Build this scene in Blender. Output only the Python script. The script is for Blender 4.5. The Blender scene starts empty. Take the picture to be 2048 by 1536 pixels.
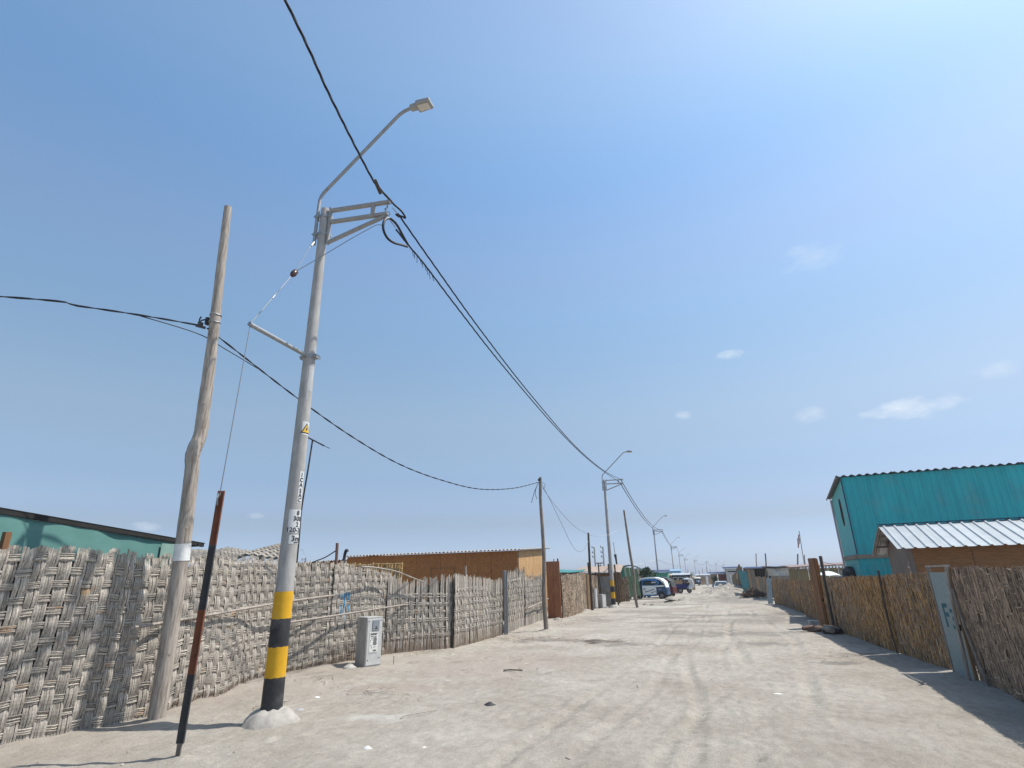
import bpy, bmesh, math, random
import numpy as np
from mathutils import Vector, Matrix

random.seed(11)
RNG = np.random.default_rng(5)
SC = bpy.context.scene
COL = SC.collection
PI = math.pi
U = random.uniform

# ------------------------------------------------------------------ camera, sky, sun, exposure
cam_data = bpy.data.cameras.new('camera')
cam_data.sensor_width = 36.0
cam_data.lens = 36.0 * 1106.0 / 2048.0
cam_data.clip_start = 0.05
cam_data.clip_end = 4000.0
camera = bpy.data.objects.new('camera', cam_data)
COL.objects.link(camera)
camera.matrix_world = Matrix(((0.951317, 0.122506, 0.282822, 0.0),
                              (0.307406, -0.310742, -0.899411, 0.0),
                              (-0.022299, 0.942567, -0.333273, 1.65),
                              (0, 0, 0, 1)))
SC.camera = camera

SUN_AZ = math.radians(64.5)      # from +Y towards +X
SUN_EL = math.radians(60.0)
world = bpy.data.worlds.new('World')
SC.world = world
world.use_nodes = True
nt = world.node_tree
for n in list(nt.nodes):
    nt.nodes.remove(n)
w_out = nt.nodes.new('ShaderNodeOutputWorld')
w_bg = nt.nodes.new('ShaderNodeBackground')
w_sky = nt.nodes.new('ShaderNodeTexSky')
w_sky.sky_type = 'NISHITA'
w_sky.sun_disc = False
w_sky.sun_elevation = SUN_EL
w_sky.sun_rotation = SUN_AZ
w_sky.altitude = 0
w_sky.air_density = 1.0
w_sky.dust_density = 1.0
w_sky.ozone_density = 4.0
w_bg.inputs['Strength'].default_value = 0.15
nt.links.new(w_bg.outputs[0], w_out.inputs[0])

def wn(kind, **kw):
    n = nt.nodes.new(kind)
    for k, v in kw.items():
        setattr(n, k, v)
    return n

# small broken clouds far away: each a direction in the sky, broken up by noise
w_tc = wn('ShaderNodeTexCoord')
w_noise = wn('ShaderNodeTexNoise')
w_noise.inputs['Scale'].default_value = 22.0
w_noise.inputs['Detail'].default_value = 7.0
w_noise.inputs['Roughness'].default_value = 0.62
w_map = wn('ShaderNodeMapping')
w_map.inputs['Scale'].default_value = (1.0, 1.0, 2.2)
nt.links.new(w_tc.outputs['Generated'], w_map.inputs[0])
nt.links.new(w_map.outputs[0], w_noise.inputs['Vector'])
CLOUDS = [  # direction, half width, half height, strength
    ((0.3245, 0.9189, 0.2243), 0.062, 0.018, 0.62),
    ((0.1960, 0.9518, 0.2360), 0.028, 0.014, 0.40),
    ((0.0918, 0.9326, 0.3490), 0.024, 0.010, 0.60),
    ((0.4196, 0.8717, 0.2530), 0.030, 0.016, 0.42),
    ((0.0035, 0.9653, 0.2610), 0.014, 0.008, 0.35),
    ((0.2258, 0.8574, 0.4624), 0.050, 0.024, 0.25),
    ((-0.666, 0.7385, 0.1068), 0.018, 0.007, 0.40),
    ((-0.769, 0.6341, 0.0858), 0.022, 0.008, 0.35),
]
prev = None
for d, hw, hh, s in CLOUDS:
    dv = Vector(d).normalized()
    rt = dv.cross(Vector((0, 0, 1))).normalized()
    up = rt.cross(dv).normalized()
    def dot(vec, k):
        n = wn('ShaderNodeVectorMath', operation='DOT_PRODUCT')
        nt.links.new(w_tc.outputs['Generated'], n.inputs[0])
        n.inputs[1].default_value = tuple(vec * k)
        return n
    a, b, c = dot(rt, 1 / hw), dot(up, 1 / hh), dot(dv, 1.0)
    sq1 = wn('ShaderNodeMath', operation='POWER'); sq1.inputs[1].default_value = 2
    sq2 = wn('ShaderNodeMath', operation='POWER'); sq2.inputs[1].default_value = 2
    ab1 = wn('ShaderNodeMath', operation='ABSOLUTE'); ab2 = wn('ShaderNodeMath', operation='ABSOLUTE')
    nt.links.new(a.outputs['Value'], ab1.inputs[0]); nt.links.new(ab1.outputs[0], sq1.inputs[0])
    nt.links.new(b.outputs['Value'], ab2.inputs[0]); nt.links.new(ab2.outputs[0], sq2.inputs[0])
    add = wn('ShaderNodeMath', operation='ADD')
    nt.links.new(sq1.outputs[0], add.inputs[0]); nt.links.new(sq2.outputs[0], add.inputs[1])
    # value = noise*1.7 - 0.45 - 0.55*r2, clipped
    m1 = wn('ShaderNodeMath', operation='MULTIPLY_ADD'); m1.inputs[1].default_value = 1.9; m1.inputs[2].default_value = -0.45
    nt.links.new(w_noise.outputs['Fac'], m1.inputs[0])
    m2 = wn('ShaderNodeMath', operation='MULTIPLY_ADD'); m2.inputs[1].default_value = -0.55
    nt.links.new(add.outputs[0], m2.inputs[0]); nt.links.new(m1.outputs[0], m2.inputs[2])
    fr = wn('ShaderNodeMath', operation='GREATER_THAN'); fr.inputs[1].default_value = 0.0
    nt.links.new(c.outputs['Value'], fr.inputs[0])
    m3 = wn('ShaderNodeMath', operation='MULTIPLY', use_clamp=True)
    nt.links.new(m2.outputs[0], m3.inputs[0]); nt.links.new(fr.outputs[0], m3.inputs[1])
    m4 = wn('ShaderNodeMath', operation='MULTIPLY'); m4.inputs[1].default_value = s * 1.5
    nt.links.new(m3.outputs[0], m4.inputs[0])
    if prev is None:
        prev = m4
    else:
        mx = wn('ShaderNodeMath', operation='MAXIMUM', use_clamp=True)
        nt.links.new(prev.outputs[0], mx.inputs[0]); nt.links.new(m4.outputs[0], mx.inputs[1])
        prev = mx
w_tint = wn('ShaderNodeMix', data_type='RGBA', blend_type='MULTIPLY')
w_tint.inputs['Factor'].default_value = 1.0
# dusty air dims and greys the sky towards the horizon, the same all the way round
w_sep = wn('ShaderNodeSeparateXYZ')
nt.links.new(w_tc.outputs['Generated'], w_sep.inputs[0])
w_ramp = wn('ShaderNodeValToRGB')
AIR = [(0.0, (0.62, 0.74, 1.12)), (0.08, (0.57, 0.56, 0.66)), (0.12, (0.645, 0.60, 0.635)), (0.18, (0.74, 0.685, 0.655)), (0.26, (0.93, 0.82, 0.70)),
       (0.42, (0.99, 0.985, 0.86)), (0.52, (1.08, 1.06, 0.95)), (0.64, (1.00, 1.12, 1.05)), (0.76, (1.22, 1.26, 1.10))]
w_ramp.color_ramp.interpolation = 'CARDINAL'
el = w_ramp.color_ramp.elements
while len(el) < len(AIR):
    el.new(0.5)
for e, (p, c) in zip(el, AIR):
    e.position = p
for e, (p, c) in zip(el, AIR):
    e.color = (c[0] * 0.8, c[1] * 0.8, c[2] * 0.8, 1)
nt.links.new(w_sep.outputs['Z'], w_ramp.inputs[0])
w_sc = wn('ShaderNodeVectorMath', operation='SCALE')
w_sc.inputs['Scale'].default_value = 1.25
nt.links.new(w_ramp.outputs[0], w_sc.inputs[0])
nt.links.new(w_sc.outputs[0], w_tint.inputs['B'])
nt.links.new(w_sky.outputs[0], w_tint.inputs['A'])
w_mix = wn('ShaderNodeMix', data_type='RGBA', blend_type='MIX')
w_mix.inputs['B'].default_value = (4.2, 4.6, 5.0, 1)
nt.links.new(prev.outputs[0], w_mix.inputs['Factor'])
nt.links.new(w_tint.outputs['Result'], w_mix.inputs['A'])
nt.links.new(w_mix.outputs['Result'], w_bg.inputs[0])

sun_data = bpy.data.lights.new('sun', 'SUN')
sun_data.energy = 4.2
sun_data.angle = math.radians(0.53)
sun_data.color = (1.0, 0.955, 0.89)
sun = bpy.data.objects.new('sun', sun_data)
COL.objects.link(sun)
SUN_DIR = Vector((math.sin(SUN_AZ) * math.cos(SUN_EL), math.cos(SUN_AZ) * math.cos(SUN_EL), math.sin(SUN_EL)))
sun.rotation_euler = SUN_DIR.to_track_quat('Z', 'Y').to_euler()
sun.location = SUN_DIR * 60

SC.view_settings.view_transform = 'Standard'
SC.view_settings.look = 'None'
SC.view_settings.exposure = 0.45
SC.view_settings.gamma = 1.0
SC.view_settings.use_curve_mapping = False
SC.cycles.max_bounces = 6
SC.cycles.diffuse_bounces = 3
SC.cycles.volume_bounces = 0

# ------------------------------------------------------------------ materials
MATS = {}
def mat(name, col, col2=None, scale=8.0, stretch=(1, 1, 1), detail=5.0, lo=0.35, hi=0.65, rough=0.85, metal=0.0,
        spec=0.3, bump=0.0, bdist=0.01, bscale=None, tint=0.0, rand=0.0, spot=None, spot_scale=2.0, spot_lo=0.6, spot_hi=0.7,
        grain=0.0, alpha=None, coat=0.0, trans=0.0):
    if name in MATS:
        return MATS[name]
    m = bpy.data.materials.new(name)
    m.use_nodes = True
    t = m.node_tree
    N, L = t.nodes, t.links
    bs = N.get('Principled BSDF')
    bs.inputs['Roughness'].default_value = rough
    bs.inputs['Metallic'].default_value = metal
    bs.inputs['Specular IOR Level'].default_value = spec
    if coat:
        bs.inputs['Coat Weight'].default_value = coat
        bs.inputs['Coat Roughness'].default_value = 0.08
    if trans:
        bs.inputs['Transmission Weight'].default_value = trans
    tc = N.new('ShaderNodeTexCoord')
    mp = N.new('ShaderNodeMapping')
    mp.inputs['Scale'].default_value = stretch
    L.new(tc.outputs['Object'], mp.inputs[0])
    if rand:
        oi = N.new('ShaderNodeObjectInfo')
        cb = N.new('ShaderNodeVectorMath'); cb.operation = 'SCALE'
        cx = N.new('ShaderNodeCombineXYZ')
        L.new(oi.outputs['Random'], cx.inputs[0]); L.new(oi.outputs['Random'], cx.inputs[1]); L.new(oi.outputs['Random'], cx.inputs[2])
        L.new(cx.outputs[0], cb.inputs[0]); cb.inputs['Scale'].default_value = 37.0
        L.new(cb.outputs[0], mp.inputs['Location'])
    nz = N.new('ShaderNodeTexNoise')
    nz.inputs['Scale'].default_value = scale
    nz.inputs['Detail'].default_value = detail
    nz.inputs['Roughness'].default_value = 0.6
    L.new(mp.outputs[0], nz.inputs['Vector'])
    rp = N.new('ShaderNodeValToRGB')
    rp.color_ramp.elements[0].position = lo
    rp.color_ramp.elements[1].position = hi
    rp.color_ramp.elements[0].color = (*(col2 or col), 1)
    rp.color_ramp.elements[1].color = (*col, 1)
    L.new(nz.outputs['Fac'], rp.inputs[0])
    out = rp.outputs[0]
    def mul(sock, val_sock):
        x = N.new('ShaderNodeMix'); x.data_type = 'RGBA'; x.blend_type = 'MULTIPLY'
        x.inputs['Factor'].default_value = 1.0
        L.new(sock, x.inputs['A']); L.new(val_sock, x.inputs['B'])
        return x.outputs['Result']
    if spot:
        n2 = N.new('ShaderNodeTexNoise')
        n2.inputs['Scale'].default_value = spot_scale
        n2.inputs['Detail'].default_value = 6.0
        L.new(tc.outputs['Object'], n2.inputs['Vector'])
        r2 = N.new('ShaderNodeMapRange')
        r2.inputs['From Min'].default_value = spot_lo; r2.inputs['From Max'].default_value = spot_hi
        L.new(n2.outputs['Fac'], r2.inputs['Value'])
        x = N.new('ShaderNodeMix'); x.data_type = 'RGBA'
        L.new(r2.outputs[0], x.inputs['Factor']); L.new(out, x.inputs['A'])
        x.inputs['B'].default_value = (*spot, 1)
        out = x.outputs['Result']
    if tint:
        at = N.new('ShaderNodeAttribute'); at.attribute_name = 'tint'
        ma = N.new('ShaderNodeMath'); ma.operation = 'MULTIPLY_ADD'
        ma.inputs[1].default_value = tint; ma.inputs[2].default_value = 1.0
        L.new(at.outputs['Fac'], ma.inputs[0])
        out = mul(out, ma.outputs[0])
    if rand:
        ma = N.new('ShaderNodeMath'); ma.operation = 'MULTIPLY_ADD'
        ma.inputs[1].default_value = rand; ma.inputs[2].default_value = 1.0 - rand * 0.5
        L.new(oi.outputs['Random'], ma.inputs[0])
        out = mul(out, ma.outputs[0])
    if grain:
        n3 = N.new('ShaderNodeTexNoise'); n3.inputs['Scale'].default_value = 160.0; n3.inputs['Detail'].default_value = 3.0
        L.new(tc.outputs['Object'], n3.inputs['Vector'])
        ma = N.new('ShaderNodeMath'); ma.operation = 'MULTIPLY_ADD'
        ma.inputs[1].default_value = grain; ma.inputs[2].default_value = 1.0 - grain * 0.5
        L.new(n3.outputs['Fac'], ma.inputs[0])
        out = mul(out, ma.outputs[0])
    L.new(out, bs.inputs['Base Color'])
    if bump:
        bp = N.new('ShaderNodeBump')
        bp.inputs['Strength'].default_value = bump
        bp.inputs['Distance'].default_value = bdist
        if bscale:
            n4 = N.new('ShaderNodeTexNoise'); n4.inputs['Scale'].default_value = bscale; n4.inputs['Detail'].default_value = 6.0
            L.new(mp.outputs[0], n4.inputs['Vector'])
            L.new(n4.outputs['Fac'], bp.inputs['Height'])
        else:
            L.new(nz.outputs['Fac'], bp.inputs['Height'])
        L.new(bp.outputs[0], bs.inputs['Normal'])
    MATS[name] = m
    return m

# ------------------------------------------------------------------ mesh builder
class MB:
    """Collects geometry and links it as ONE mesh object."""
    def __init__(self):
        self.v, self.f, self.m, self.t = [], [], [], []
        self.cur = 0          # material slot of the faces that follow
        self.tint = 0.0

    def vert(self, p):
        self.v.append((p[0], p[1], p[2])); self.t.append(self.tint)
        return len(self.v) - 1

    def face(self, *idx):
        self.f.append(tuple(idx)); self.m.append(self.cur)

    def poly(self, pts):
        self.face(*[self.vert(p) for p in pts])

    def box(self, c, s, rot=None, top=1.0):
        c = Vector(c); hx, hy, hz = s[0] / 2, s[1] / 2, s[2] / 2
        ids = []
        for z, k in ((-hz, 1.0), (hz, top)):
            for x, y in ((-hx, -hy), (hx, -hy), (hx, hy), (-hx, hy)):
                p = Vector((x * k, y * k, z))
                if rot is not None:
                    p = rot @ p
                ids.append(self.vert(c + p))
        a = ids
        for q in ((3, 2, 1, 0), (4, 5, 6, 7), (0, 1, 5, 4), (1, 2, 6, 5), (2, 3, 7, 6), (3, 0, 4, 7)):
            self.face(*[a[i] for i in q])
        return self

    def beam(self, p, q, w, h, up=(0, 0, 1)):
        p, q = Vector(p), Vector(q)
        d = (q - p); L = d.length; d = d / L
        u = Vector(up)
        s = d.cross(u)
        if s.length < 1e-4:
            s = d.cross(Vector((1, 0, 0)))
        s.normalize(); u = s.cross(d)
        rot = Matrix((s, d, u)).transposed()
        return self.box((p + q) / 2, (w, L, h), rot)

    def tube(self, pts, r, n=8, caps=True, squash=1.0, closed=False):
        pts = [Vector(p) for p in pts]
        k = len(pts)
        rs = r if isinstance(r, (list, tuple)) else [r] * k
        tan = []
        for i in range(k):
            if closed:
                t = pts[(i + 1) % k] - pts[i - 1]
            else:
                t = pts[min(i + 1, k - 1)] - pts[max(i - 1, 0)]
            tan.append(t.normalized() if t.length > 1e-9 else Vector((0, 0, 1)))
        a = Vector((0, 0, 1)) if abs(tan[0].z) < 0.9 else Vector((1, 0, 0))
        s = tan[0].cross(a).normalized()
        rings = []
        for i in range(k):
            s = (s - tan[i] * s.dot(tan[i]))
            if s.length < 1e-6:
                s = tan[i].orthogonal()
            s.normalize()
            b = tan[i].cross(s)
            rings.append([self.vert(pts[i] + (s * math.cos(2 * PI * j / n) + b * math.sin(2 * PI * j / n) * squash) * rs[i]) for j in range(n)])
        for i in range(k if closed else k - 1):
            r0, r1 = rings[i], rings[(i + 1) % k]
            for j in range(n):
                self.face(r0[j], r0[(j + 1) % n], r1[(j + 1) % n], r1[j])
        if caps and not closed:
            self.face(*reversed(rings[0])); self.face(*rings[-1])
        return self

    def lathe(self, prof, n=20, c=(0, 0, 0), axis='Z'):
        rings = []
        for r, z in prof:
            ring = []
            for j in range(n):
                a = 2 * PI * j / n
                x, y = r * math.cos(a), r * math.sin(a)
                if axis == 'Z': p = (c[0] + x, c[1] + y, c[2] + z)
                elif axis == 'Y': p = (c[0] + x, c[1] + z, c[2] + y)
                else: p = (c[0] + z, c[1] + x, c[2] + y)
                ring.append(self.vert(p))
            rings.append(ring)
        for a, b in zip(rings, rings[1:]):
            for j in range(n):
                self.face(a[j], a[(j + 1) % n], b[(j + 1) % n], b[j])
        self.face(*reversed(rings[0])); self.face(*rings[-1])
        return self

    def prism(self, outline, depth, M=None):
        """outline in local xz-plane, extruded along local y by depth (centred)"""
        M = M or Matrix.Identity(4)
        a = [self.vert(M @ Vector((x, -depth / 2, z))) for x, z in outline]
        b = [self.vert(M @ Vector((x, depth / 2, z))) for x, z in outline]
        n = len(outline)
        self.face(*a); self.face(*reversed(b))
        for i in range(n):
            self.face(a[i], b[i], b[(i + 1) % n], a[(i + 1) % n])
        return self

    def sheet(self, fn, nu, nv, thick=0.0, tn=(0, 0, 1)):
        tnv = Vector(tn) * thick
        def layer(off):
            return [[self.vert(Vector(fn(i / nu, j / nv)) + off) for j in range(nv + 1)] for i in range(nu + 1)]
        A = layer(Vector((0, 0, 0)))
        for i in range(nu):
            for j in range(nv):
                self.face(A[i][j], A[i + 1][j], A[i + 1][j + 1], A[i][j + 1])
        if thick:
            B = layer(-tnv)
            for i in range(nu):
                for j in range(nv):
                    self.face(B[i][j + 1], B[i + 1][j + 1], B[i + 1][j], B[i][j])
            for i in range(nu):
                self.face(A[i + 1][0], A[i][0], B[i][0], B[i + 1][0])
                self.face(A[i][nv], A[i + 1][nv], B[i + 1][nv], B[i][nv])
            for j in range(nv):
                self.face(A[0][j], A[0][j + 1], B[0][j + 1], B[0][j])
                self.face(A[nu][j + 1], A[nu][j], B[nu][j], B[nu][j + 1])
        return self

    def build(self, name, mats, parent=None, origin=None, smooth=False, bevel=0.0, seg=2, angle=None):
        me = bpy.data.meshes.new(name)
        v = self.v
        if origin is not None:
            ox, oy, oz = origin
            v = [(x - ox, y - oy, z - oz) for x, y, z in v]
        me.from_pydata(v, [], self.f)
        for m in (mats if isinstance(mats, (list, tuple)) else [mats]):
            me.materials.append(m)
        if any(self.m):
            me.polygons.foreach_set('material_index', self.m)
        if any(self.t):
            at = me.attributes.new('tint', 'FLOAT', 'POINT')
            at.data.foreach_set('value', self.t)
        if bevel:
            bm = bmesh.new(); bm.from_mesh(me)
            ed = [e for e in bm.edges if len(e.link_faces) == 2 and e.calc_face_angle(0) > 0.6]
            bmesh.ops.bevel(bm, geom=ed, offset=bevel, segments=seg, profile=0.5, affect='EDGES', clamp_overlap=True)
            bm.to_mesh(me); bm.free()
        if smooth:
            me.polygons.foreach_set('use_smooth', [True] * len(me.polygons))
            try:
                me.set_sharp_from_angle(angle=angle or math.radians(40))
            except Exception:
                pass
        me.update()
        o = bpy.data.objects.new(name, me)
        COL.objects.link(o)
        if parent is not None:
            o.parent = parent
        return o

def tag(o, label=None, cat=None, group=None, kind=None):
    if label: o['label'] = label
    if cat: o['category'] = cat
    if group: o['group'] = group
    if kind: o['kind'] = kind
    return o

def thing(name, label, cat, loc=(0, 0, 0), rotz=0.0, group=None):
    o = bpy.data.objects.new(name, None)
    COL.objects.link(o)
    o.empty_display_size = 0.2
    o.location = loc
    o.rotation_euler = (0, 0, rotz)
    return tag(o, label, cat, group, 'thing')

def dup(root, loc, rotz=0.0, label=None, group=None, scale=None, skip=()):
    r = root.copy(); COL.objects.link(r)
    r.location = loc; r.rotation_euler = (0, 0, rotz)
    if scale is not None: r.scale = scale
    if label: r['label'] = label
    if group: r['group'] = group
    for ch in list(root.children):
        if ch.name.split('.')[0] in skip:
            continue
        c = ch.copy(); COL.objects.link(c); c.parent = r
        for g in list(ch.children):
            d = g.copy(); COL.objects.link(d); d.parent = c
    return r

# ------------------------------------------------------------------ noise for the ground
def _hash(ix, iy, seed):
    h = (ix.astype(np.int64) * 374761393 + iy.astype(np.int64) * 668265263 + seed * 1442695041) & 0x7fffffff
    h = ((h ^ (h >> 13)) * 1274126177) & 0x7fffffff
    h = h ^ (h >> 16)
    return (h & 0xffff) / 65535.0

def vn(x, y, seed=0):
    x = np.asarray(x, float); y = np.asarray(y, float)
    ix, iy = np.floor(x), np.floor(y)
    fx, fy = x - ix, y - iy
    fx = fx * fx * fx * (fx * (fx * 6 - 15) + 10); fy = fy * fy * fy * (fy * (fy * 6 - 15) + 10)
    a, b = _hash(ix, iy, seed), _hash(ix + 1, iy, seed)
    c, d = _hash(ix, iy + 1, seed), _hash(ix + 1, iy + 1, seed)
    return (a + (b - a) * fx) * (1 - fy) + (c + (d - c) * fx) * fy - 0.5

def fbm(x, y, seed, octs=4, g=0.5):
    s, a = 0.0, 1.0
    for k in range(octs):
        s = s + a * vn(x * 2.03 ** k + 17.3 * k, y * 2.03 ** k - 9.1 * k, seed + k)
        a *= g
    return s

# tyre tracks: (x, y) along the middle of each rut
TRACKS = [
    ([(-1.55, 5.0), (-1.35, 6.3), (-1.0, 9.5), (-0.75, 14.0), (-0.3, 22.0), (0.3, 40.0)], 0.11),
    ([(-0.35, 4.5), (-0.22, 6.9), (-0.25, 9.0), (-0.42, 11.0), (-0.5, 15.0), (0.1, 26.0)], 0.10),
    ([(0.15, 5.5), (0.33, 7.1), (0.62, 10.0), (0.75, 12.2), (0.55, 16.0), (0.9, 30.0)], 0.12),
    ([(1.0, 8.0), (1.35, 10.5), (1.75, 13.3), (2.1, 18.0), (1.9, 30.0)], 0.11),
    ([(-1.2, 3.5), (-0.6, 6.0), (0.1, 10.0), (0.3, 15.0), (0.9, 24.0)], 0.09),
    ([(-2.2, 4.2), (-1.9, 7.0), (-1.75, 10.0), (-1.3, 16.0), (-0.6, 28.0)], 0.10),
]
MOUNDS = [  # x, y, rx, ry, h
    (2.0, 50.0, 2.3, 4.5, 0.86), (2.0, 66.5, 3.5, 6.0, -0.32), (0.6, 45.5, 2.4, 3.2, 0.28), (2.9, 41.5, 1.6, 3.0, 0.22), (1.0, 34.0, 2.4, 3.0, 0.12),
    (-1.9, 38.4, 0.8, 0.9, 0.22), (-2.6, 36.6, 0.5, 0.6, 0.12), (-1.2, 39.5, 0.9, 0.7, 0.16), (-3.3, 37.5, 0.5, 0.6, 0.10),
    (1.6, 25.0, 1.9, 1.6, 0.07), (2.9, 30.5, 1.2, 3.5, 0.10),
    (-5.1, 19.58, 0.30, 0.32, 0.07), (-6.9, 6.35, 0.35, 0.3, 0.06), (-5.3, 5.22, 0.2, 0.15, 0.05),
    (-2.9, 16.5, 0.7, 0.45, 0.05), (-5.0, 8.9, 0.6, 0.4, 0.05),
]

_fr = random.Random(4)
FEET = []                       # a few trails of footprints: x, y, heading
for _x, _y, _h, _n in ((-4.9, 4.6, 1.45, 16), (-3.6, 5.0, 1.2, 14), (-4.3, 9.0, 1.8, 12), (0.6, 5.2, 1.75, 12), (-2.6, 6.0, 0.9, 10)):
    for _k in range(_n):
        _s = 0.11 if _k % 2 else -0.11
        FEET.append((_x + _fr.uniform(-.03, .03) + _s * math.sin(_h), _y + _fr.uniform(-.03, .03) - _s * math.cos(_h), _h + _fr.uniform(-.15, .15)))
        _x += 0.36 * math.cos(_h); _y += 0.36 * math.sin(_h); _h += _fr.uniform(-.1, .1)

def ground_z(x, y):
    x = np.asarray(x, float); y = np.asarray(y, float)
    z = 0.05 * fbm(x * 0.22, y * 0.22, 3, 3) + 0.022 * fbm(x * 1.1, y * 1.1, 21, 3)
    near = np.clip(1.25 - np.abs(y - 8) / 40.0, 0, 1) * np.clip(1.3 - np.abs(x + 2) / 12.0, 0, 1)
    z = z + near * (0.020 * fbm(x * 4.3, y * 4.3, 40, 3, 0.6) + 0.014 * np.abs(fbm(x * 9, y * 13, 60, 2)))
    # low bank along the cane fence, uneven scuffed verge
    z = z + 0.06 * np.clip((-x - 6.2) / 1.2, 0, 1) * np.clip(1 - np.abs(y - 10) / 14, 0, 1) * (0.7 + vn(x * 2, y * 2, 77))
    for mx, my, rx, ry, h in MOUNDS:
        q = ((x - mx) / rx) ** 2 + ((y - my) / ry) ** 2
        z = z + h * np.exp(-q * 1.4) * (1 + 0.5 * vn(x * 3, y * 3, 90))
    if x.size > 1000:
        for fx, fy, fh in FEET:
            near_ = (np.abs(x - fx) < 0.35) & (np.abs(y - fy) < 0.35)
            if near_.any():
                dx, dy = x[near_] - fx, y[near_] - fy
                a_, b_ = (dx * math.cos(fh) + dy * math.sin(fh)) / 0.13, (-dx * math.sin(fh) + dy * math.cos(fh)) / 0.055
                q = a_ ** 2 + b_ ** 2
                z[near_] += -0.018 * np.exp(-q * 1.2) + 0.010 * np.exp(-(np.sqrt(q) - 1.5) ** 2 * 5)
    for pts, w in TRACKS:
        py = [p[1] for p in pts]; px = [p[0] for p in pts]
        cx = np.interp(y, py, px) + 0.05 * np.sin(y * 0.9 + w * 50)
        on = ((y > py[0]) & (y < py[-1])).astype(float)
        d = (x - cx) / w
        brk = np.clip(1.5 * vn(y * 0.5, cx * 3, 33) + 0.7, 0.1, 1)
        z = z + on * brk * (-0.024 * np.exp(-d ** 2) + 0.013 * np.exp(-(np.abs(d) - 1.5) ** 2 * 4)
                      + 0.011 * np.exp(-d ** 2) * np.sin(y * 2 * PI / 0.19 + np.abs(x - cx) * 25))
    return z

_lx, _ly, _ls = -13.0, -1.0, 0.06
_lk = ground_z(*np.meshgrid(np.arange(_lx, 9.0, _ls), np.arange(_ly, 72.0, _ls), indexing='ij'))
_ln, _lm = _lk.shape
_lk = _lk.tolist()
def gz(x, y):
    """height of the ground, read between the points of a fine table"""
    fx, fy = (x - _lx) / _ls, (y - _ly) / _ls
    if not (0 <= fx < _ln - 1 and 0 <= fy < _lm - 1):
        return float(ground_z(np.array([x]), np.array([y]))[0])
    i, j = int(fx), int(fy); fx -= i; fy -= j
    p, q = _lk[i], _lk[i + 1]
    return (p[j] * (1 - fy) + p[j + 1] * fy) * (1 - fx) + (q[j] * (1 - fy) + q[j + 1] * fy) * fx
# ------------------------------------------------------------------ the ground
def spaced(parts):
    out = []
    for a, b, n, g in parts:      # from, to, count, growth power
        t = np.linspace(0, 1, n, endpoint=False)
        out.append(a + (b - a) * t ** g)
    out.append(np.array([parts[-1][1]]))
    return np.concatenate(out)

gx = np.concatenate([-np.geomspace(900, 8.2, 70), np.arange(-8.0, 4.6, 0.045), np.geomspace(4.8, 900, 70)])
gy = np.concatenate([np.linspace(-60, 1.5, 40), np.arange(2.0, 16.0, 0.045), 16 * np.geomspace(1.0, 4.0, 330)[0:-1], np.geomspace(64, 1500, 110)])
GX, GY = np.meshgrid(gx, gy, indexing='ij')
GZ = ground_z(GX, GY)
fade = np.clip(1.6 - np.abs(GY - 40) / 120.0, 0.2, 1) * np.clip(1.5 - np.abs(GX) / 60.0, 0.15, 1)
GZ = GZ * fade
nx, ny = GX.shape
verts = np.stack([GX, GY, GZ], -1).reshape(-1, 3).astype(np.float32)
ii, jj = np.meshgrid(np.arange(nx - 1), np.arange(ny - 1), indexing='ij')
a = ii * ny + jj
quads = np.stack([a, a + ny, a + ny + 1, a + 1], -1).reshape(-1, 4).astype(np.int32)
me = bpy.data.meshes.new('ground')
me.vertices.add(len(verts)); me.vertices.foreach_set('co', verts.ravel())
me.loops.add(quads.size); me.loops.foreach_set('vertex_index', quads.ravel())
me.polygons.add(len(quads))
me.polygons.foreach_set('loop_start', np.arange(0, quads.size, 4, dtype=np.int32))
me.polygons.foreach_set('loop_total', np.full(len(quads), 4, dtype=np.int32))
me.update(calc_edges=True)
me.polygons.foreach_set('use_smooth', np.ones(len(quads), dtype=bool))

# stains with a shape of their own: ash, reddish dust, damp patches
def blob(cx, cy, rx, ry, seed, rag=1.2, f=2.0):
    q = ((GX - cx) / rx) ** 2 + ((GY - cy) / ry) ** 2
    return np.clip(1.15 - q + rag * fbm(GX * f, GY * f, seed, 4, 0.6), 0, 1)
ash = blob(-2.9, 16.5, 0.62, 0.40, 200, 1.6, 3.0)
ash = np.maximum(ash, 0.45 * blob(-1.9, 16.0, 1.0, 0.30, 203, 1.8, 2.2))
dark = np.zeros_like(GX)
for cx, cy, rx, ry, k in [(-4.6, 17.0, 1.0, 0.8, .55), (0.2, 19.0, 2.2, 1.0, .45), (1.3, 16.5, 1.0, 0.5, .5), (2.3, 24.0, 1.6, 1.4, .45), (1.0, 27.5, 2.5, 1.0, .55),
                          (2.4, 13.2, 0.6, 0.25, .6), (2.9, 14.6, 0.5, 0.3, .5), (-1.2, 21.5, 1.6, 0.9, .3), (2.0, 41, 2.4, 4, .45), (-0.5, 58, 2, 2, .5), (-4.2, 25, 1.2, 1.4, .4), (2.2, 49, 2.2, 4, .3), (-2.5, 30, 2.0, 1.6, .4), (-0.5, 36.5, 2.5, 1.5, .35), (-3.2, 40, 2.0, 2.5, .45), (0.3, 23.5, 3.0, 0.8, .4), (-1.5, 26, 1.5, 0.8, .35)]:
    dark = np.maximum(dark, k * blob(cx, cy, rx, ry, int(300 + cx * 10), 1.7, 1.6))
red = 0.8 * blob(-5.0, 9.3, 0.9, 0.55, 410, 1.5, 2.5)
red = np.maximum(red, 0.55 * blob(-4.6, 12.0, 1.6, 2.5, 411, 1.5, 0.9))
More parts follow.
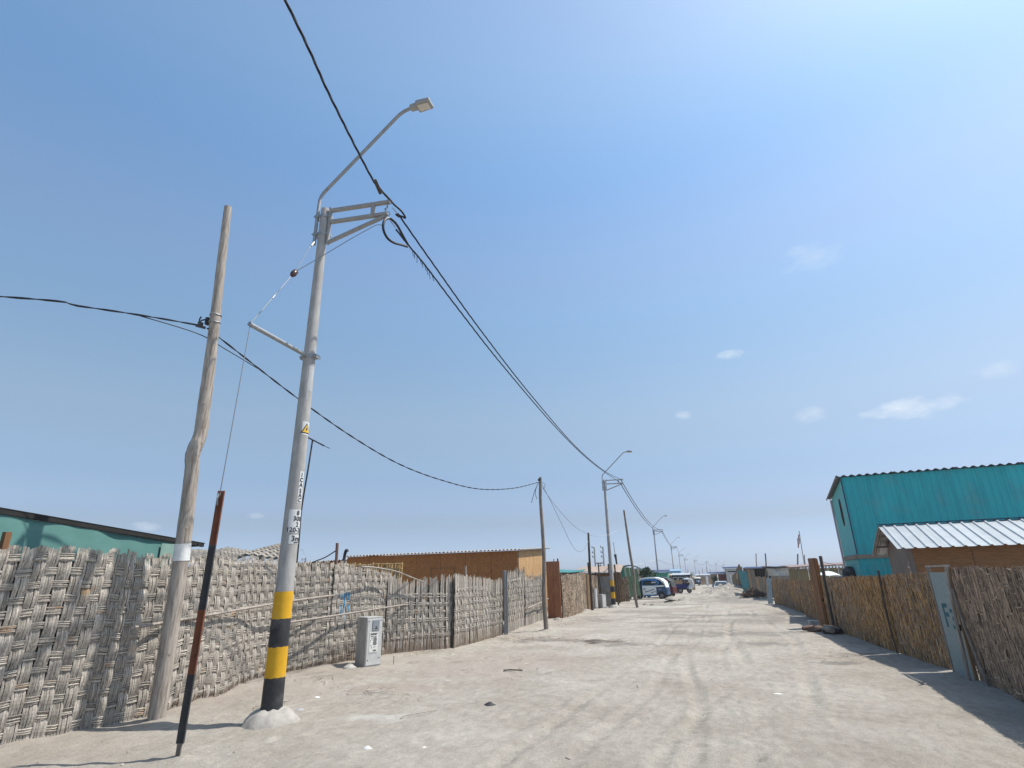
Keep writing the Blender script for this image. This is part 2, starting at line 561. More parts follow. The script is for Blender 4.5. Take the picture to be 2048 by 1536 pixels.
red = np.maximum(red, 0.5 * np.clip((-GX - 5.6) / 1.2, 0, 1) * np.clip(0.6 + 1.4 * fbm(GX * 0.8, GY * 0.8, 412, 4), 0, 1))
pale = 0.7 * blob(-4.3, 7.3, 0.5, 0.25, 420, 1.5, 3) + 0.5 * blob(-1.6, 34, 1.6, 1.0, 421, 1.4, 1.2) + 0.4 * blob(-4.7, 33.0, 0.8, 0.6, 422, 1.4, 1.2)
stain = np.stack([np.clip(ash + dark, 0, 1), np.clip(red, 0, 1), np.clip(pale, 0, 1), np.ones_like(GX)], -1).reshape(-1, 4).astype(np.float32)
ca = me.attributes.new('stain', 'FLOAT_COLOR', 'POINT')
ca.data.foreach_set('color', stain.ravel())

gm = bpy.data.materials.new('sand')
gm.use_nodes = True
t = gm.node_tree; N, L = t.nodes, t.links
bs = N.get('Principled BSDF'); bs.inputs['Roughness'].default_value = 0.95; bs.inputs['Specular IOR Level'].default_value = 0.1
tc = N.new('ShaderNodeTexCoord')
def gnoise(scale, detail=6.0, rough=0.6, stretch=(1, 1, 1)):
    mp = N.new('ShaderNodeMapping'); mp.inputs['Scale'].default_value = stretch
    L.new(tc.outputs['Object'], mp.inputs[0])
    n = N.new('ShaderNodeTexNoise'); n.inputs['Scale'].default_value = scale; n.inputs['Detail'].default_value = detail; n.inputs['Roughness'].default_value = rough
    L.new(mp.outputs[0], n.inputs['Vector'])
    return n.outputs['Fac']
def ramp(sock, p0, c0, p1, c1):
    r = N.new('ShaderNodeValToRGB')
    r.color_ramp.elements[0].position = p0; r.color_ramp.elements[1].position = p1
    r.color_ramp.elements[0].color = (*c0, 1); r.color_ramp.elements[1].color = (*c1, 1)
    L.new(sock, r.inputs[0]); return r.outputs[0]
def gmix(fac, a, b):
    x = N.new('ShaderNodeMix'); x.data_type = 'RGBA'
    L.new(fac, x.inputs['Factor'])
    for key, s in (('A', a), ('B', b)):
        if isinstance(s, tuple): x.inputs[key].default_value = (*s, 1)
        else: L.new(s, x.inputs[key])
    return x.outputs['Result']
def gmul(a, b):
    x = N.new('ShaderNodeMix'); x.data_type = 'RGBA'; x.blend_type = 'MULTIPLY'; x.inputs['Factor'].default_value = 1
    L.new(a, x.inputs['A']); L.new(b, x.inputs['B']); return x.outputs['Result']
base = ramp(gnoise(0.55, 8, 0.65), 0.36, (0.322, 0.289, 0.244), 0.64, (0.420, 0.389, 0.340))
base = gmul(base, ramp(gnoise(9, 6, 0.7, (1, 0.5, 1)), 0.3, (0.78, 0.77, 0.76), 0.7, (1.08, 1.08, 1.08)))
base = gmul(base, ramp(gnoise(95, 4, 0.7), 0.32, (0.66, 0.65, 0.63), 0.60, (1.08, 1.08, 1.08)))
at = N.new('ShaderNodeAttribute'); at.attribute_name = 'stain'
sp = N.new('ShaderNodeSeparateColor'); L.new(at.outputs['Color'], sp.inputs[0])
base = gmix(sp.outputs[1], base, (0.290, 0.245, 0.205))
base = gmix(sp.outputs[2], base, (0.44, 0.42, 0.38))
base = gmix(sp.outputs[0], base, (0.125, 0.112, 0.100))
L.new(base, bs.inputs['Base Color'])
b1 = N.new('ShaderNodeBump'); b1.inputs['Strength'].default_value = 0.75; b1.inputs['Distance'].default_value = 0.03
L.new(gnoise(16, 8, 0.72, (0.7, 1.3, 1)), b1.inputs['Height'])
b2 = N.new('ShaderNodeBump'); b2.inputs['Strength'].default_value = 0.8; b2.inputs['Distance'].default_value = 0.012
L.new(gnoise(75, 5, 0.72), b2.inputs['Height']); L.new(b1.outputs[0], b2.inputs['Normal'])
L.new(b2.outputs[0], bs.inputs['Normal'])
me.materials.append(gm)
ground = bpy.data.objects.new('ground', me); COL.objects.link(ground)
tag(ground, 'pale dusty sand street with faint tyre ruts', None, None, 'structure')

# ------------------------------------------------------------------ shared materials
M_WARP = mat('weathered_cane_upright', (0.43, 0.39, 0.335), (0.115, 0.095, 0.075), scale=5, stretch=(22, 22, 1.3), detail=7, lo=0.30, hi=0.62, rough=0.7, spec=0.25,
             tint=0.6, rand=0.32, bump=0.5, bdist=0.006, spot=(0.36, 0.225, 0.11), spot_scale=2.6, spot_lo=0.66, spot_hi=0.76)
M_WEFT = mat('weathered_cane_crosswise', (0.44, 0.40, 0.34), (0.15, 0.125, 0.10), scale=5, stretch=(20, 1.3, 22), detail=6, lo=0.3, hi=0.62, rough=0.7, spec=0.25,
             tint=0.55, rand=0.22, bump=0.5, bdist=0.006, spot=(0.34, 0.195, 0.10), spot_scale=3.4, spot_lo=0.62, spot_hi=0.74)
M_DIRTY = mat('mud_stained_cane', (0.27, 0.215, 0.165), (0.125, 0.095, 0.070), scale=5, stretch=(14, 14, 1.1), detail=6, rough=0.8, tint=0.5, rand=0.2, bump=0.5, bdist=0.006)
M_BLUE = mat('blue_painted_cane', (0.05, 0.25, 0.45), (0.10, 0.19, 0.27), scale=5, stretch=(14, 14, 1.1), rough=0.7, tint=0.4)
M_POLE = mat('bare_pole', (0.39, 0.345, 0.295), (0.185, 0.150, 0.120), scale=4, stretch=(9, 9, 0.8), detail=7, lo=0.32, hi=0.6, rough=0.75, bump=0.6, bdist=0.01,
             spot=(0.10, 0.075, 0.055), spot_scale=7, spot_lo=0.66, spot_hi=0.72)
M_POLE_GREY = mat('grey_weathered_wood', (0.30, 0.255, 0.215), (0.13, 0.105, 0.085), scale=4, stretch=(9, 9, 0.8), detail=7, rough=0.8, bump=0.6, bdist=0.01)
M_DARKWOOD = mat('dark_wood', (0.10, 0.075, 0.055), (0.045, 0.034, 0.026), scale=4, stretch=(9, 9, 0.8), rough=0.85, bump=0.4)
M_TANWOOD = mat('tan_board', (0.25, 0.125, 0.058), (0.165, 0.080, 0.036), scale=3, stretch=(8, 8, 0.7), rough=0.7, bump=0.3)
M_WHITEPAINT = mat('chalky_white_paint', (0.74, 0.74, 0.72), (0.62, 0.62, 0.60), scale=10, rough=0.8, bump=0.2)
M_BLACK = mat('black_paint', (0.024, 0.025, 0.027), (0.046, 0.046, 0.048), scale=6, rough=0.6, spot=(0.13, 0.125, 0.12), spot_scale=4, spot_lo=0.52, spot_hi=0.78)
M_YELLOW = mat('yellow_paint', (0.66, 0.37, 0.018), (0.56, 0.30, 0.015), scale=5, rough=0.55, spot=(0.40, 0.27, 0.08), spot_scale=5, spot_lo=0.54, spot_hi=0.78)
M_CONC = mat('grey_concrete', (0.40, 0.388, 0.368), (0.285, 0.276, 0.262), scale=5, stretch=(2, 2, 0.6), detail=8, rough=0.85, bump=0.25, bdist=0.004, bscale=60, grain=0.25,
             spot=(0.22, 0.225, 0.23), spot_scale=3.5, spot_lo=0.62, spot_hi=0.8)
M_PALECONC = mat('pale_concrete', (0.43, 0.405, 0.365), (0.32, 0.30, 0.27), scale=9, detail=7, rough=0.95, bump=0.6, bdist=0.015, grain=0.2)
M_GALV = mat('galvanised_steel', (0.33, 0.34, 0.345), (0.25, 0.26, 0.265), scale=12, rough=0.5, metal=0.35, spec=0.5)
M_ARMGREY = mat('grey_fibre_arm', (0.33, 0.32, 0.305), (0.26, 0.255, 0.245), scale=14, rough=0.7)
M_LAMP = mat('lamp_body_grey', (0.33, 0.33, 0.32), (0.28, 0.28, 0.27), scale=10, rough=0.5)
M_LENS = mat('lamp_lens', (0.62, 0.58, 0.52), (0.52, 0.48, 0.42), scale=20, rough=0.3)
M_RUBBER = mat('black_cable', (0.012, 0.012, 0.015), (0.018, 0.018, 0.022), scale=10, rough=0.5)
M_STEELWIRE = mat('steel_wire', (0.20, 0.21, 0.22), (0.16, 0.17, 0.18), scale=30, rough=0.5, metal=0.4)
M_RUST = mat('rust_primer', (0.175, 0.062, 0.030), (0.125, 0.044, 0.022), scale=7, rough=0.8, spot=(0.07, 0.03, 0.02), spot_scale=9, spot_lo=0.62, spot_hi=0.72)
M_STICKER = mat('pale_sticker', (0.60, 0.61, 0.60), (0.52, 0.53, 0.53), scale=12, rough=0.6)
M_INK = mat('black_ink', (0.02, 0.02, 0.022), rough=0.6)
M_STRAW_WARM = mat('warm_straw', (0.47, 0.275, 0.115), (0.25, 0.138, 0.052), scale=6, stretch=(6, 6, 1.0), rough=0.7, tint=0.9, lo=0.3, hi=0.65)
M_STRAW_GREY = mat('grey_straw', (0.375, 0.27, 0.19), (0.20, 0.138, 0.092), scale=6, stretch=(6, 6, 1.0), rough=0.75, tint=0.9, lo=0.3, hi=0.65)
M_STRAW_PALE = mat('pale_straw', (0.45, 0.365, 0.275), (0.24, 0.18, 0.125), scale=6, stretch=(6, 6, 1.0), rough=0.75, tint=0.9, lo=0.3, hi=0.65)
M_STRAW_BACK = mat('mat_backing', (0.24, 0.160, 0.090), (0.13, 0.085, 0.050), scale=8, rough=0.95)

M_GAP_DARK = mat('dark_gap_backing', (0.15, 0.125, 0.10), (0.06, 0.05, 0.04), scale=5, stretch=(14, 14, 1.1), detail=5, rough=0.9)  # dark tone stands in for the shade in the gaps of the weave

# ------------------------------------------------------------------ woven cane fences
class Path:
    """a fence line on the ground: (x, y) points, walked by length"""
    def __init__(self, pts):
        self.p = [Vector((x, y)) for x, y in pts]
        self.s = [0.0]
        for a, b in zip(self.p, self.p[1:]):
            self.s.append(self.s[-1] + (b - a).length)
        self.len = self.s[-1]
    def at(self, u):
        u = max(0.0, min(self.len, u))
        for i in range(len(self.p) - 1):
            if u <= self.s[i + 1] or i == len(self.p) - 2:
                k = (u - self.s[i]) / max(1e-6, self.s[i + 1] - self.s[i])
                return self.p[i].lerp(self.p[i + 1], k)
    def dir(self, u):
        a, b = self.at(u - 0.25), self.at(u + 0.25)
        return (b - a).normalized()

def interp(xs, ys, x):
    return float(np.interp(x, xs, ys))

def woven_fence(label, pts, tops, group, pitch=0.165, row=0.165, vlo=0.10, vhi_gap=0.06, amp=0.012, canes=6, rag=0.05, slant=0.0, skew=0.0,
                lean=0.0, dirt=0.0, side=1, blue=None, wild=0.0):
    """plain weave of flat split-cane bundles: every upright and every crosswise band is a piece of its own"""
    path = Path(pts)
    p0 = path.at(0)
    z0 = gz(p0.x, p0.y) - 0.03
    org = Vector((p0.x, p0.y, z0))
    th = thing('woven_cane_fence', label, 'fence', org, 0, group)
    fr = [i / (len(tops) - 1) * path.len for i in range(len(tops))]
    def P(u, v, off):
        q = path.at(u); d = path.dir(u)
        n = Vector((d.y, -d.x)) * side            # towards the street
        b = 0.03 * math.sin(u * 1.7 + v * 1.3) + 0.02 * math.sin(u * 4.1 + 2.0)
        q = q + n * (off + lean * v + b)
        zb = gz(q.x, q.y) - 0.02
        return Vector((q.x, q.y, zb + v)) - org
    nw = max(3, int(path.len / pitch))
    pt = path.len / nw
    top_of = lambda u: interp(fr, tops, u)
    for i in range(nw):
        u0 = (i + 0.5) * pt + U(-1, 1) * 0.012 * (1 + wild * 2)
        w = pt * (U(0.98, 1.06) + 0.12 * wild)
        mb = MB(); md = MB()
        ht = top_of(u0) + (0.03 if i % 2 else 0.0) + U(-1, 1) * rag * 0.6
        tl = U(-1, 1) * (0.02 + 0.05 * wild)
        nseg = max(6, int(ht / (row * 0.25)))
        for c in range(canes):
            uc = u0 + (c + 0.5 - canes / 2) * w / canes
            cw = w / canes * U(0.46, 0.53)
            mb.tint = U(-1, 1) * 0.42
            top = ht + U(-1, 1) * rag
            ph = U(0, 6)
            ob = U(-0.003, 0.003)
            prev = None
            for k in range(nseg + 1):
                v = top * k / nseg
                inside = vlo - 0.1 < v < ht - vhi_gap
                off = (amp * math.cos(PI * ((v - vlo) / row) + PI * i) if inside else amp * 0.3) + ob
                wob = math.sin(v * 3.1 + ph) * 0.004 * (1 + 3 * wild) + tl * (v / 2.0) + skew * v
                a = mb.vert(P(uc - cw + wob, v, off)); m_ = mb.vert(P(uc + wob, v, off + cw * 0.16)); b = mb.vert(P(uc + cw + wob, v, off))
                if prev:
                    mb.cur = 1 if (dirt and v < dirt * (0.75 + 0.5 * math.sin(uc * 9 + c))) else 0
                    if blue and blue[0] < u0 < blue[1] and blue[2] + 0.12 * math.sin(uc * 40) < v < blue[3] and c % 3:
                        mb.cur = 2
                    mb.face(prev[0], prev[1], m_, a); mb.face(prev[1], prev[2], b, m_)
                prev = (a, m_, b)
        mb.build('cane_strip', [M_WARP, M_DIRTY, M_BLUE], th)
    back = MB()  # dark sheet added behind the weave so that its gaps read as shade
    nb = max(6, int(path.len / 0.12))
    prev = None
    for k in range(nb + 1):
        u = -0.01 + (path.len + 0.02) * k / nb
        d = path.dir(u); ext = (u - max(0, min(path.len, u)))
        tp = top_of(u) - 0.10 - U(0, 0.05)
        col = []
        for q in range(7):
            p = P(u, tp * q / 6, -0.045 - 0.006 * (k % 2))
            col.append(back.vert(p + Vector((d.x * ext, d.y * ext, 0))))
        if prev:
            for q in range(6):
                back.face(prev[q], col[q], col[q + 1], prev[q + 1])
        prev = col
    back.build('added_gap_backing', M_GAP_DARK, th)
    j = 0
    v = vlo
    maxtop = max(tops)
    n = nw * 4
    while v < maxtop - vhi_gap:
        tilt = U(-1, 1) * 0.02
        nk = 4 if wild < 0.5 else 3
        hb = row * U(0.48, 0.57) * (1.0 if wild < 0.5 else 0.8)
        runs, cur = [], []                       # stretches of this band below the top edge
        for k in range(n + 1):
            if v + hb * 0.5 < top_of(path.len * k / n) - vhi_gap * 0.6: cur.append(k)
            elif cur: runs.append(cur); cur = []
        if cur: runs.append(cur)
        for run in runs:
            if len(run) < 3: continue
            mb = MB()
            for c in range(nk):
                vc = v + (c + 0.5 - nk / 2) * hb / nk
                ch = hb / nk * U(0.40, 0.50)
                mb.tint = U(-1, 1) * 0.6
                ob = U(-0.004, 0.004); ph = U(0, 6)
                prev = None
                for k in run:
                    u = path.len * k / n
                    vv = vc + tilt * math.sin(u * 0.8) + 0.006 * math.sin(u * 2.3 + ph) * (1 + wild * 2)
                    off = -amp * 1.15 * (-1) ** j * math.cos(PI * (u / pt - 0.5)) + ob
                    if wild and 0.5 * math.sin(u * 4.1 + v * 23.0) * math.sin(u * 1.7 + v * 9.0 + 1.0) < -0.5 + wild * 0.42:
                        off = -0.022             # slips behind the uprights here
                    a = mb.vert(P(u, vv - ch, off)); m_ = mb.vert(P(u, vv, off + ch * 0.5)); b = mb.vert(P(u, vv + ch, off))
                    if prev:
                        mb.cur = 1 if (dirt and vv < dirt * 0.8) else 0
                        if blue and blue[0] < u < blue[1] and abs(v - blue[3]) < row * 0.6: mb.cur = 2
                        mb.face(prev[0], a, m_, prev[1]); mb.face(prev[1], m_, b, prev[2])
                    prev = (a, m_, b)
            mb.build('cane_band', [M_WEFT, M_DIRTY, M_BLUE], th)
        v += row
        j += 1
    return th

GF = 'grey woven cane mats along the left of the street'
woven_fence('silver grey woven cane mat nearest the camera, left of the crooked wooden pole',
            [(-8.3, 2.6), (-7.85, 4.0), (-7.61, 5.0), (-7.38, 5.95), (-7.28, 6.75)], [2.12, 2.13, 2.13, 2.10, 2.05], GF, pitch=0.125, row=0.160, canes=5, rag=0.022)
woven_fence('grey woven cane mat between the crooked pole and the dark seam behind the concrete pole',
            [(-7.32, 6.80), (-7.42, 7.7), (-7.78, 9.0), (-7.95, 10.05), (-7.70, 11.05)], [2.05, 2.08, 2.08, 2.05, 2.05], GF, pitch=0.122, row=0.158, canes=5, dirt=0.12, rag=0.02)
woven_fence('loosely woven grey mat with blue paint marks behind the printed meter box',
            [(-7.69, 11.01), (-7.50, 12.1), (-7.42, 13.1)], [2.03, 2.00, 1.92, 1.86], GF, pitch=0.115, row=0.16, canes=4, dirt=0.3, wild=0.35, rag=0.04,
            blue=(0.2, 0.62, 0.95, 1.42))
woven_fence('sagging cane mat with dipped top and brown foot right of the printed meter box',
            [(-7.46, 12.98), (-6.94, 13.85), (-6.37, 14.72)], [1.82, 1.66, 1.66, 1.74, 1.82], GF, pitch=0.10, row=0.19, canes=4, dirt=0.42, wild=0.55, rag=0.045, vlo=0.36, vhi_gap=0.4)
woven_fence('cane mat with tufted top left of the grey metal channel post',
            [(-6.40, 14.64), (-6.29, 15.97), (-6.24, 18.32)], [1.84, 1.76, 1.72, 1.68, 1.70], GF, pitch=0.115, row=0.17, canes=4, dirt=0.36, wild=0.4, rag=0.045, vlo=0.42, vhi_gap=0.36)
woven_fence('slanting shaggy cane mat right of the grey metal channel post',
            [(-6.33, 18.75), (-6.42, 20.0), (-6.52, 21.6)], [1.85, 1.92, 2.04, 2.02], GF, pitch=0.125, row=0.21, canes=4, wild=0.75, rag=0.06, vlo=0.4, vhi_gap=0.25, skew=0.12)
woven_fence('low cane mat behind the thin dark wooden pole, left of the brown door',
            [(-6.54, 21.7), (-6.58, 23.3), (-6.62, 25.2)], [1.80, 1.78, 1.76, 1.86], GF, pitch=0.13, row=0.21, canes=4, wild=0.7, rag=0.05, vlo=0.4, vhi_gap=0.2)

# ------------------------------------------------------------------ straw mats (totora), too fine to pick apart blade by blade
def straw_fence(label, pts, tops, mats, group, side=1, dens=420, blade=0.34, wid=0.011, foot=0.0, name='straw_mat_fence', lift=0.0, shag=0.020, cross=0.06):
    path = Path(pts)
    p0 = path.at(0)
    org = Vector((p0.x, p0.y, gz(p0.x, p0.y) - 0.03))
    th = thing(name, label, 'fence', org, 0, group)
    fr = [i / (len(tops) - 1) * path.len for i in range(len(tops))]
    top_of = lambda u: interp(fr, tops, u)
    def P(u, v, off):
        q = path.at(u); d = path.dir(u)
        n = Vector((d.y, -d.x)) * side
        q = q + n * (off + 0.012 * math.sin(u * 1.9 + 0.7) + 0.008 * math.sin(v * 2.2 + u))
        return Vector((q.x, q.y, gz(q.x, q.y) - 0.03 + v)) - org
    back = MB()
    n = max(4, int(path.len / 0.1))
    for off, flip in ((0.0, 0), (-0.03, 1)):
        prev = None
        for k in range(n + 1):
            u = path.len * k / n
            tp = top_of(u) - 0.05 + U(-0.03, 0.03)
            col = [back.vert(P(u, lift + (tp - lift) * q / 4, off)) for q in range(5)]
            if prev:
                for q in range(4):
                    back.face(*( (prev[q], col[q], col[q + 1], prev[q + 1]) if not flip else (col[q], prev[q], prev[q + 1], col[q + 1])))
            prev = col
    back.build('mat_backing', M_STRAW_BACK, th)
    st = MB()
    area = path.len * (sum(tops) / len(tops))
    for k in range(int(area * dens * 1.35)):
        u = U(0, path.len); tp = top_of(u)
        v = U(lift + 0.02, tp)
        l = blade * U(0.5, 1.3)
        st.tint = max(-1, min(1, random.gauss(0, 0.45)))
        st.cur = 0 if random.random() > 0.35 + 0.5 * math.sin(u * 0.9 + v) * 0.5 else 1
        w = wid * U(0.4, 1.0)
        o0 = U(0.004, shag); o1 = o0 + U(-0.008, 0.018)
        if random.random() < cross:
            du = l * 0.35; q0 = (u - du, v, o0); q1 = (u, v + U(-.02, .02), o1 + 0.01); q2 = (u + du, v + U(-.04, .04), o0); ax = 'v'
        else:
            a = random.gauss(0, 0.16)
            v1 = min(v + l * 0.5, tp + U(-0.03, 0.025)); v0 = max(lift, v - l * 0.5)
            q0 = (u - math.sin(a) * (v1 - v0) / 2, v0, o0); q1 = (u, (v0 + v1) / 2, max(o0, o1)); q2 = (u + math.sin(a) * (v1 - v0) / 2, v1, o1); ax = 'u'
        rows = []
        for (uu, vv, oo), k_ in ((q0, 1.0), (q1, 1.1), (q2, 0.6)):
            if ax == 'u': rows.append((st.vert(P(uu - w * k_, vv, oo)), st.vert(P(uu, vv, oo + w * 0.7)), st.vert(P(uu + w * k_, vv, oo))))
            else: rows.append((st.vert(P(uu, vv - w * k_, oo)), st.vert(P(uu, vv, oo + w * 0.7)), st.vert(P(uu, vv + w * k_, oo))))
        for r0, r1 in zip(rows, rows[1:]):
            st.face(r0[0], r0[1], r1[1], r1[0]); st.face(r0[1], r0[2], r1[2], r1[1])
    s = st.build('straw', list(mats), th)
    s['kind'] = 'stuff'
    return th

GR = 'straw mats along the right of the street'
W2 = (M_STRAW_WARM, M_STRAW_GREY); G2 = (M_STRAW_GREY, M_STRAW_WARM); P2 = (M_STRAW_PALE, M_STRAW_GREY)
straw_fence('grey brown straw mat right of the grey painted board', [(4.00, 11.52), (3.93, 10.6), (3.78, 9.6), (3.72, 8.4), (3.75, 6.0), (3.8, 3.0)], [1.70, 1.70, 1.70, 1.72, 1.70],
            (M_STRAW_GREY, M_STRAW_GREY), GR, side=1, dens=800, blade=0.30, wid=0.012, cross=0.14)
straw_fence('brown straw mat between the grey painted board and the dark slanting seam', [(3.96, 12.55), (3.91, 13.7), (3.88, 14.88)][::-1], [1.60, 1.62, 1.64], G2, GR, dens=900, blade=0.24)
straw_fence('long golden brown straw mat between the dark seam and the leaning stake', [(3.86, 14.95), (3.76, 16.5), (3.70, 18.0), (3.66, 19.75)][::-1], [1.50, 1.53, 1.58, 1.60], W2, GR, dens=850, blade=0.22)
straw_fence('golden straw mat between the leaning stake and the broad brown post', [(3.64, 19.85), (3.62, 20.6), (3.62, 21.3)][::-1], [1.46, 1.48, 1.5], W2, GR, dens=800, blade=0.22)
straw_fence('golden straw mat just beyond the broad brown post', [(3.66, 21.4), (3.74, 23.2), (3.80, 26.2)][::-1], [1.36, 1.38, 1.40, 1.42], W2, GR, dens=420, blade=0.24, wid=0.014)
straw_fence('dusty straw mat beside the upright grey tin strip', [(3.95, 26.5), (4.0, 30.0), (3.95, 34.5), (3.86, 37.0)][::-1], [1.38, 1.38, 1.36, 1.38], (M_STRAW_GREY, M_STRAW_WARM), GR, dens=170, blade=0.3, wid=0.017)
GH = 'straw mats along the far left of the street'
straw_fence('pale straw mat right of the brown door board', [(-5.96, 25.5), (-5.88, 27.3), (-5.95, 29.6), (-6.10, 31.7)], [1.80, 1.84, 1.90, 1.92], P2, GH, dens=260, blade=0.36, wid=0.016, cross=0.2)
straw_fence('narrow straw mat behind the small meter boxes', [(-5.90, 32.2), (-5.80, 34.2)], [1.80, 1.75], P2, GH, dens=220, blade=0.36, wid=0.016)
straw_fence('coarse pale straw mat right of the second striped pole', [(-6.15, 43.0), (-5.06, 43.0)], [1.70, 1.62, 1.78], P2, GH, side=1, dens=260, blade=0.3, wid=0.017, cross=0.45)
# ------------------------------------------------------------------ flat print on curved or flat surfaces
_text_cache = {}
def text_faces(body, size):
    """triangulated outline of a word, centred on x, base line at 0"""
    key = (body, size)
    if key in _text_cache:
        return _text_cache[key]
    cu = bpy.data.curves.new('lettering', 'FONT')
    cu.body = body; cu.size = size; cu.align_x = 'CENTER'; cu.resolution_u = 3; cu.offset = size * 0.018
    ob = bpy.data.objects.new('lettering', cu)
    COL.objects.link(ob)
    dg = bpy.context.evaluated_depsgraph_get(); dg.update()
    me = bpy.data.meshes.new_from_object(ob.evaluated_get(dg))
    vs = [tuple(v.co) for v in me.vertices]; fs = [tuple(p.vertices) for p in me.polygons]
    bpy.data.objects.remove(ob); bpy.data.curves.remove(cu); bpy.data.meshes.remove(me)
    _text_cache[key] = (vs, fs)
    return vs, fs

def P_RAD(z):
    return 0.132 + (0.068 - 0.132) * z / 7.82

def bent_text(mb, body, size, ang, z, lift=0.006):
    vs, fs = text_faces(body, size)
    ids = []
    for x, y, _ in vs:
        r = P_RAD(z)
        a = ang + x / r
        R_ = P_RAD(z + y) + lift
        ids.append(mb.vert((R_ * math.cos(a), R_ * math.sin(a), z + y)))
    for f in fs:
        mb.face(*[ids[i] for i in f])

def bent_patch(mb, ang, half, z0, z1, lift=0.003, n=10):
    prev = None
    for k in range(n + 1):
        a = ang - half + 2 * half * k / n
        c = [mb.vert(((P_RAD(z) + lift) * math.cos(a), (P_RAD(z) + lift) * math.sin(a), z)) for z in (z0, z1)]
        if prev: mb.face(prev[0], c[0], c[1], prev[1])
        prev = c

def bent_poly(mb, pts, ang, z, lift):
    r = P_RAD(z)
    ids = [mb.vert(((P_RAD(z + y) + lift) * math.cos(ang + x / r), (P_RAD(z + y) + lift) * math.sin(ang + x / r), z + y)) for x, y in pts]
    mb.face(*ids)

def bent_region(mb, lo, hi, x0, x1, ang, z, lift, n=12):
    r = P_RAD(z); prev = None
    for k in range(n + 1):
        x = x0 + (x1 - x0) * k / n; a = ang + x / r
        c = [mb.vert(((P_RAD(z + y) + lift) * math.cos(a), (P_RAD(z + y) + lift) * math.sin(a), z + y)) for y in (lo(x), max(hi(x), lo(x) + 0.001))]
        if prev: mb.face(prev[0], c[0], c[1], prev[1])
        prev = c

# ------------------------------------------------------------------ street lamp poles
GL = 'striped concrete street lamp poles along the street'
lamp = thing('street_lamp', 'tall concrete lamp pole in front with yellow and black bands, stickers and a side strut', 'street lamp', (-5.46, 6.737, gz(-5.46, 6.737)), 0, GL)
mb = MB(); mb.lathe([(P_RAD(z), z) for z in (-0.2, 0.5, 1.5, 3, 4.5, 6, 7.2, 7.80)] + [(0.062, 7.825)], 28)
mb.build('shaft', M_CONC, lamp, smooth=True)
for z0, z1, m in ((0.02, 0.526, M_BLACK), (0.526, 0.888, M_YELLOW), (0.888, 1.231, M_BLACK), (1.231, 1.572, M_YELLOW)):
    mb = MB(); n = 32; r = []
    for z in (z0, z1):
        r.append([mb.vert(((P_RAD(z) + 0.0025) * math.cos(2 * PI * k / n), (P_RAD(z) + 0.0025) * math.sin(2 * PI * k / n), z + 0.004 * math.sin(k * 1.9) + 0.003 * math.sin(k * .7))) for k in range(n)])
    for k in range(n):
        mb.face(r[0][k], r[0][(k + 1) % n], r[1][(k + 1) % n], r[1][k])
    b = mb.build('painted_band', m, lamp, smooth=True)
    b['label'] = 'black painted band' if m is M_BLACK else 'yellow painted band'
mb = MB()
rings = []
for r, z in ((0.40, -0.10), (0.345, -0.01), (0.30, 0.06), (0.25, 0.115), (0.19, 0.155), (0.125, 0.17)):
    rings.append([mb.vert((r * (1 + 0.06 * math.sin(2 * PI * k / 26 * 2 + 1) + 0.05 * math.sin(2 * PI * k / 26 * 3) + 0.02 * math.sin(k * 2.3)) * math.cos(2 * PI * k / 26), r * (1 + 0.06 * math.sin(2 * PI * k / 26 * 2 + 1) + 0.05 * math.sin(2 * PI * k / 26 * 3) + 0.02 * math.sin(k * 2.3)) * math.sin(2 * PI * k / 26), z + 0.012 * math.sin(k * 1.7) * (z > 0.05))) for k in range(26)])
for a, b in zip(rings, rings[1:]):
    for k in range(26):
        mb.face(a[k], a[(k + 1) % 26], b[(k + 1) % 26], b[k])
mb.build('concrete_foot', mat('foot_concrete', (0.385, 0.36, 0.32), (0.28, 0.26, 0.23), scale=7, detail=7, rough=0.95, bump=0.8, bdist=0.02, grain=0.25), lamp, smooth=True, angle=1.2)
# lamp arm: clamped pipe, long slope, short level end
mb = MB()
arm_pts = [(-0.115, -0.05, 7.10), (-0.110, -0.05, 7.6), (-0.105, -0.04, 7.99)]
for k in range(1, 6):
    t = k / 6
    a = Vector((-0.105, -0.04, 7.99)); b_ = Vector((-0.10, -0.03, 8.12)); c = Vector((0.0, -0.02, 8.22))
    arm_pts.append(tuple(a * (1 - t) ** 2 + b_ * 2 * t * (1 - t) + c * t * t))
arm_pts += [(0.0, -0.02, 8.22), (0.70, -0.01, 8.87), (1.32, 0.0, 9.45)]
for k in range(1, 7):
    t = k / 6
    a = Vector((1.32, 0, 9.45)); b_ = Vector((1.42, 0, 9.54)); c = Vector((1.56, 0, 9.555))
    arm_pts.append(tuple(a * (1 - t) ** 2 + b_ * 2 * t * (1 - t) + c * t * t))
arm_pts.append((1.66, 0, 9.56))
mb.tube(arm_pts, 0.029, 10)
mb.build('lamp_arm', M_GALV, lamp, smooth=True)
mb = MB()
mb.prism([(1.58, 9.53), (1.64, 9.52), (1.70, 9.525), (1.71, 9.505), (1.97, 9.515), (1.985, 9.535), (1.98, 9.585), (1.72, 9.60), (1.66, 9.605), (1.58, 9.595)], 0.11)
mb.prism([(1.715, 9.508), (1.968, 9.518), (1.985, 9.54), (1.98, 9.582), (1.73, 9.598), (1.715, 9.57)], 0.205)
head = mb.build('lamp_head', M_LAMP, lamp, bevel=0.008)
mb = MB(); mb.box((1.845, 0, 9.503), (0.20, 0.14, 0.02)); mb.build('lens', M_LENS, head, bevel=0.005)
mb = MB(); mb.lathe([(0.03, 9.59), (0.032, 9.62), (0.03, 9.655), (0.015, 9.668)], 12, (1.76, 0, 0)); mb.build('photocell', M_BLACK, head, smooth=True)
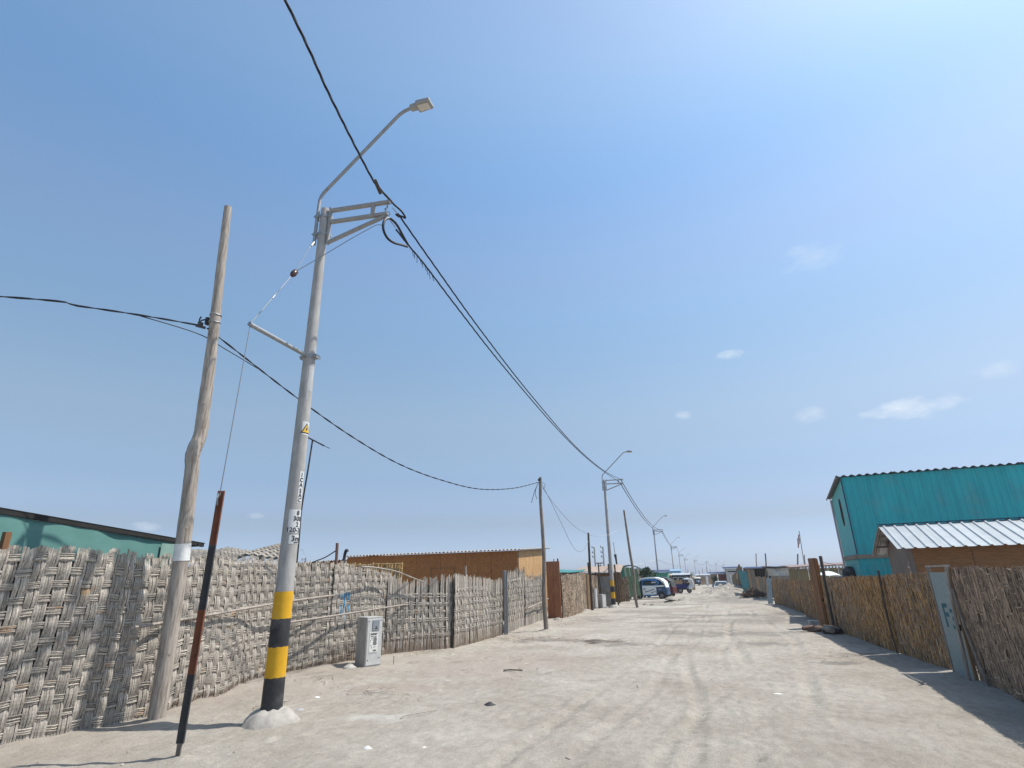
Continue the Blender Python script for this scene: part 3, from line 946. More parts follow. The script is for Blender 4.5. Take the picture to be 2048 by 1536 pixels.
# bracket frame that carries the cables
bd = Vector((1.13, 0.135, 0)).normalized()
def B(u, z, s=0.0):
    q = bd * u + Vector((-bd.y, bd.x, 0)) * s
    return (q.x, q.y, z)
mb = MB()
mb.beam(B(0.11, 7.10), B(0.11, 7.83), 0.06, 0.035, bd)
mb.beam(B(0.13, 7.775), B(1.20, 7.775), 0.065, 0.055)
mb.beam(B(0.13, 7.54), B(1.17, 7.54), 0.065, 0.055)
mb.beam(B(0.90, 7.57), B(0.90, 7.75), 0.06, 0.06, bd)
mb.beam(B(0.12, 7.135, 0.0), B(1.15, 7.505, 0.0), 0.05, 0.055)
mb.build('bracket', M_ARMGREY, lamp, bevel=0.004)
for z in (7.66, 7.30):
    mb = MB(); mb.lathe([(0.078, -0.028), (0.0785, 0.028)], 20, (0, 0, z)); mb.box((-0.10, -0.06, z), (0.10, 0.03, 0.045)); mb.box((0.09, 0.03, z), (0.07, 0.11, 0.045)); mb.box((-0.13, -0.02, z), (0.03, 0.12, 0.05))
    mb.tube([(-0.16, -0.08, z), (-0.16, 0.08, z)], 0.009, 6)
    mb.build('clamp', M_GALV, lamp, bevel=0.003)
for u, z in ((1.16, 7.775), (1.13, 7.54)):
    mb = MB()
    mb.tube([B(u, z - 0.10), B(u, z + 0.10)], 0.011, 6)
    mb.tube([B(u + 0.045 + 0.04 * math.cos(k * PI / 6), z + 0.04 * math.sin(k * PI / 6)) for k in range(12)], 0.008, 6, closed=True)
    mb.box(B(u, z + 0.10), (0.03, 0.03, 0.02)); mb.box(B(u, z - 0.10), (0.03, 0.03, 0.02))
    mb.build('eye_bolt', M_GALV, lamp)
basic = [c.name for c in lamp.children]
# only on the nearest pole: strut, hazard sign, painted numbers
mb = MB()
mb.tube([(0.0, -0.09, 5.035), (0.0, -1.24, 5.035)], 0.032, 10)
mb.tube([(0, -1.24, 5.035), (0, -1.29, 5.04)], 0.034, 10)
st = mb.build('strut', M_GALV, lamp, smooth=True)
mb = MB(); mb.lathe([(0.0965, -0.035), (0.096, 0.035)], 22, (0, 0, 5.035)); mb.box((0.115, 0.02, 5.035), (0.06, 0.09, 0.06)); mb.box((-0.115, 0.0, 5.035), (0.06, 0.09, 0.06)); mb.box((0, -0.10, 5.035), (0.08, 0.05, 0.07))
mb.tube([(0.13, -0.07, 5.02), (0.13, 0.1, 5.02)], 0.009, 6); mb.tube([(0.13, -0.07, 5.05), (0.13, 0.1, 5.05)], 0.009, 6); mb.tube([(-0.13, -0.07, 5.035), (-0.13, 0.08, 5.035)], 0.009, 6)
mb.build('clamp', M_GALV, lamp, bevel=0.003)
A0 = math.radians(-9)
mb = MB(); bent_patch(mb, A0 + 0.05, 0.75, 3.76, 3.965, 0.002)
sg = mb.build('hazard_sticker', M_STICKER, lamp)
mb = MB(); bent_region(mb, lambda x: -0.075, lambda x: 0.085 - abs(x) / 0.085 * 0.16, -0.085, 0.085, A0, 3.86, 0.0045)
mb.build('black_triangle', M_INK, sg)
mb = MB(); bent_region(mb, lambda x: -0.062, lambda x: 0.058 - abs(x) / 0.062 * 0.12, -0.062, 0.062, A0, 3.86, 0.0065)
mb.build('yellow_field', mat('sign_yellow', (0.70, 0.44, 0.05), rough=0.5), sg)
mb = MB(); bent_poly(mb, [(0.012, 0.03), (-0.022, -0.018), (-0.003, -0.014), (-0.014, -0.052), (0.022, -0.004), (0.004, -0.008)], A0, 3.86, 0.0085)
mb.build('bolt_mark', M_INK, sg)
mb = MB(); bent_patch(mb, A0 + 0.03, 0.36, 2.755, 3.215, 0.002)
pl = mb.build('letter_sticker', M_STICKER, lamp)
mb = MB()
for ch, z in (('I', 3.135), ('C', 3.062), ('A', 2.99), ('S', 2.905), ('A', 2.84), ('C', 2.772)):
    bent_text(mb, ch, 0.082, A0, z)
mb.build('lettering', M_INK, pl)
mb = MB(); bent_patch(mb, A0, 1.15, 2.345, 2.665, 0.002, 14)
pl = mb.build('number_sticker', M_STICKER, lamp)
mb = MB()
for tx, z in (('8', 2.59), ('300', 2.51), ('2', 2.43), ('120-240', 2.355)):
    bent_text(mb, tx, 0.088, A0, z)
mb.build('lettering', M_INK, pl)
mb = MB(); bent_patch(mb, A0, 0.85, 2.195, 2.315, 0.002)
pl = mb.build('height_sticker', M_STICKER, lamp)
mb = MB(); bent_text(mb, '3m', 0.105, A0, 2.232); bent_patch(mb, A0 + 0.12, 0.36, 2.208, 2.22, 0.006)
mb.build('lettering', M_INK, pl)
# a torn paper stain and cement seams on the upper shaft
mb = MB(); bent_patch(mb, A0 - 0.1, 0.5, 4.45, 4.86, 0.0015); bent_patch(mb, A0 - 0.5, 0.15, 4.3, 4.6, 0.002)
mb.build('paper_scrap', mat('faded_paper', (0.44, 0.45, 0.455), (0.34, 0.35, 0.355), scale=7, rough=0.9), lamp)

only_first = [c.name for c in lamp.children if c.name not in basic]
def lamp_copy(loc, label, scale=(1, 1, 1), rz=0.0):
    r = lamp.copy(); COL.objects.link(r)
    r.location = (loc[0], loc[1], gz(loc[0], loc[1]) if loc[1] < 60 else 0.0); r.rotation_euler = (0, 0, rz); r['label'] = label; r.scale = scale
    for ch in list(lamp.children):
        if ch.name in only_first: continue
        c = ch.copy(); COL.objects.link(c); c.parent = r
        for g in list(ch.children):
            d = g.copy(); COL.objects.link(d); d.parent = c
    return r
lamp_copy((-4.92, 33.9), 'second striped lamp pole along the street, beside two small meter boxes', (0.93, 0.93, 0.925))
lamp_copy((-5.0, 74.0), 'third lamp pole along the street, rising behind the parked three-wheelers', (0.93, 0.93, 0.92))
lamp_copy((-4.99, 119.0), 'fourth lamp pole along the street, in front of the dark glazed shack', (0.93, 0.93, 0.92))
lamp_copy((-5.2, 168.0), 'fifth lamp pole along the street, left of the palm', (0.93, 0.93, 0.92))
lamp_copy((-4.9, 214.0), 'sixth lamp pole along the street, rising out of the palm', (0.93, 0.93, 0.92))
lamp_copy((-1.8, 233.0), 'distant lamp pole just above the far blue three-wheeler', (0.93, 0.93, 0.92))
lamp_copy((2.78, 266.0), 'distant lamp pole above the white door far down the street', (0.93, 0.93, 0.92))
lamp_copy((7.9, 320.0), 'distant lamp pole above the parked white car', (0.93, 0.93, 0.92))
lamp_copy((12.9, 360.0), 'most distant lamp pole, over the dark red house', (0.93, 0.93, 0.92))
lamp_copy((-46.0, 60.0), 'far lamp pole beyond the huts, close beside the front pole', (0.8, 0.8, 0.60), 2.6)

# ------------------------------------------------------------------ wooden poles
def wood_pole(label, pts, rad, m, group=None, n=12, name='wooden_pole', cat='pole', steps=8):
    base = Vector(pts[0])
    base.z = min(base.z, gz(base.x, base.y) if base.y < 60 else 0.0) if base.z < 0.5 else base.z
    th = thing(name, label, cat, base, 0, group)
    P_ = []; R_ = []
    k = len(pts)
    for i in range(k - 1):
        p0, p1, p2, p3 = (Vector(pts[max(0, i - 1)]), Vector(pts[i]), Vector(pts[i + 1]), Vector(pts[min(k - 1, i + 2)]))
        for j in range(steps):
            t = j / steps
            q = 0.5 * ((2 * p1) + (p2 - p0) * t + (2 * p0 - 5 * p1 + 4 * p2 - p3) * t * t + (3 * p1 - p0 - 3 * p2 + p3) * t ** 3)
            P_.append(q - base); R_.append((rad[i] + (rad[i + 1] - rad[i]) * t) * (1 + U(-0.03, 0.03)))
    P_.append(Vector(pts[-1]) - base); R_.append(rad[-1])
    P_[0] = P_[0] - Vector((0, 0, 0.1)) if P_[0].z > -0.05 and pts[0][2] < 0.5 else P_[0]
    mb = MB(); mb.tube(P_, R_, n)
    mb.build('trunk', m, th, smooth=True)
    return th, P_, R_

w1, wp, wr = wood_pole('crooked bare wooden pole with a white painted band, in front of the left woven fence',
          [(-6.91, 6.35, 0.0), (-6.905, 6.33, 0.9), (-6.90, 6.32, 1.49), (-6.90, 6.29, 2.28), (-6.90, 6.235, 3.20), (-6.90, 6.20, 3.50), (-6.90, 6.272, 3.82), (-6.90, 6.255, 4.2), (-6.90, 6.225, 4.93), (-6.90, 6.18, 5.67), (-6.90, 6.11, 6.73), (-6.90, 6.05, 7.74)],
          [0.105, 0.104, 0.102, 0.10, 0.094, 0.098, 0.094, 0.091, 0.084, 0.077, 0.068, 0.058], M_POLE, n=16)
mb = MB(); mb.tube([(-6.90, 6.305, 2.00), (-6.90, 6.30, 2.12), (-6.90, 6.292, 2.23)], [0.1055, 0.1045, 0.1035], 18, caps=False)
mb.build('white_band', M_WHITEPAINT, w1, origin=w1.location, smooth=True)
mb = MB()
for z in (5.62, 5.75):
    mb.tube([(-6.90 + 0.082 * math.cos(k * PI / 9), 6.178 + 0.082 * math.sin(k * PI / 9), z + 0.006 * math.sin(k)) for k in range(18)], 0.009, 6, closed=True)
mb.build('steel_strap', M_GALV, w1, origin=w1.location)
mb = MB(); mb.box((-6.99, 6.13, 5.64), (0.05, 0.06, 0.12)); mb.tube([(-7.0, 6.1, 5.66), (-7.05, 6.07, 5.64), (-7.08, 6.05, 5.60), (-7.07, 6.05, 5.66), (-7.06, 6.06, 5.70)], 0.012, 6); mb.box((-7.05, 6.06, 5.565), (0.05, 0.06, 0.07)); mb.beam((-7.10, 6.03, 5.54), (-6.98, 6.10, 5.51), 0.03, 0.035)
mb.build('cable_clamp', M_BLACK, w1, origin=w1.location)

wood_pole('thin dark wooden pole before the low woven mat, wires tied at its top',
          [(-5.15, 19.58, 0.0), (-5.19, 19.58, 1.0), (-5.14, 19.57, 2.2), (-5.15, 19.57, 3.3), (-5.18, 19.57, 4.3), (-5.15, 19.57, 5.15)], [0.085, 0.08, 0.068, 0.062, 0.056, 0.05], M_POLE_GREY)
wood_pole('slim dark wooden pole leaning at the edge of the street, before the green tin sheets',
          [(-3.59, 33.7, 0.0), (-3.66, 33.65, 0.9), (-3.62, 33.65, 1.7), (-3.72, 33.65, 3.0), (-3.80, 33.68, 4.3), (-3.86, 33.68, 5.36)], [0.075, 0.09, 0.075, 0.07, 0.06, 0.05], M_POLE_GREY, n=8)
wood_pole('slim dark pole behind the upright meter boxes, left of the second striped pole',
          [(-5.72, 31.5, 0.0), (-5.72, 31.5, 1.5), (-5.69, 31.5, 3.0), (-5.67, 31.5, 4.0)], [0.075, 0.07, 0.06, 0.05], M_DARKWOOD, n=8)

# ------------------------------------------------------------------ the guy wire and its iron stake
def tr(pts, base): return [tuple(Vector(p) - Vector(base)) for p in pts]
bs_ = (-5.31, 5.22, gz(-5.31, 5.22))
stk = thing('iron_stake', 'leaning iron angle stake painted in black and rust brown stretches', 'stake', bs_)
zs = [(-0.12, 0.11, M_POLE_GREY), (0.11, 0.745, M_BLACK), (0.745, 1.385, M_RUST), (1.385, 2.075, M_BLACK), (2.075, 2.69, M_RUST)]
lx = lambda z: -0.012 + 0.016 * z
for z0, z1, m in zs:
    mb = MB()
    k = 0.035
    if m is M_POLE_GREY: k = 0.022
    for a, b in (((lx(z0) + 0.0, 0.0), (lx(z1) + 0.0, 0.0)),):
        mb.beam((a[0], a[1], z0), (b[0], b[1], z1), k * 2, 0.008, (0.6, -0.8, 0))
        mb.beam((a[0] + k * 0.8, a[1] + k * 0.6, z0), (b[0] + k * 0.8, b[1] + k * 0.6, z1), 0.008, k * 2, (0.6, -0.8, 0))
    o = mb.build('stake_section', m, stk)
    if m is M_RUST: o['label'] = 'rust brown stretch of the stake'
mb = MB(); mb.tube([(lx(2.6) + 0.0, -0.02, 2.52), (lx(2.6) - 0.01, -0.03, 2.60), (lx(2.6) - 0.02, -0.01, 2.66)], 0.01, 6); mb.build('shackle', M_GALV, stk)

def wire(name, label, cat, pts, r, m, n=5, group=None, twist=None):
    o = Vector(pts[0])
    mb = MB()
    if twist:
        P_ = [Vector(p) for p in pts]
        # resample
        d = [0.0]
        for a, b in zip(P_, P_[1:]): d.append(d[-1] + (b - a).length)
        step = twist[1] / 7.0
        cnt = int(d[-1] / step)
        xs = np.array([[p.x, p.y, p.z] for p in P_])
        ss = np.linspace(0, d[-1], cnt)
        q = np.stack([np.interp(ss, d, xs[:, i]) for i in range(3)], -1)
        for s in range(twist[0]):
            pts_ = []
            for i in range(cnt):
                t_ = Vector(q[min(i + 1, cnt - 1)] - q[max(i - 1, 0)]).normalized()
                n1 = t_.cross(Vector((0, 0, 1))).normalized(); n2 = n1.cross(t_)
                a = 2 * PI * (ss[i] / twist[1] + s / twist[0])
                pts_.append(Vector(q[i]) + (n1 * math.cos(a) + n2 * math.sin(a)) * r * 1.05 - o)
            mb.tube(pts_, r, n, caps=False)
    else:
        mb.tube(tr(pts, o), r, n)
    ob = mb.build(name, m, None, smooth=True)
    ob.location = o
    return tag(ob, label, cat, group)

def sag(p, q, depth, n=24):
    p, q = Vector(p), Vector(q)
    return [tuple(p.lerp(q, k / n) - Vector((0, 0, 4 * depth * (k / n) * (1 - k / n)))) for k in range(n + 1)]

def smooth(pts, steps=8):
    out = []; k = len(pts)
    for i in range(k - 1):
        p0, p1, p2, p3 = (Vector(pts[max(0, i - 1)]), Vector(pts[i]), Vector(pts[i + 1]), Vector(pts[min(k - 1, i + 2)]))
        for j in range(steps):
            t = j / steps
            out.append(tuple(0.5 * ((2 * p1) + (p2 - p0) * t + (2 * p0 - 5 * p1 + 4 * p2 - p3) * t * t + (3 * p1 - p0 - 3 * p2 + p3) * t ** 3)))
    out.append(tuple(pts[-1]))
    return out

X0, Y0, Z0 = -5.46, 6.737, gz(-5.46, 6.737)
guy = thing('guy_wire', 'thin steel guy wire from the front pole over its strut to the iron stake', 'wire', (X0, Y0 - 1.27, 5.03 + Z0))
g0 = Vector(guy.location)
mb = MB()
tip = (X0, Y0 - 1.27, 5.05 + Z0); ins = (X0, 6.17, 6.22); top = (X0 - 0.03, 6.66, 7.22)
mb.tube(tr([(-5.31 + lx(2.6), 5.21, 2.62 + bs_[2]), tip], g0), 0.006, 5)
mb.tube(tr([tip, (X0, 6.12, 6.14)], g0), 0.006, 5)
mb.tube(tr([(X0, 6.2, 6.27), (X0, 6.45, 6.86), (X0 - 0.02, 6.55, 7.02), top], g0), 0.0045, 5)
mb.build('wire', M_STEELWIRE, guy)
mb = MB(); mb.tube(tr([(X0, 6.13, 6.15), (X0, 6.15, 6.19), (X0, 6.17, 6.22), (X0, 6.20, 6.27), (X0, 6.215, 6.30)], g0), [0.02, 0.045, 0.048, 0.045, 0.02], 10)
mb.build('insulator', mat('brown_porcelain', (0.085, 0.04, 0.03), (0.05, 0.025, 0.02), scale=9, rough=0.25), guy, smooth=True)
mb = MB(); mb.tube(tr([(X0 - 0.01, 6.50, 6.93), (X0 - 0.015, 6.53, 6.98), (X0 - 0.02, 6.58, 7.06)], g0), 0.018, 6); mb.tube(tr([(X0, 5.80, 5.6), (X0, 5.84, 5.67)], g0), 0.012, 6)
mb.build('turnbuckle', M_GALV, guy)

GC = 'black overhead cables'
bt1 = Vector((X0 + B(1.22, 7.775)[0], Y0 + B(1.22, 7.775)[1], 7.775 + Z0)); bt2 = Vector((X0 + B(1.19, 7.54)[0], Y0 + B(1.19, 7.54)[1], 7.54 + Z0))
wire('overhead_cable', 'thick black twisted cable dropping from the top edge to the front bracket', 'cable', smooth([(3.2, -28, 9.2), (0.2, -14.0, 8.1), (-2.60, -1.2, 7.72), (-3.57, 3.39, 7.70), (-3.87, 4.62, 7.70), (-4.17, 6.08, 7.69), (-4.22, 6.45, 7.72), (-4.16, 6.85, 7.66)], 10), 0.0095, M_RUBBER, group=GC, twist=(3, 0.8))
wire('cable_splice', 'tight black cable bend hanging off the bracket end of the front pole', 'cable', smooth([(-4.16, 6.85, 7.66), (-4.09, 6.98, 7.60), (-4.06, 7.06, 7.52), (-4.12, 7.04, 7.55), (-4.22, 7.02, 7.60), (-4.2, 7.1, 7.6)], 6), 0.017, M_RUBBER, 6, group=GC)
wire('dead_end_clamp', 'dark cable clamp and link pulling on the upper bracket arm', 'clamp', [(-4.19, 6.27, 7.72), (-4.20, 6.34, 7.70), (-4.21, 6.45, 7.66), (-4.22, 6.5, 7.65)], 0.032, M_DARKWOOD, 6)
wire('link_wire', 'pale link from the dark clamp down to the bracket eye bolt', 'wire', [(-4.21, 6.48, 7.68), tuple(bt1)], 0.008, M_GALV)
wire('link_wire', 'pale link from the bracket eye bolt to the upper outgoing cable', 'wire', [tuple(bt1 + Vector((0, 0.05, -0.08))), (-4.2, 7.06, 7.62)], 0.008, M_GALV)
wire('link_wire', 'pale link from the lower bracket eye bolt to the looped cable', 'wire', [tuple(bt2 + Vector((0, 0.05, -0.1))), (-4.21, 7.02, 7.32)], 0.008, M_GALV)
p2b = Vector((-3.93, 33.95, 7.23))
up_pts = [(-4.2, 7.05, 7.63), (-4.19, 8.31, 7.45), (-4.17, 10.95, 7.12), (-4.14, 15.0, 6.79), (-4.10, 21.3, 6.56), (-4.02, 28.0, 6.74), tuple(p2b)]
wire('overhead_cable', 'upper of the two black cables sagging from the front pole to the second pole', 'cable', smooth(up_pts, 14), 0.0085, M_RUBBER, group=GC, twist=(3, 0.9))
lo_pts = [(-4.21, 7.03, 7.30), (-4.19, 7.5, 7.24), (-4.18, 8.10, 7.20), (-4.17, 9.6, 7.04), (-4.15, 12.3, 6.80), (-4.12, 17.4, 6.55), (-4.08, 22.5, 6.50), (-4.03, 27.8, 6.68), (-3.98, 33.8, 7.04)]
wire('overhead_cable', 'lower of the two black cables sagging from the front pole to the second pole', 'cable', smooth(lo_pts, 12), 0.0085, M_RUBBER, group=GC, twist=(3, 0.9))
loop = [(-4.19, 7.42, 7.24), (-4.205, 7.24, 7.33), (-4.22, 7.06, 7.42), (-4.24, 6.88, 7.42), (-4.26, 6.76, 7.33), (-4.27, 6.72, 7.20), (-4.27, 6.76, 7.09), (-4.26, 6.88, 7.03), (-4.245, 7.06, 7.06), (-4.23, 7.25, 7.14), (-4.2, 7.42, 7.2)]
lo = wire('cable_loop', 'round black cable loop hanging under the bracket of the front pole', 'cable', smooth(loop, 6), 0.021, M_RUBBER, 8)
mb = MB()
for k in range(9):
    y = 7.55 + k * 0.10
    mb.tube([(-4.18, y, 7.24 - (y - 7.5) * 0.07), (-4.18 + U(-.03, .03), y + U(0.02, 0.08), 7.10 - (y - 7.5) * 0.07 + U(-.03, .04))], 0.006, 4)
o = mb.build('cable_ties', M_RUBBER, None, origin=(-4.18, 7.5, 7.2)); o.location = (-4.18, 7.5, 7.2)
tag(o, 'loose tie tails hanging from the lower cable beside the loop', 'cable ties')
wire('tail_wire', 'thin steel tail from the guy insulator curving to the cable loop under the bracket', 'wire', smooth([(X0 + 0.02, 6.22, 6.30), (-5.25, 6.45, 6.62), (-4.85, 6.65, 7.0), (-4.55, 6.72, 7.18), (-4.42, 6.74, 7.24), (-4.34, 6.74, 7.23), (-4.27, 6.72, 7.18)], 6), 0.006, M_STEELWIRE)
# farther spans
spans = [((-3.93, 33.95, 7.23), (-4.0, 74.0, 7.16), 0.85), ((-4.0, 74.0, 7.16), (-3.95, 119.0, 7.16), 0.9), ((-3.95, 119, 7.16), (-4.2, 168, 7.1), 0.9), ((-4.2, 168, 7.1), (-3.9, 214, 7.1), 0.9)]
nm = ['between the second and third poles', 'between the third and fourth poles', 'between the fourth and fifth poles', 'between the fifth and sixth poles']
for (p, q, d), w in zip(spans, nm):
    wire('overhead_cable', 'upper distant cable ' + w, 'cable', sag(p, q, d, 20), 0.026, M_RUBBER, 4, GC)
    if p[1] < 80:
        wire('overhead_cable', 'lower distant cable ' + w, 'cable', sag(Vector(p) - Vector((0.05, 0, 0.2)), Vector(q) - Vector((0.05, 0, 0.2)), d, 20), 0.026, M_RUBBER, 4, GC)
wire('overhead_cable', 'faint distant cable drooping between the far lamp poles on the right', 'cable', sag((-1.8, 233, 6.9), (2.78, 266, 6.9), 1.3, 14) + sag((2.78, 266, 6.9), (7.9, 320, 6.9), 1.3, 14)[1:] + sag((7.9, 320, 6.9), (12.9, 360, 6.9), 1.2, 14)[1:], 0.05, M_RUBBER, 4, GC)
# the cable strung between wooden poles
wire('service_cable', 'black cable from the left picture edge to the clamp on the crooked pole', 'cable', smooth([(-22, -6, 5.6), (-13.5, 0.6, 5.05), (-8.3, 4.08, 5.29), (-7.75, 4.72, 5.36), (-7.32, 5.42, 5.45), (-7.08, 6.04, 5.55)], 8), 0.008, M_RUBBER, group=GC, twist=(2, 0.7))
sv = [(-6.94, 6.1, 5.50), (-6.90, 6.6, 5.36), (-6.70, 8.06, 4.90), (-6.50, 9.6, 4.50), (-6.27, 11.22, 4.20), (-6.02, 13.0, 4.09), (-5.76, 15.01, 4.13), (-5.45, 17.3, 4.46), (-5.18, 19.5, 4.97)]
wire('service_cable', 'black cable sagging from the crooked pole to the thin dark leaning pole', 'cable', smooth(sv, 8), 0.008, M_RUBBER, group=GC, twist=(2, 0.7))
wire('service_cable', 'short second strand passing behind the crooked pole below its clamp', 'cable', smooth([(-7.42, 5.25, 5.43), (-7.02, 6.0, 5.38), (-6.88, 6.45, 5.27), (-6.80, 7.2, 5.15)], 6), 0.008, M_RUBBER, group=GC)
wire('loose_wire', 'grey wire sagging low from the thin dark pole towards the slim pole', 'wire', smooth([(-5.14, 19.57, 4.95), (-5.0, 20.3, 4.4), (-5.1, 22.5, 3.7), (-5.3, 25.5, 2.95), (-5.5, 28.5, 2.9), (-5.66, 31.4, 3.55)], 8), 0.009, M_STEELWIRE, 4)
wire('loose_wire', 'grey wire running from the thin dark pole to the top of the slim pole', 'wire', smooth([(-5.14, 19.57, 4.85), (-5.25, 22.5, 4.35), (-5.45, 27, 3.95), (-5.67, 31.5, 3.93)], 8), 0.009, M_STEELWIRE, 4)
wire('loose_wire', 'faint wire from the slim pole past the second lamp pole to the leaning pole', 'wire', sag((-5.67, 31.5, 3.9), (-3.82, 33.68, 4.55), 0.30, 12), 0.008, M_STEELWIRE, 4)
mb = MB(); mb.tube(smooth([(-5.2, 19.5, 4.95), (-5.32, 19.5, 4.75), (-5.42, 19.5, 4.5), (-5.5, 19.5, 4.25)], 5), 0.010, 5); mb.tube(smooth([(-5.24, 19.5, 4.9), (-5.34, 19.5, 4.65), (-5.32, 19.5, 4.45), (-5.28, 19.5, 4.36)], 5), 0.009, 5); mb.tube(smooth([(-5.1, 19.5, 4.95), (-5.0, 19.5, 4.9), (-4.98, 19.5, 4.78), (-5.06, 19.5, 4.72)], 5), 0.007, 5); mb.box((-5.19, 19.5, 5.05), (0.06, 0.06, 0.08))
o = mb.build('wire_ends', M_RUBBER, None, origin=(-5.2, 19.5, 4.9)); o.location = (-5.2, 19.5, 4.9)
tag(o, 'cut wire ends dangling from the top of the thin dark pole', 'wire')
wire('overhead_cable', 'thin distant cable crossing behind the parked three-wheelers', 'cable', sag((-9, 70, 2.9), (-4.99, 74, 3.6), 0.2, 10) + sag((-4.99, 74, 3.6), (-1.8, 233, 6.2), 1.2, 14)[1:], 0.02, M_STEELWIRE, 4, GC)
# ------------------------------------------------------------------ building materials
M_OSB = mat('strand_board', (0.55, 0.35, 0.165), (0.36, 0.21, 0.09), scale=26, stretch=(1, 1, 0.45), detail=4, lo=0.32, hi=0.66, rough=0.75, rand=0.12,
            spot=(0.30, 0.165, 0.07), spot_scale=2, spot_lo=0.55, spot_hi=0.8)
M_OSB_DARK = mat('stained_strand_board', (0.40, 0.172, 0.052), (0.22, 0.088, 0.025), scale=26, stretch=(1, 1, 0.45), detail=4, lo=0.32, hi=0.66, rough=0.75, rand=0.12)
M_OSB_RED = mat('reddish_board', (0.34, 0.150, 0.075), (0.22, 0.090, 0.045), scale=5, stretch=(6, 6, 0.5), detail=6, rough=0.7, rand=0.1)
M_PLYBROWN = mat('brown_ply', (0.25, 0.125, 0.052), (0.17, 0.083, 0.034), scale=5, stretch=(1.2, 1.2, 6), detail=6, rough=0.7, rand=0.1)
M_PLYGREY = mat('greyed_ply', (0.27, 0.22, 0.175), (0.19, 0.15, 0.12), scale=5, stretch=(5, 5, 0.5), detail=6, rough=0.8, rand=0.12)
M_ZINC = mat('zinc_sheet', (0.55, 0.57, 0.58), (0.44, 0.46, 0.475), scale=4, stretch=(1, 3, 3), rough=0.4, metal=0.55, rand=0.08)
M_WHITEROOF = mat('white_metal_roof', (0.36, 0.39, 0.40), (0.30, 0.335, 0.345), scale=3, rough=0.45, spec=0.4, rand=0.08, spot=(0.45, 0.46, 0.44), spot_scale=3, spot_lo=0.68, spot_hi=0.8)
M_FIBRO = mat('grey_fibre_cement', (0.32, 0.315, 0.31), (0.24, 0.235, 0.23), scale=7, rough=0.9, rand=0.1)
M_TEALMETAL = mat('teal_painted_metal', (0.024, 0.41, 0.44), (0.020, 0.345, 0.385), scale=2.5, stretch=(1, 1, 0.4), rough=0.5, spec=0.4, rand=0.18, spot=(0.09, 0.30, 0.31), spot_scale=1.4, spot_lo=0.52, spot_hi=0.80)
M_TEALFLAT = mat('teal_painted_board', (0.12, 0.43, 0.42), (0.10, 0.39, 0.385), scale=3, rough=0.7, rand=0.08)
M_GREENNET = mat('green_shade_net', (0.125, 0.265, 0.235), (0.105, 0.235, 0.21), scale=5, stretch=(1, 0.6, 1.5), rough=0.85, spot=(0.03, 0.14, 0.115), spot_scale=1.6, spot_lo=0.68, spot_hi=0.72)
M_PALENET = mat('pale_green_sheet', (0.24, 0.36, 0.30), (0.20, 0.31, 0.26), scale=6, rough=0.8)
M_GREENTIN = mat('green_tin', (0.165, 0.255, 0.140), (0.125, 0.20, 0.11), scale=5, stretch=(3, 3, 0.5), rough=0.6, rand=0.12)
M_BLUETIN = mat('blue_tin', (0.20, 0.36, 0.50), (0.16, 0.30, 0.43), scale=4, rough=0.55, rand=0.1)
M_TEALDOOR = mat('teal_tin_door', (0.10, 0.30, 0.31), (0.08, 0.24, 0.26), scale=4, stretch=(3, 3, 0.5), rough=0.55)
M_DARK = mat('dark_interior', (0.022, 0.021, 0.020), (0.03, 0.028, 0.026), rough=0.9)
M_DARKBLUE = mat('dark_blue_edge', (0.02, 0.035, 0.09), (0.03, 0.045, 0.10), rough=0.6)
M_GLASS = mat('dark_glass', (0.016, 0.026, 0.034), (0.03, 0.045, 0.055), scale=3, rough=0.08, spec=0.6)
M_TARP = mat('pale_tarp', (0.52, 0.50, 0.46), (0.40, 0.38, 0.35), scale=5, rough=0.7)
M_TARPWHITE = mat('white_tarp', (0.74, 0.76, 0.76), (0.62, 0.65, 0.66), scale=4, rough=0.5)
M_TARPBLUE = mat('blue_tarp', (0.045, 0.085, 0.28), (0.035, 0.065, 0.22), scale=4, rough=0.5)
M_REDWALL = mat('dark_red_wall', (0.17, 0.055, 0.045), (0.12, 0.04, 0.034), scale=5, rough=0.8)
M_PINK = mat('pink_wall', (0.48, 0.30, 0.30), (0.42, 0.26, 0.26), scale=5, rough=0.8)
M_TAN = mat('tan_wall', (0.40, 0.27, 0.16), (0.30, 0.19, 0.11), scale=6, stretch=(4, 4, 0.6), rough=0.8, rand=0.2)
M_GREYBOARD = mat('grey_green_board', (0.27, 0.315, 0.30), (0.225, 0.265, 0.255), scale=22, detail=6, rough=0.8, grain=0.25)
M_FOLIAGE = mat('dusty_foliage', (0.055, 0.090, 0.032), (0.030, 0.052, 0.018), scale=3, rough=0.6, tint=0.6)
M_PALMLEAF = mat('dusty_palm_leaf', (0.13, 0.165, 0.105), (0.085, 0.11, 0.07), scale=3, rough=0.7, tint=0.5)
M_BRUSH = mat('dry_brush', (0.155, 0.105, 0.080), (0.07, 0.045, 0.036), scale=6, stretch=(4, 4, 4), rough=0.85, tint=0.6)
M_REDCLOTH = mat('red_cloth', (0.26, 0.05, 0.05), rough=0.8)
M_WHITECLOTH = mat('white_cloth', (0.78, 0.78, 0.78), rough=0.8)

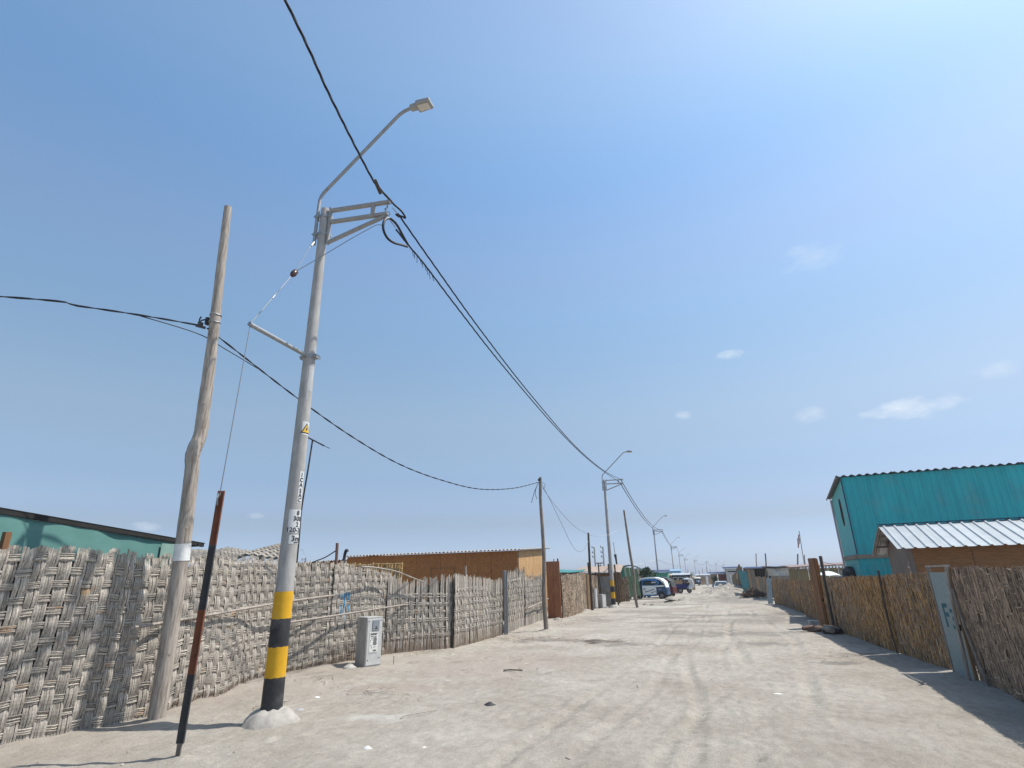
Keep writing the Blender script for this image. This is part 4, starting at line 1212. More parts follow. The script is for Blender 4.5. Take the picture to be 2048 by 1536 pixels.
def corr(mb, o, ax, ay, n, la, lb, pitch, amp, per=6, nb=1, trap=False, thick=0.004):
    """ribbed sheet: ax = direction across the ribs, ay = along them, n = outward"""
    o, ax, ay, n = Vector(o), Vector(ax).normalized(), Vector(ay).normalized(), Vector(n).normalized()
    cnt = max(2, int(round(la / pitch * per)))
    cols = []
    for k in range(cnt + 1):
        s = la * k / cnt
        ph = (s / pitch) % 1.0
        if trap:
            h = amp * max(0.0, min(1.0, (0.16 - abs(ph - 0.5)) / 0.07))
        else:
            h = amp * 0.5 * math.cos(2 * PI * s / pitch)
        cols.append([mb.vert(o + ax * s + ay * (lb * j / nb) + n * h) for j in range(nb + 1)])
    for a, b in zip(cols, cols[1:]):
        for j in range(nb):
            mb.face(a[j], b[j], b[j + 1], a[j + 1])
    # back side a little behind, so that the sheet has an edge
    base = [[mb.vert(Vector(mb.v[i]) - n * thick) for i in c] for c in cols]
    for a, b in zip(base, base[1:]):
        for j in range(nb):
            mb.face(a[j + 1], b[j + 1], b[j], a[j])
    for c, d in zip(zip(cols, cols[1:]), zip(base, base[1:])):
        mb.face(c[1][0], c[0][0], d[0][0], d[1][0]); mb.face(c[0][nb], c[1][nb], d[1][nb], d[0][nb])

def W(th):
    return th.location

# ------------------------------------------------------------------ left: hut under the green net
gh = thing('net_walled_hut', 'hut behind the left fence wrapped in green shade net under a dark edged flat roof', 'hut', (-8.9, 5.5, 0))
org = (-8.9, 5.5, 0)
def gtop(y): return 2.70 - 0.083 * (y - 4.0)
mb = MB()
def gw(u, v):
    y = 1.5 + 6.38 * u
    f = 0.018 * math.sin(y * 5 + v * 3) + 0.012 * math.sin(y * 11 + 2 * v) + 0.03 * math.sin(y * 1.4)
    return (-8.55 + f * 0.6, y, 0.02 + (gtop(y) - 0.05) * v)
mb.sheet(gw, 90, 14, 0.006, (1, 0, 0))
mb.build('net_wall', M_GREENNET, gh, origin=org, smooth=True)
mb = MB()
mb.sheet(lambda u, v: (-8.60 - 1.4 * u + 0.01 * math.sin(v * 9), 7.90 + 0.015 * math.sin(u * 14), 0.02 + (gtop(7.9) - 0.03) * v), 16, 6, 0.006, (0, 1, 0))
mb.build('end_wall', M_PALENET, gh, origin=org, smooth=True)
mb = MB(); mb.sheet(lambda u, v: (-8.515 + 0.008 * math.sin(u * 16), 7.35 + 0.53 * u, 1.6 + (gtop(7.6) - 1.65) * v), 10, 5, 0.004, (1, 0, 0))
mb.build('pale_flap', M_PALENET, gh, origin=org, smooth=True)
mb = MB(); mb.beam((-8.545, 1.2, gtop(1.2)), (-8.545, 8.22, gtop(8.22) + 0.01), 0.06, 0.055); mb.beam((-10.1, 8.1, gtop(8.1)), (-8.5, 8.1, gtop(8.1)), 0.05, 0.05)
mb.build('roof_edge', M_DARK, gh, origin=org)
mb = MB(); corr(mb, (-10.4, 1.2, gtop(1.2) + 0.055), (1, 0, 0), (0, 7.05, -0.083 * 7.05), (0, 0, 1), 1.88, 7.07, 0.16, 0.025, 6, 8)
mb.build('roof_sheet', M_WHITEROOF, gh, origin=org, smooth=True)
for y in (1.6, 3.4, 5.4, 7.8):
    mb = MB(); mb.tube([(-8.70, y, -0.1), (-8.70, y, gtop(y) - 0.05)], 0.045, 8); mb.build('post', M_POLE_GREY, gh, origin=org, smooth=True)
mb = MB(); mb.tube(smooth([(-8.59, 6.06, 2.235), (-8.585, 6.2, 2.26), (-8.585, 6.3, 2.235), (-8.585, 6.2, 2.205)], 4), 0.012, 5); mb.build('tie_ring', M_DARK, gh, origin=org)
o = wood_pole('stub of a tan wooden post at the far left picture edge', [(-8.04, 4.80, 0), (-8.06, 4.80, 1.2), (-8.09, 4.80, 2.34)], [0.05, 0.05, 0.048], M_TANWOOD, n=8)[0]

# hut roofed with a sagging woven mat
mh = thing('mat_roofed_hut', 'low hut roofed with sagging grey cane mats behind the left fence', 'hut', (-10.3, 11.0, 0))
org = (-10.3, 11.0, 0)
def roofz(x, y):
    return 2.20 + 0.235 * (y - 9.85) + 0.05 * math.sin(x * 2.1 + 0.5) + 0.03 * math.sin(x * 4.3 + y * 2) + 0.02 * math.sin(y * 3.3)
for k, (xa, xb) in enumerate(((-12.4, -9.72), (-9.74, -8.1))):
    mb = MB()
    def rf(u, v):
        y = 9.85 + 1.15 * v; x = xa + (xb - xa) * u - 1.0 * v
        z = roofz(x, y) + 0.03 * k
        z -= (0.15 * (1 - v) ** 3) * (0.5 + 0.5 * math.cos((x + 9.85) * 4.4)) 
        return (x, y + 0.05 * math.sin(x * 5), z)
    mb.sheet(rf, 44, 20, 0.02)
    sh = mb.build('roof_mat', mat('roof_cane', (0.40, 0.36, 0.31), (0.20, 0.175, 0.145), scale=5, stretch=(2, 14, 14), rough=0.8, bump=0.6, bdist=0.01), mh, origin=org, smooth=True)
    n = 16
    for j in range(n):
        mb = MB()
        for c in range(3):
            mb.tint = U(-.5, .5)
            v = (j + 0.2 + c * 0.27) / n
            a = []
            for q in range(37):
                u = q / 36
                p = Vector(rf(u, v)); up = 0.018 + 0.016 * math.cos(PI * q / 2 + PI * j)
                a.append(p + Vector((0, 0, up)))
            mb.tube(a, 0.016, 4)
        mb.build('cane_band', M_WEFT, sh, origin=org)
for x in (-12.2, -10.5, -8.9, -8.3):
    mb = MB(); mb.tube([(x, 10.1, -0.1), (x + 0.03, 10.1, roofz(x, 10.1) - 0.06)], 0.04, 7); mb.build('post', M_DARKWOOD, mh, origin=org)
mb = MB(); mb.box((-10.3, 11.6, 1.05), (3.8, 0.04, 2.1)); mb.build('back_wall', M_STRAW_BACK, mh, origin=org)

# aerial mast behind the front pole
am = thing('aerial_mast', 'thin dark mast with a slanted crossbar, seen behind the front pole', 'mast', (-9.84, 12.5, 0))
mb = MB(); mb.tube(smooth([(0, 0, -0.1), (0.0, 0, 2.49), (-0.02, 0, 3.51), (0.06, 0, 4.6), (0.11, 0, 5.40)], 5), 0.022, 6); mb.build('rod', M_BLACK, am)
mb = MB(); mb.tube([(-0.14, 0.0, 5.53), (0.50, 0.0, 5.20)], 0.022, 6); mb.tube([(0.50, 0, 5.20), (0.69, 0, 5.11)], 0.009, 5); mb.build('crossbar', M_BLACK, am)

# brown board house with its long side in shade
bh = thing('board_house', 'brown strand board house behind the left fence, lit end wall and wavy roof edge', 'house', (-11.5, 26.5, 0))
org = (-11.5, 26.5, 0)
zt = 2.84
xs = [-7.48 - 1.22 * k for k in range(0, 8)]
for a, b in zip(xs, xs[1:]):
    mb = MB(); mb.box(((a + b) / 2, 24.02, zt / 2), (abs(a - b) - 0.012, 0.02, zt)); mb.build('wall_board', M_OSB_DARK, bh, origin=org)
mb = MB(); mb.box((-11.6, 24.05, zt / 2), (8.3, 0.02, zt)); mb.build('wall_frame', M_DARKWOOD, bh, origin=org)
for k in range(4):
    y0 = 24.0 + 1.22 * k; 
    mb = MB(); z1 = zt + 0.055 * (y0 - 24); z2 = zt + 0.055 * (y0 + 1.2 - 24)
    mb.v = []; 
    ids = [mb.vert(p) for p in ((-7.47, y0 + .01, 0), (-7.47, y0 + 1.21, 0), (-7.47, y0 + 1.21, z2), (-7.47, y0 + .01, z1), (-7.49, y0 + .01, 0), (-7.49, y0 + 1.21, 0), (-7.49, y0 + 1.21, z2), (-7.49, y0 + .01, z1))]
    for q in ((0, 1, 2, 3), (7, 6, 5, 4), (4, 5, 1, 0), (5, 6, 2, 1), (6, 7, 3, 2), (7, 4, 0, 3)): mb.face(*q)
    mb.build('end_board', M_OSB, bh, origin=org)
for x0, w in ((-11.6, 1.15),):
    mb = MB()
    for (p, q) in (((x0, 24.0, 0.1), (x0, 24.0, 2.2)), ((x0 + w, 24.0, 0.1), (x0 + w, 24.0, 2.2)), ((x0, 24.0, 2.2), (x0 + w, 24.0, 2.2))):
        mb.beam(p, q, 0.03, 0.02, (0, 1, 0))
    mb.build('door_outline', M_PLYBROWN, bh, origin=org)
for k in range(5):
    x0 = -7.3 - 1.78 * (k + 1)
    mb = MB(); corr(mb, (x0, 23.75, zt + 0.035), (1, 0, 0), (0, 1, 0.055), (0, 0, 1), 1.80, 5.5, 0.175, 0.055, 8, 2)
    mb.build('roof_sheet', M_FIBRO, bh, origin=org, smooth=True, angle=1.2)
mb = MB(); mb.beam((-7.35, 23.75, zt + 0.02), (-7.35, 29.2, zt + 0.32), 0.05, 0.07); mb.build('fascia', M_WHITEPAINT, bh, origin=org)
# second brown house behind it
b2 = thing('board_house', 'second brown house farther back, its corrugated roof edge showing left of the first', 'house', (-22, 33, 0))
org = (-22, 33, 0)
mb = MB()
prof = [(-30.5, 2.95), (-25, 2.98), (-21.0, 3.10), (-19.4, 3.30), (-18.0, 3.16), (-15, 2.9)]
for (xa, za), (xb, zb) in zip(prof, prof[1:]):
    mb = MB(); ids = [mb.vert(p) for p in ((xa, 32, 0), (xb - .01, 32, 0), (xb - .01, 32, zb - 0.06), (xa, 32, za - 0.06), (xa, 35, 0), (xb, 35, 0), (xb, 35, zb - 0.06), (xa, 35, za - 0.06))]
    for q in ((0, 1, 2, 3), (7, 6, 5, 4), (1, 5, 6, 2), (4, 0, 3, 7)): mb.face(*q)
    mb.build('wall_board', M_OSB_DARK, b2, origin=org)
    mb = MB(); corr(mb, (xa, 31.8, za), (xb - xa, 0, zb - za), (0, 1, 0.02), (0, 0, 1), Vector((xb - xa, 0, zb - za)).length, 3.6, 0.20, 0.07, 6, 1)
    mb.build('roof_sheet', M_FIBRO, b2, origin=org, smooth=True, angle=1.2)

# yellow cane screen and bent pole over the fence
ys = thing('yellow_cane_screen', 'short golden cane screen standing behind the fence, left of the brown house', 'screen', (-8.6, 14.0, 0))
for k in range(26):
    x = -1.05 + 0.078 * k
    h = 2.17 - 0.02 * k * 0.1 + U(-.03, .04)
    mb = MB(); mb.tint = U(-.4, .4)
    mb.tube([(x, U(-.01, .01), -0.1), (x + U(-.03, .03) + 0.004 * k, U(-.02, .02), h)], U(0.022, 0.034), 5)
    mb.build('cane', mat('golden_cane', (0.56, 0.40, 0.19), (0.36, 0.23, 0.09), scale=5, stretch=(8, 8, 1), rough=0.6, tint=0.5, rand=0.2), ys)
for z in (2.12, 2.0, 1.7, 1.2):
    mb = MB(); mb.tube([(-1.1 + 0.1 * k, -0.035 - 0.015 * (k % 2), z + U(-.01, .01)) for k in range(22)], 0.016, 5); mb.build('cross_cane', mat('golden_cane', (0.56, 0.40, 0.19)), ys)
def stick(name, label, pts, r, m, cat='stick', group=None, n=7, steps=6):
    return wood_pole(label, pts, r if isinstance(r, list) else [r] * len(pts), m, group, n, name, cat, steps)[0]
stick('bent_pole', 'bent bare pole arching down over the sagging woven fence', [(-7.30, 11.5, 2.00), (-7.28, 12.1, 1.985), (-7.18, 12.9, 1.90), (-7.02, 13.4, 1.76), (-6.85, 13.75, 1.64)], [0.022, 0.022, 0.02, 0.018, 0.014], M_POLE)
stick('bamboo_rail', 'thin bamboo rail tied along the grey fence from the crooked pole past the front pole', [(-7.18, 5.95, 1.16), (-7.30, 7.4, 1.24), (-7.60, 9.2, 1.33), (-7.52, 10.9, 1.42)], [0.022, 0.022, 0.020, 0.017], M_POLE)
stick('bamboo_rail', 'lower bamboo rail crossing the blue marked mat above the meter box', [(-7.62, 9.6, 0.97), (-7.48, 11.2, 1.02), (-7.32, 12.6, 1.08), (-7.10, 13.8, 1.13)], [0.02, 0.02, 0.018, 0.015], M_POLE)
stick('bamboo_rail', 'short rail low on the mat behind the thin dark pole', [(-6.38, 21.6, 0.62), (-6.42, 23.0, 0.68), (-6.44, 25.0, 0.83)], [0.026, 0.024, 0.022], M_POLE)
GS = 'post tops sticking up behind the fences'
stick('post_stub', 'rust pink post stub with ties, above the seam behind the front pole', [(-8.95, 13.0, 0), (-8.98, 13.0, 1.4), (-9.02, 13.0, 2.66)], 0.04, mat('pinkish_wood', (0.24, 0.14, 0.11), (0.16, 0.09, 0.07), scale=5, rough=0.8), 'post', GS)
stick('post_stub', 'short black slanted post stub beside the rust pink one', [(-8.85, 13.0, 0), (-8.78, 13.0, 2.2), (-8.68, 13.0, 2.46)], 0.04, M_BLACK, 'post', GS)
wire('loose_wire', 'dark wire slung from the rust pink stub down to the roof edge', 'wire', smooth([(-9.0, 12.95, 2.47), (-9.5, 13.2, 2.32), (-10.0, 13.4, 2.22), (-10.2, 13.5, 2.10)], 5), 0.016, M_RUBBER)
stick('post_stub', 'thin pale stick poking out of the tufted woven mat', [(-6.42, 15.6, 1.2), (-6.44, 15.6, 2.05)], 0.03, M_POLE, 'post', GS)

# metal channel post between mats
cp = thing('metal_channel_post', 'upright grey galvanised channel between two woven mats', 'post', (-6.20, 18.38, 0))
mb = MB(); mb.beam((0, 0, -0.1), (0.01, 0, 1.93), 0.20, 0.012, (1, 0, 0)); mb.beam((0.03, -0.10, -0.1), (0.04, -0.10, 1.93), 0.012, 0.06, (1, 0, 0)); mb.beam((0.03, 0.10, -0.1), (0.04, 0.10, 1.93), 0.012, 0.06, (1, 0, 0))
mb.build('channel', M_GALV, cp)
mb = MB(); mb.box((0.0, 0.0, 1.86), (0.05, 0.24, 0.16)); mb.build('cap_block', M_POLE_GREY, cp)

# brown door board
dr = thing('plank_gate', 'tall reddish brown board door standing between the woven and the straw mats', 'door', (-6.28, 25.45, 0), -0.12)
for k in range(2):
    mb = MB(); mb.box((-0.165 + 0.32 * k, 0, 1.18), (0.31, 0.035, 2.40)); mb.build('plank', M_OSB_RED, dr, bevel=0.004)
mb = MB(); mb.box((0, -0.03, 1.6), (0.10, 0.02, 0.02)); mb.build('latch', M_DARKWOOD, dr)

# ------------------------------------------------------------------ meter boxes
mx = thing('meter_box', 'pale concrete electric meter box with a printed notice, standing against the woven fence', 'meter box', (-6.84, 11.26, gz(-6.84, 11.26)), -0.42)
mb = MB(); mb.box((0, 0, 0.43), (0.36, 0.40, 1.02)); mb.build('body', M_CONC, mx, bevel=0.012)
mb = MB(); mb.box((0.182, 0, 0.46), (0.012, 0.36, 0.88)); cv = mb.build('cover', mat('pale_cover', (0.53, 0.525, 0.505), (0.45, 0.445, 0.43), scale=6, rough=0.7), mx, bevel=0.004)
mb = MB(); mb.box((0.193, 0.02, 0.775), (0.016, 0.17, 0.20)); wd = mb.build('meter_window', mat('window_grey', (0.25, 0.27, 0.29), (0.21, 0.225, 0.24), scale=5, rough=0.3), cv, bevel=0.004)
mb = MB(); mb.box((0.2025, 0.02, 0.71), (0.002, 0.075, 0.012)); mb.box((0.2025, 0.022, 0.74), (0.002, 0.02, 0.035)); mb.build('window_mark', M_INK, cv)
mb = MB(); mb.box((0.190, -0.015, 0.445), (0.006, 0.205, 0.40)); mb.build('notice', mat('paper_white', (0.70, 0.69, 0.64), (0.62, 0.61, 0.57), scale=9, rough=0.8), cv)
mb = MB(); x = 0.1945
for z, y0, y1, h in ((0.618, -0.10, 0.07, 0.012), (0.596, -0.10, 0.05, 0.014), (0.560, -0.10, -0.02, 0.012), (0.560, 0.0, 0.05, 0.012), (0.485, -0.10, -0.085, 0.02), (0.52, -0.075, -0.055, 0.018), (0.30, -0.03, 0.055, 0.012), (0.285, -0.02, 0.05, 0.006), (0.36, -0.02, 0.03, 0.006), (0.262, -0.11, 0.08, 0.004)):
    mb.box((x, (y0 + y1) / 2, z), (0.002, y1 - y0, h))
for k in range(7):
    mb.box((x, 0.01 + 0.006 * (k % 2), 0.535 - k * 0.022), (0.002, 0.075 + 0.01 * (k % 3), 0.012))
for k in range(6):
    mb.box((x, -0.085 + 0.006 * k, 0.40 - 0.012 * k), (0.002, 0.006, 0.012))
mb.build('printed_lines', M_INK, cv)
mb = MB()
for y, z in ((-0.15, 0.86), (0.15, 0.87), (-0.14, 0.12), (0.14, 0.15)): mb.box((0.19, y, z), (0.008, 0.018, 0.018))
mb.build('screw_heads', M_DARKWOOD, cv)
wire('ground_wire', 'thin stiff wire stuck in the sand beside the printed meter box', 'wire', [(-6.42, 11.6, -0.05), (-6.425, 11.6, 0.17)], 0.006, M_RUBBER)
for (x, y, h, w, rz, lb) in ((-5.86, 32.9, 1.05, 0.32, -0.4, 'slim upright concrete meter box by the second striped pole, taller of the pair'), (-5.47, 33.3, 0.72, 0.36, -0.5, 'squat concrete meter box right behind the second striped pole')):
    m2 = thing('meter_box', lb, 'meter box', (x, y, gz(x, y)), rz)
    mb = MB(); mb.box((0, 0, h / 2 - 0.05), (0.3, w, h + 0.1)); mb.build('body', M_CONC, m2, bevel=0.01)
    mb = MB(); mb.box((0.155, 0, h / 2), (0.012, w - 0.06, h - 0.12)); mb.build('cover', mat('pale_cover', (0.5, 0.5, 0.5)), m2)

# ------------------------------------------------------------------ left, farther down
stick('board_post', 'narrow tan plank upright at the end of the pale straw mat', [(-6.0, 32.0, 0), (-5.96, 32.0, 1.85)], 0.10, M_TAN, 'post', None, 4)
gs = thing('grey_cloth_screen', 'wrinkled grey green cloth screen behind the squat meter box', 'screen', (-5.45, 34.6, 0))
mb = MB(); mb.sheet(lambda u, v: (-0.36 + 0.72 * u, 0.03 * math.sin(v * 16 + u * 3) + 0.02 * math.sin(u * 9), 0.05 + 1.65 * v), 14, 24, 0.01, (0, -1, 0)); mb.build('cloth', mat('grey_cloth', (0.27, 0.265, 0.25), (0.20, 0.20, 0.185), scale=6, rough=0.9), gs, smooth=True)
for x in (-0.38, 0.38):
    mb = MB(); mb.tube([(x, 0.02, -0.1), (x, 0.02, 1.75)], 0.03, 6); mb.build('post', M_DARKWOOD, gs)
for lb, x, y, h, r in (('dark stub left above the brown door', -8.32, 34, 2.76, .025), ('dark stub just right of the brown door', -8.08, 34, 2.78, .045), ('dark stub left of the slim pole', -6.3, 34.2, 2.5, .04),
                       ('dark stub right of the slim pole', -5.72, 34.4, 2.42, .04), ('dark stub left of the second striped pole', -5.2, 34.9, 2.4, .05), ('dark stub right behind the second striped pole', -4.85, 35.0, 2.36, .05)):
    stick('post_stub', lb, [(x + .05, y, 0), (x, y, h)], r, M_DARKWOOD, 'post', GS, 6, 2)
mr = thing('mat_roofed_hut', 'pinkish mat roofed hut behind the second striped pole', 'hut', (-6.9, 41, 0))
mb = MB(); mb.sheet(lambda u, v: (-1.6 + 3.3 * u, -1.0 + 2.2 * v, 2.02 + 0.42 * v + 0.06 * math.sin(u * 9) + 0.05 * math.sin(v * 5 + u * 4) - 0.12 * abs(u - 0.55)), 24, 8, 0.03); mb.build('roof_mat', mat('pink_straw', (0.40, 0.31, 0.25), (0.28, 0.21, 0.165), scale=9, stretch=(1, 4, 4), rough=0.9, bump=0.5), mr, smooth=True)
mb = MB(); mb.box((0, 0.9, 0.98), (3.0, 0.05, 1.96)); mb.build('wall', M_STRAW_BACK, mr)
for x in (-1.4, 0, 1.5):
    mb = MB(); mb.tube([(x, -0.9, -.1), (x, -0.9, 2.0)], 0.05, 6); mb.build('post', M_DARKWOOD, mr)
tr_ = thing('low_hut', 'low hut with a teal tarpaulin roof beyond the brown door', 'hut', (-8.2, 37, 0))
mb = MB(); mb.sheet(lambda u, v: (-1.3 + 2.4 * u, -0.7 + 1.6 * v, 2.02 + 0.16 * v + 0.03 * math.sin(u * 7)), 12, 4, 0.03); mb.build('roof_tarp', mat('teal_tarp', (0.05, 0.21, 0.20), (0.04, 0.17, 0.165), scale=4, rough=0.6), tr_, smooth=True)
mb = MB(); mb.box((0, 0, 0.99), (2.2, 1.2, 1.98)); mb.build('wall', M_STRAW_BACK, tr_)
# green tent
te = thing('green_tent', 'dark edged green tarpaulin shelter behind the coarse straw mat', 'shelter', (-5.5, 46.5, 0))
mb = MB(); mb.sheet(lambda u, v: (-0.95 + 1.95 * u, 1.6 * v, 1.72 + 0.85 * math.sin(PI * (0.10 + 0.72 * u)) ** 0.7 * 0.95), 20, 3, 0.06); mb.build('roof_tarp', mat('dark_green_edge', (0.03, 0.07, 0.07), (0.02, 0.05, 0.05), rough=0.7), te, smooth=True)
mb = MB(); mb.sheet(lambda u, v: (-0.70 + 0.80 * u, 0.08 + 0.02 * math.sin(u * 9), 0.0 + (1.95 + 0.42 * math.sin(PI * (0.25 + 0.5 * u))) * v), 12, 4, 0.02, (0, -1, 0)); mb.build('side_tarp', mat('bright_green_tarp', (0.05, 0.23, 0.17), (0.04, 0.18, 0.135), scale=4, rough=0.7), te, smooth=True)
for x in (-0.75, 0.14, 0.85):
    mb = MB(); mb.tube([(x, 0.05, -.1), (x, 0.05, 2.2)], 0.03, 6); mb.build('post', M_POLE, te)
gt = thing('tin_sheet_fence', 'upright green tin sheets leaning between the straw mat and the parked three-wheeler', 'fence', (-5.0, 45.0, 0))
for k, (x, w, h, z0) in enumerate(((-0.42, 0.16, 2.36, 0.25), (-0.22, 0.24, 2.33, 0.2), (0.06, 0.28, 2.30, 0.28), (0.34, 0.22, 2.22, 0.3))):
    mb = MB(); corr(mb, (x - w / 2 - 0.06, 0.02 * k, h), (1, 0.05 * k, 0), (0.09, 0.0, -1), (0, -1, 0), w, h - z0, 0.08, 0.02, 5, 1); mb.build('tin_sheet', M_GREENTIN if k != 0 else mat('pale_green_tin', (0.36, 0.44, 0.34), (0.3, 0.37, 0.28), rough=0.6), gt)
for x in (-0.3, 0.02, 0.3):
    mb = MB(); mb.tube([(x, 0.1, -.1), (x - 0.1, 0.1, 1.7)], 0.045, 6); mb.build('post', M_DARKWOOD, gt)
stick('post_stub', 'dark slanted mast above the pinkish mat roof', [(-6.05, 45, 0), (-6.05, 45, 2.5), (-6.13, 45, 3.3)], [0.05, 0.06, 0.12], M_BLACK, 'post', GS, 6, 2)
stick('thin_rod', 'thin rod rising from the dark slanted mast', [(-6.12, 45.1, 3.0), (-6.2, 45.1, 4.2)], 0.02, M_BLACK, 'rod', None, 5, 2)
# transformer stand (two poles and a crossbar)
hf = thing('power_stand', 'distant twin pole power stand with short cross arms and a transformer', 'power stand', (-12.3, 75, 0))
for x in (-0.55, 0.58):
    mb = MB(); mb.tube([(x, 0, -.2), (x, 0, 5.4)], 0.10, 7); mb.build('pole', M_CONC, hf)
mb = MB(); mb.beam((-0.6, 0, 3.4), (0.62, 0, 3.4), 0.1, 0.12); mb.build('crossbar', M_DARKWOOD, hf)
for x in (-0.55, 0.58):
    for z in (5.35, 4.7, 4.15):
        mb = MB(); mb.beam((x - 0.3, 0, z), (x + 0.05, 0, z - 0.05), 0.06, 0.06); mb.lathe([(0.05, 0), (0.07, 0.1), (0.03, 0.2)], 7, (x - 0.28, 0, z)); mb.build('arm', M_DARKWOOD, hf)
mb = MB(); mb.box((0.0, 0, 2.85), (0.45, 0.4, 0.6)); mb.tube([(-.12, 0, 3.1), (-.12, 0, 3.35)], .05, 6); mb.tube([(.12, 0, 3.1), (.12, 0, 3.35)], .05, 6); mb.build('transformer', M_CONC, hf)

def leaf_cloud(mb, c, rad, n, size, squash=(1, 1, 1)):
    c = Vector(c)
    lumps = [(Vector((random.gauss(0, .45) * rad[0], random.gauss(0, .45) * rad[1], random.gauss(0, .42) * rad[2])), U(.25, .5)) for _ in range(14)]
    for k in range(n):
        l, r = random.choice(lumps)
        d = Vector((random.gauss(0, 1), random.gauss(0, 1), random.gauss(0, 1))).normalized() * (r * U(0.5, 1) ** 0.5)
        p = c + l + Vector((d.x * rad[0], d.y * rad[1], d.z * rad[2]))
        mb.tint = max(-1, min(1, random.gauss(0, .45)))
        a = Vector((random.gauss(0, 1), random.gauss(0, 1), random.gauss(0, .7))).normalized(); b = a.orthogonal().normalized()
        b = (Matrix.Rotation(U(0, 6.28), 3, a) @ b)
        s = size * U(.6, 1.4)
        mb.poly([p - b * s * .4, p + a.cross(b) * s * .3, p + b * s * .7, p - a.cross(b) * s * .3])

bu = thing('leafy_shrub', 'dark leafy shrub growing behind the parked white three-wheeler', 'shrub', (-4.75, 51.5, 0))
mb = MB(); leaf_cloud(mb, (0.05, 0, 1.75), (0.95, 0.8, 0.75), 1700, 0.16); mb.build('foliage', M_FOLIAGE, bu)
for k in range(5):
    mb = MB(); mb.tube([(U(-.1, .1), 0, -.1), (U(-.3, .3), U(-.2, .2), 0.9), (U(-.7, .7), U(-.4, .4), 1.8)], [0.05, 0.04, 0.02], 6); mb.build('stem', M_DARKWOOD, bu)
cb = thing('tan_panel_fence', 'broken tan panels leaning before the leafy shrub', 'fence', (-4.5, 49.2, 0))
for x, z, w, h, r in ((-0.42, 2.05, 0.18, 0.42, -.25), (-0.30, 1.35, 0.2, 0.6, -.18), (-0.24, 0.7, 0.22, 0.9, -0.1)):
    mb = MB(); mb.box((x, 0, z), (w, 0.04, h), Matrix.Rotation(r, 3, 'Y')); mb.build('panel', mat('pale_tan', (0.50, 0.41, 0.28), (0.42, 0.34, 0.23), rough=0.8), cb)
mb = MB(); mb.tube([(-0.1, 0.05, -.1), (-0.5, 0.05, 2.3)], 0.05, 6); mb.build('post', M_DARKWOOD, cb)

def shack(label, x0, x1, y, z, depth, wall, roof, rz=0.0, slope=0.06, group=None, door=None, win=(), over=0.15, name='shack', cat='shack', rib=0.18, boards=0):
    """a small mono-pitch shack: wall boards, ribbed roof sheets, door and windows cut as pieces of their own"""
    cx = (x0 + x1) / 2
    th = thing(name, label, cat, (cx, y, 0), rz, group)
    w = x1 - x0
    nb = boards or max(1, int(round(w / 1.22)))
    for k in range(nb):
        a = -w / 2 + w * k / nb
        mb = MB(); mb.box((a + w / nb / 2, 0, z / 2), (w / nb - 0.012, 0.03, z)); mb.build('wall_board', wall, th)
    for s in (-1, 1):
        mb = MB()
        xx = s * (w / 2 - 0.015)
        ids = [mb.vert(p) for p in ((xx - .015, 0.02, 0), (xx + .015, 0.02, 0), (xx + .015, depth, 0), (xx - .015, depth, 0), (xx - .015, 0.02, z), (xx + .015, 0.02, z), (xx + .015, depth, z + slope * depth), (xx - .015, depth, z + slope * depth))]
        for q in ((3, 2, 1, 0), (4, 5, 6, 7), (0, 1, 5, 4), (1, 2, 6, 5), (2, 3, 7, 6), (3, 0, 4, 7)): mb.face(*q)
        mb.build('side_wall', wall, th)
    nr = max(1, int(round(w / 1.8)))
    for k in range(nr):
        mb = MB(); corr(mb, (-w / 2 - over + (w + 2 * over) * k / nr, -over, z + 0.04), (1, 0, 0), (0, 1, slope), (0, 0, 1), (w + 2 * over) / nr, depth + 2 * over, rib, 0.05, 4, 1)
        mb.build('roof_sheet', roof, th)
    if door:
        mb = MB(); mb.box((door[0], -0.03, door[1] / 2), (door[2], 0.03, door[1])); mb.build('door', door[3], th)
    for wx, wz, ww, wh in win:
        mb = MB()
        for sx in (-1, 1): mb.box((wx + sx * ww / 2, -0.03, wz), (0.05, 0.04, wh + .05))
        for sz in (-1, 1): mb.box((wx, -0.03, wz + sz * wh / 2), (ww - .05, 0.04, 0.05))
        fr = mb.build('window', M_WHITEPAINT, th)
        mb = MB(); mb.box((wx, -0.025, wz), (ww - 0.04, 0.015, wh - 0.04)); mb.build('pane', M_GLASS, fr)
    return th

GB = 'small shacks along the far end of the street'
shack('green walled hut with a dark roof behind the shrub and the white three-wheeler', -6.1, -3.7, 69.5, 2.02, 4, mat('bright_green_wall', (0.06, 0.26, 0.18), (0.05, 0.22, 0.15), scale=4, rough=0.7), M_DARKBLUE, slope=0.07, group=GB, over=0.2)
shack('light blue tin hut above the parked blue cargo three-wheeler', -4.95, -2.95, 95, 2.35, 4, M_BLUETIN, M_BLUETIN, group=GB, over=0.05)
shack('pink and tan shack with a red door beside the light blue hut', -4.9, -3.5, 80, 1.68, 3, M_PINK, M_TAN, group=GB, door=(0.25, 1.55, 0.4, M_REDWALL), over=0.12)
shack('dark shack with glazed front and pale roof line behind the blue cargo three-wheeler', -3.5, -1.35, 76, 1.70, 3.5, M_DARK, M_ZINC, group=GB, win=((-0.7, 1.15, 0.5, 0.6), (-0.05, 1.15, 0.5, 0.6), (0.6, 1.15, 0.5, 0.6)), over=0.08)
tp = thing('board_post', 'tan board post at the right end of the dark glazed shack', 'post', (-1.1, 74.0, 0)); mb = MB(); mb.box((0, 0, 0.82), (0.20, 0.10, 1.8)); mb.build('board', M_TAN, tp); mb = MB(); mb.box((0.18, 0.1, 0.6), (0.16, 0.05, 1.2)); mb.build('plank', M_TAN, tp)
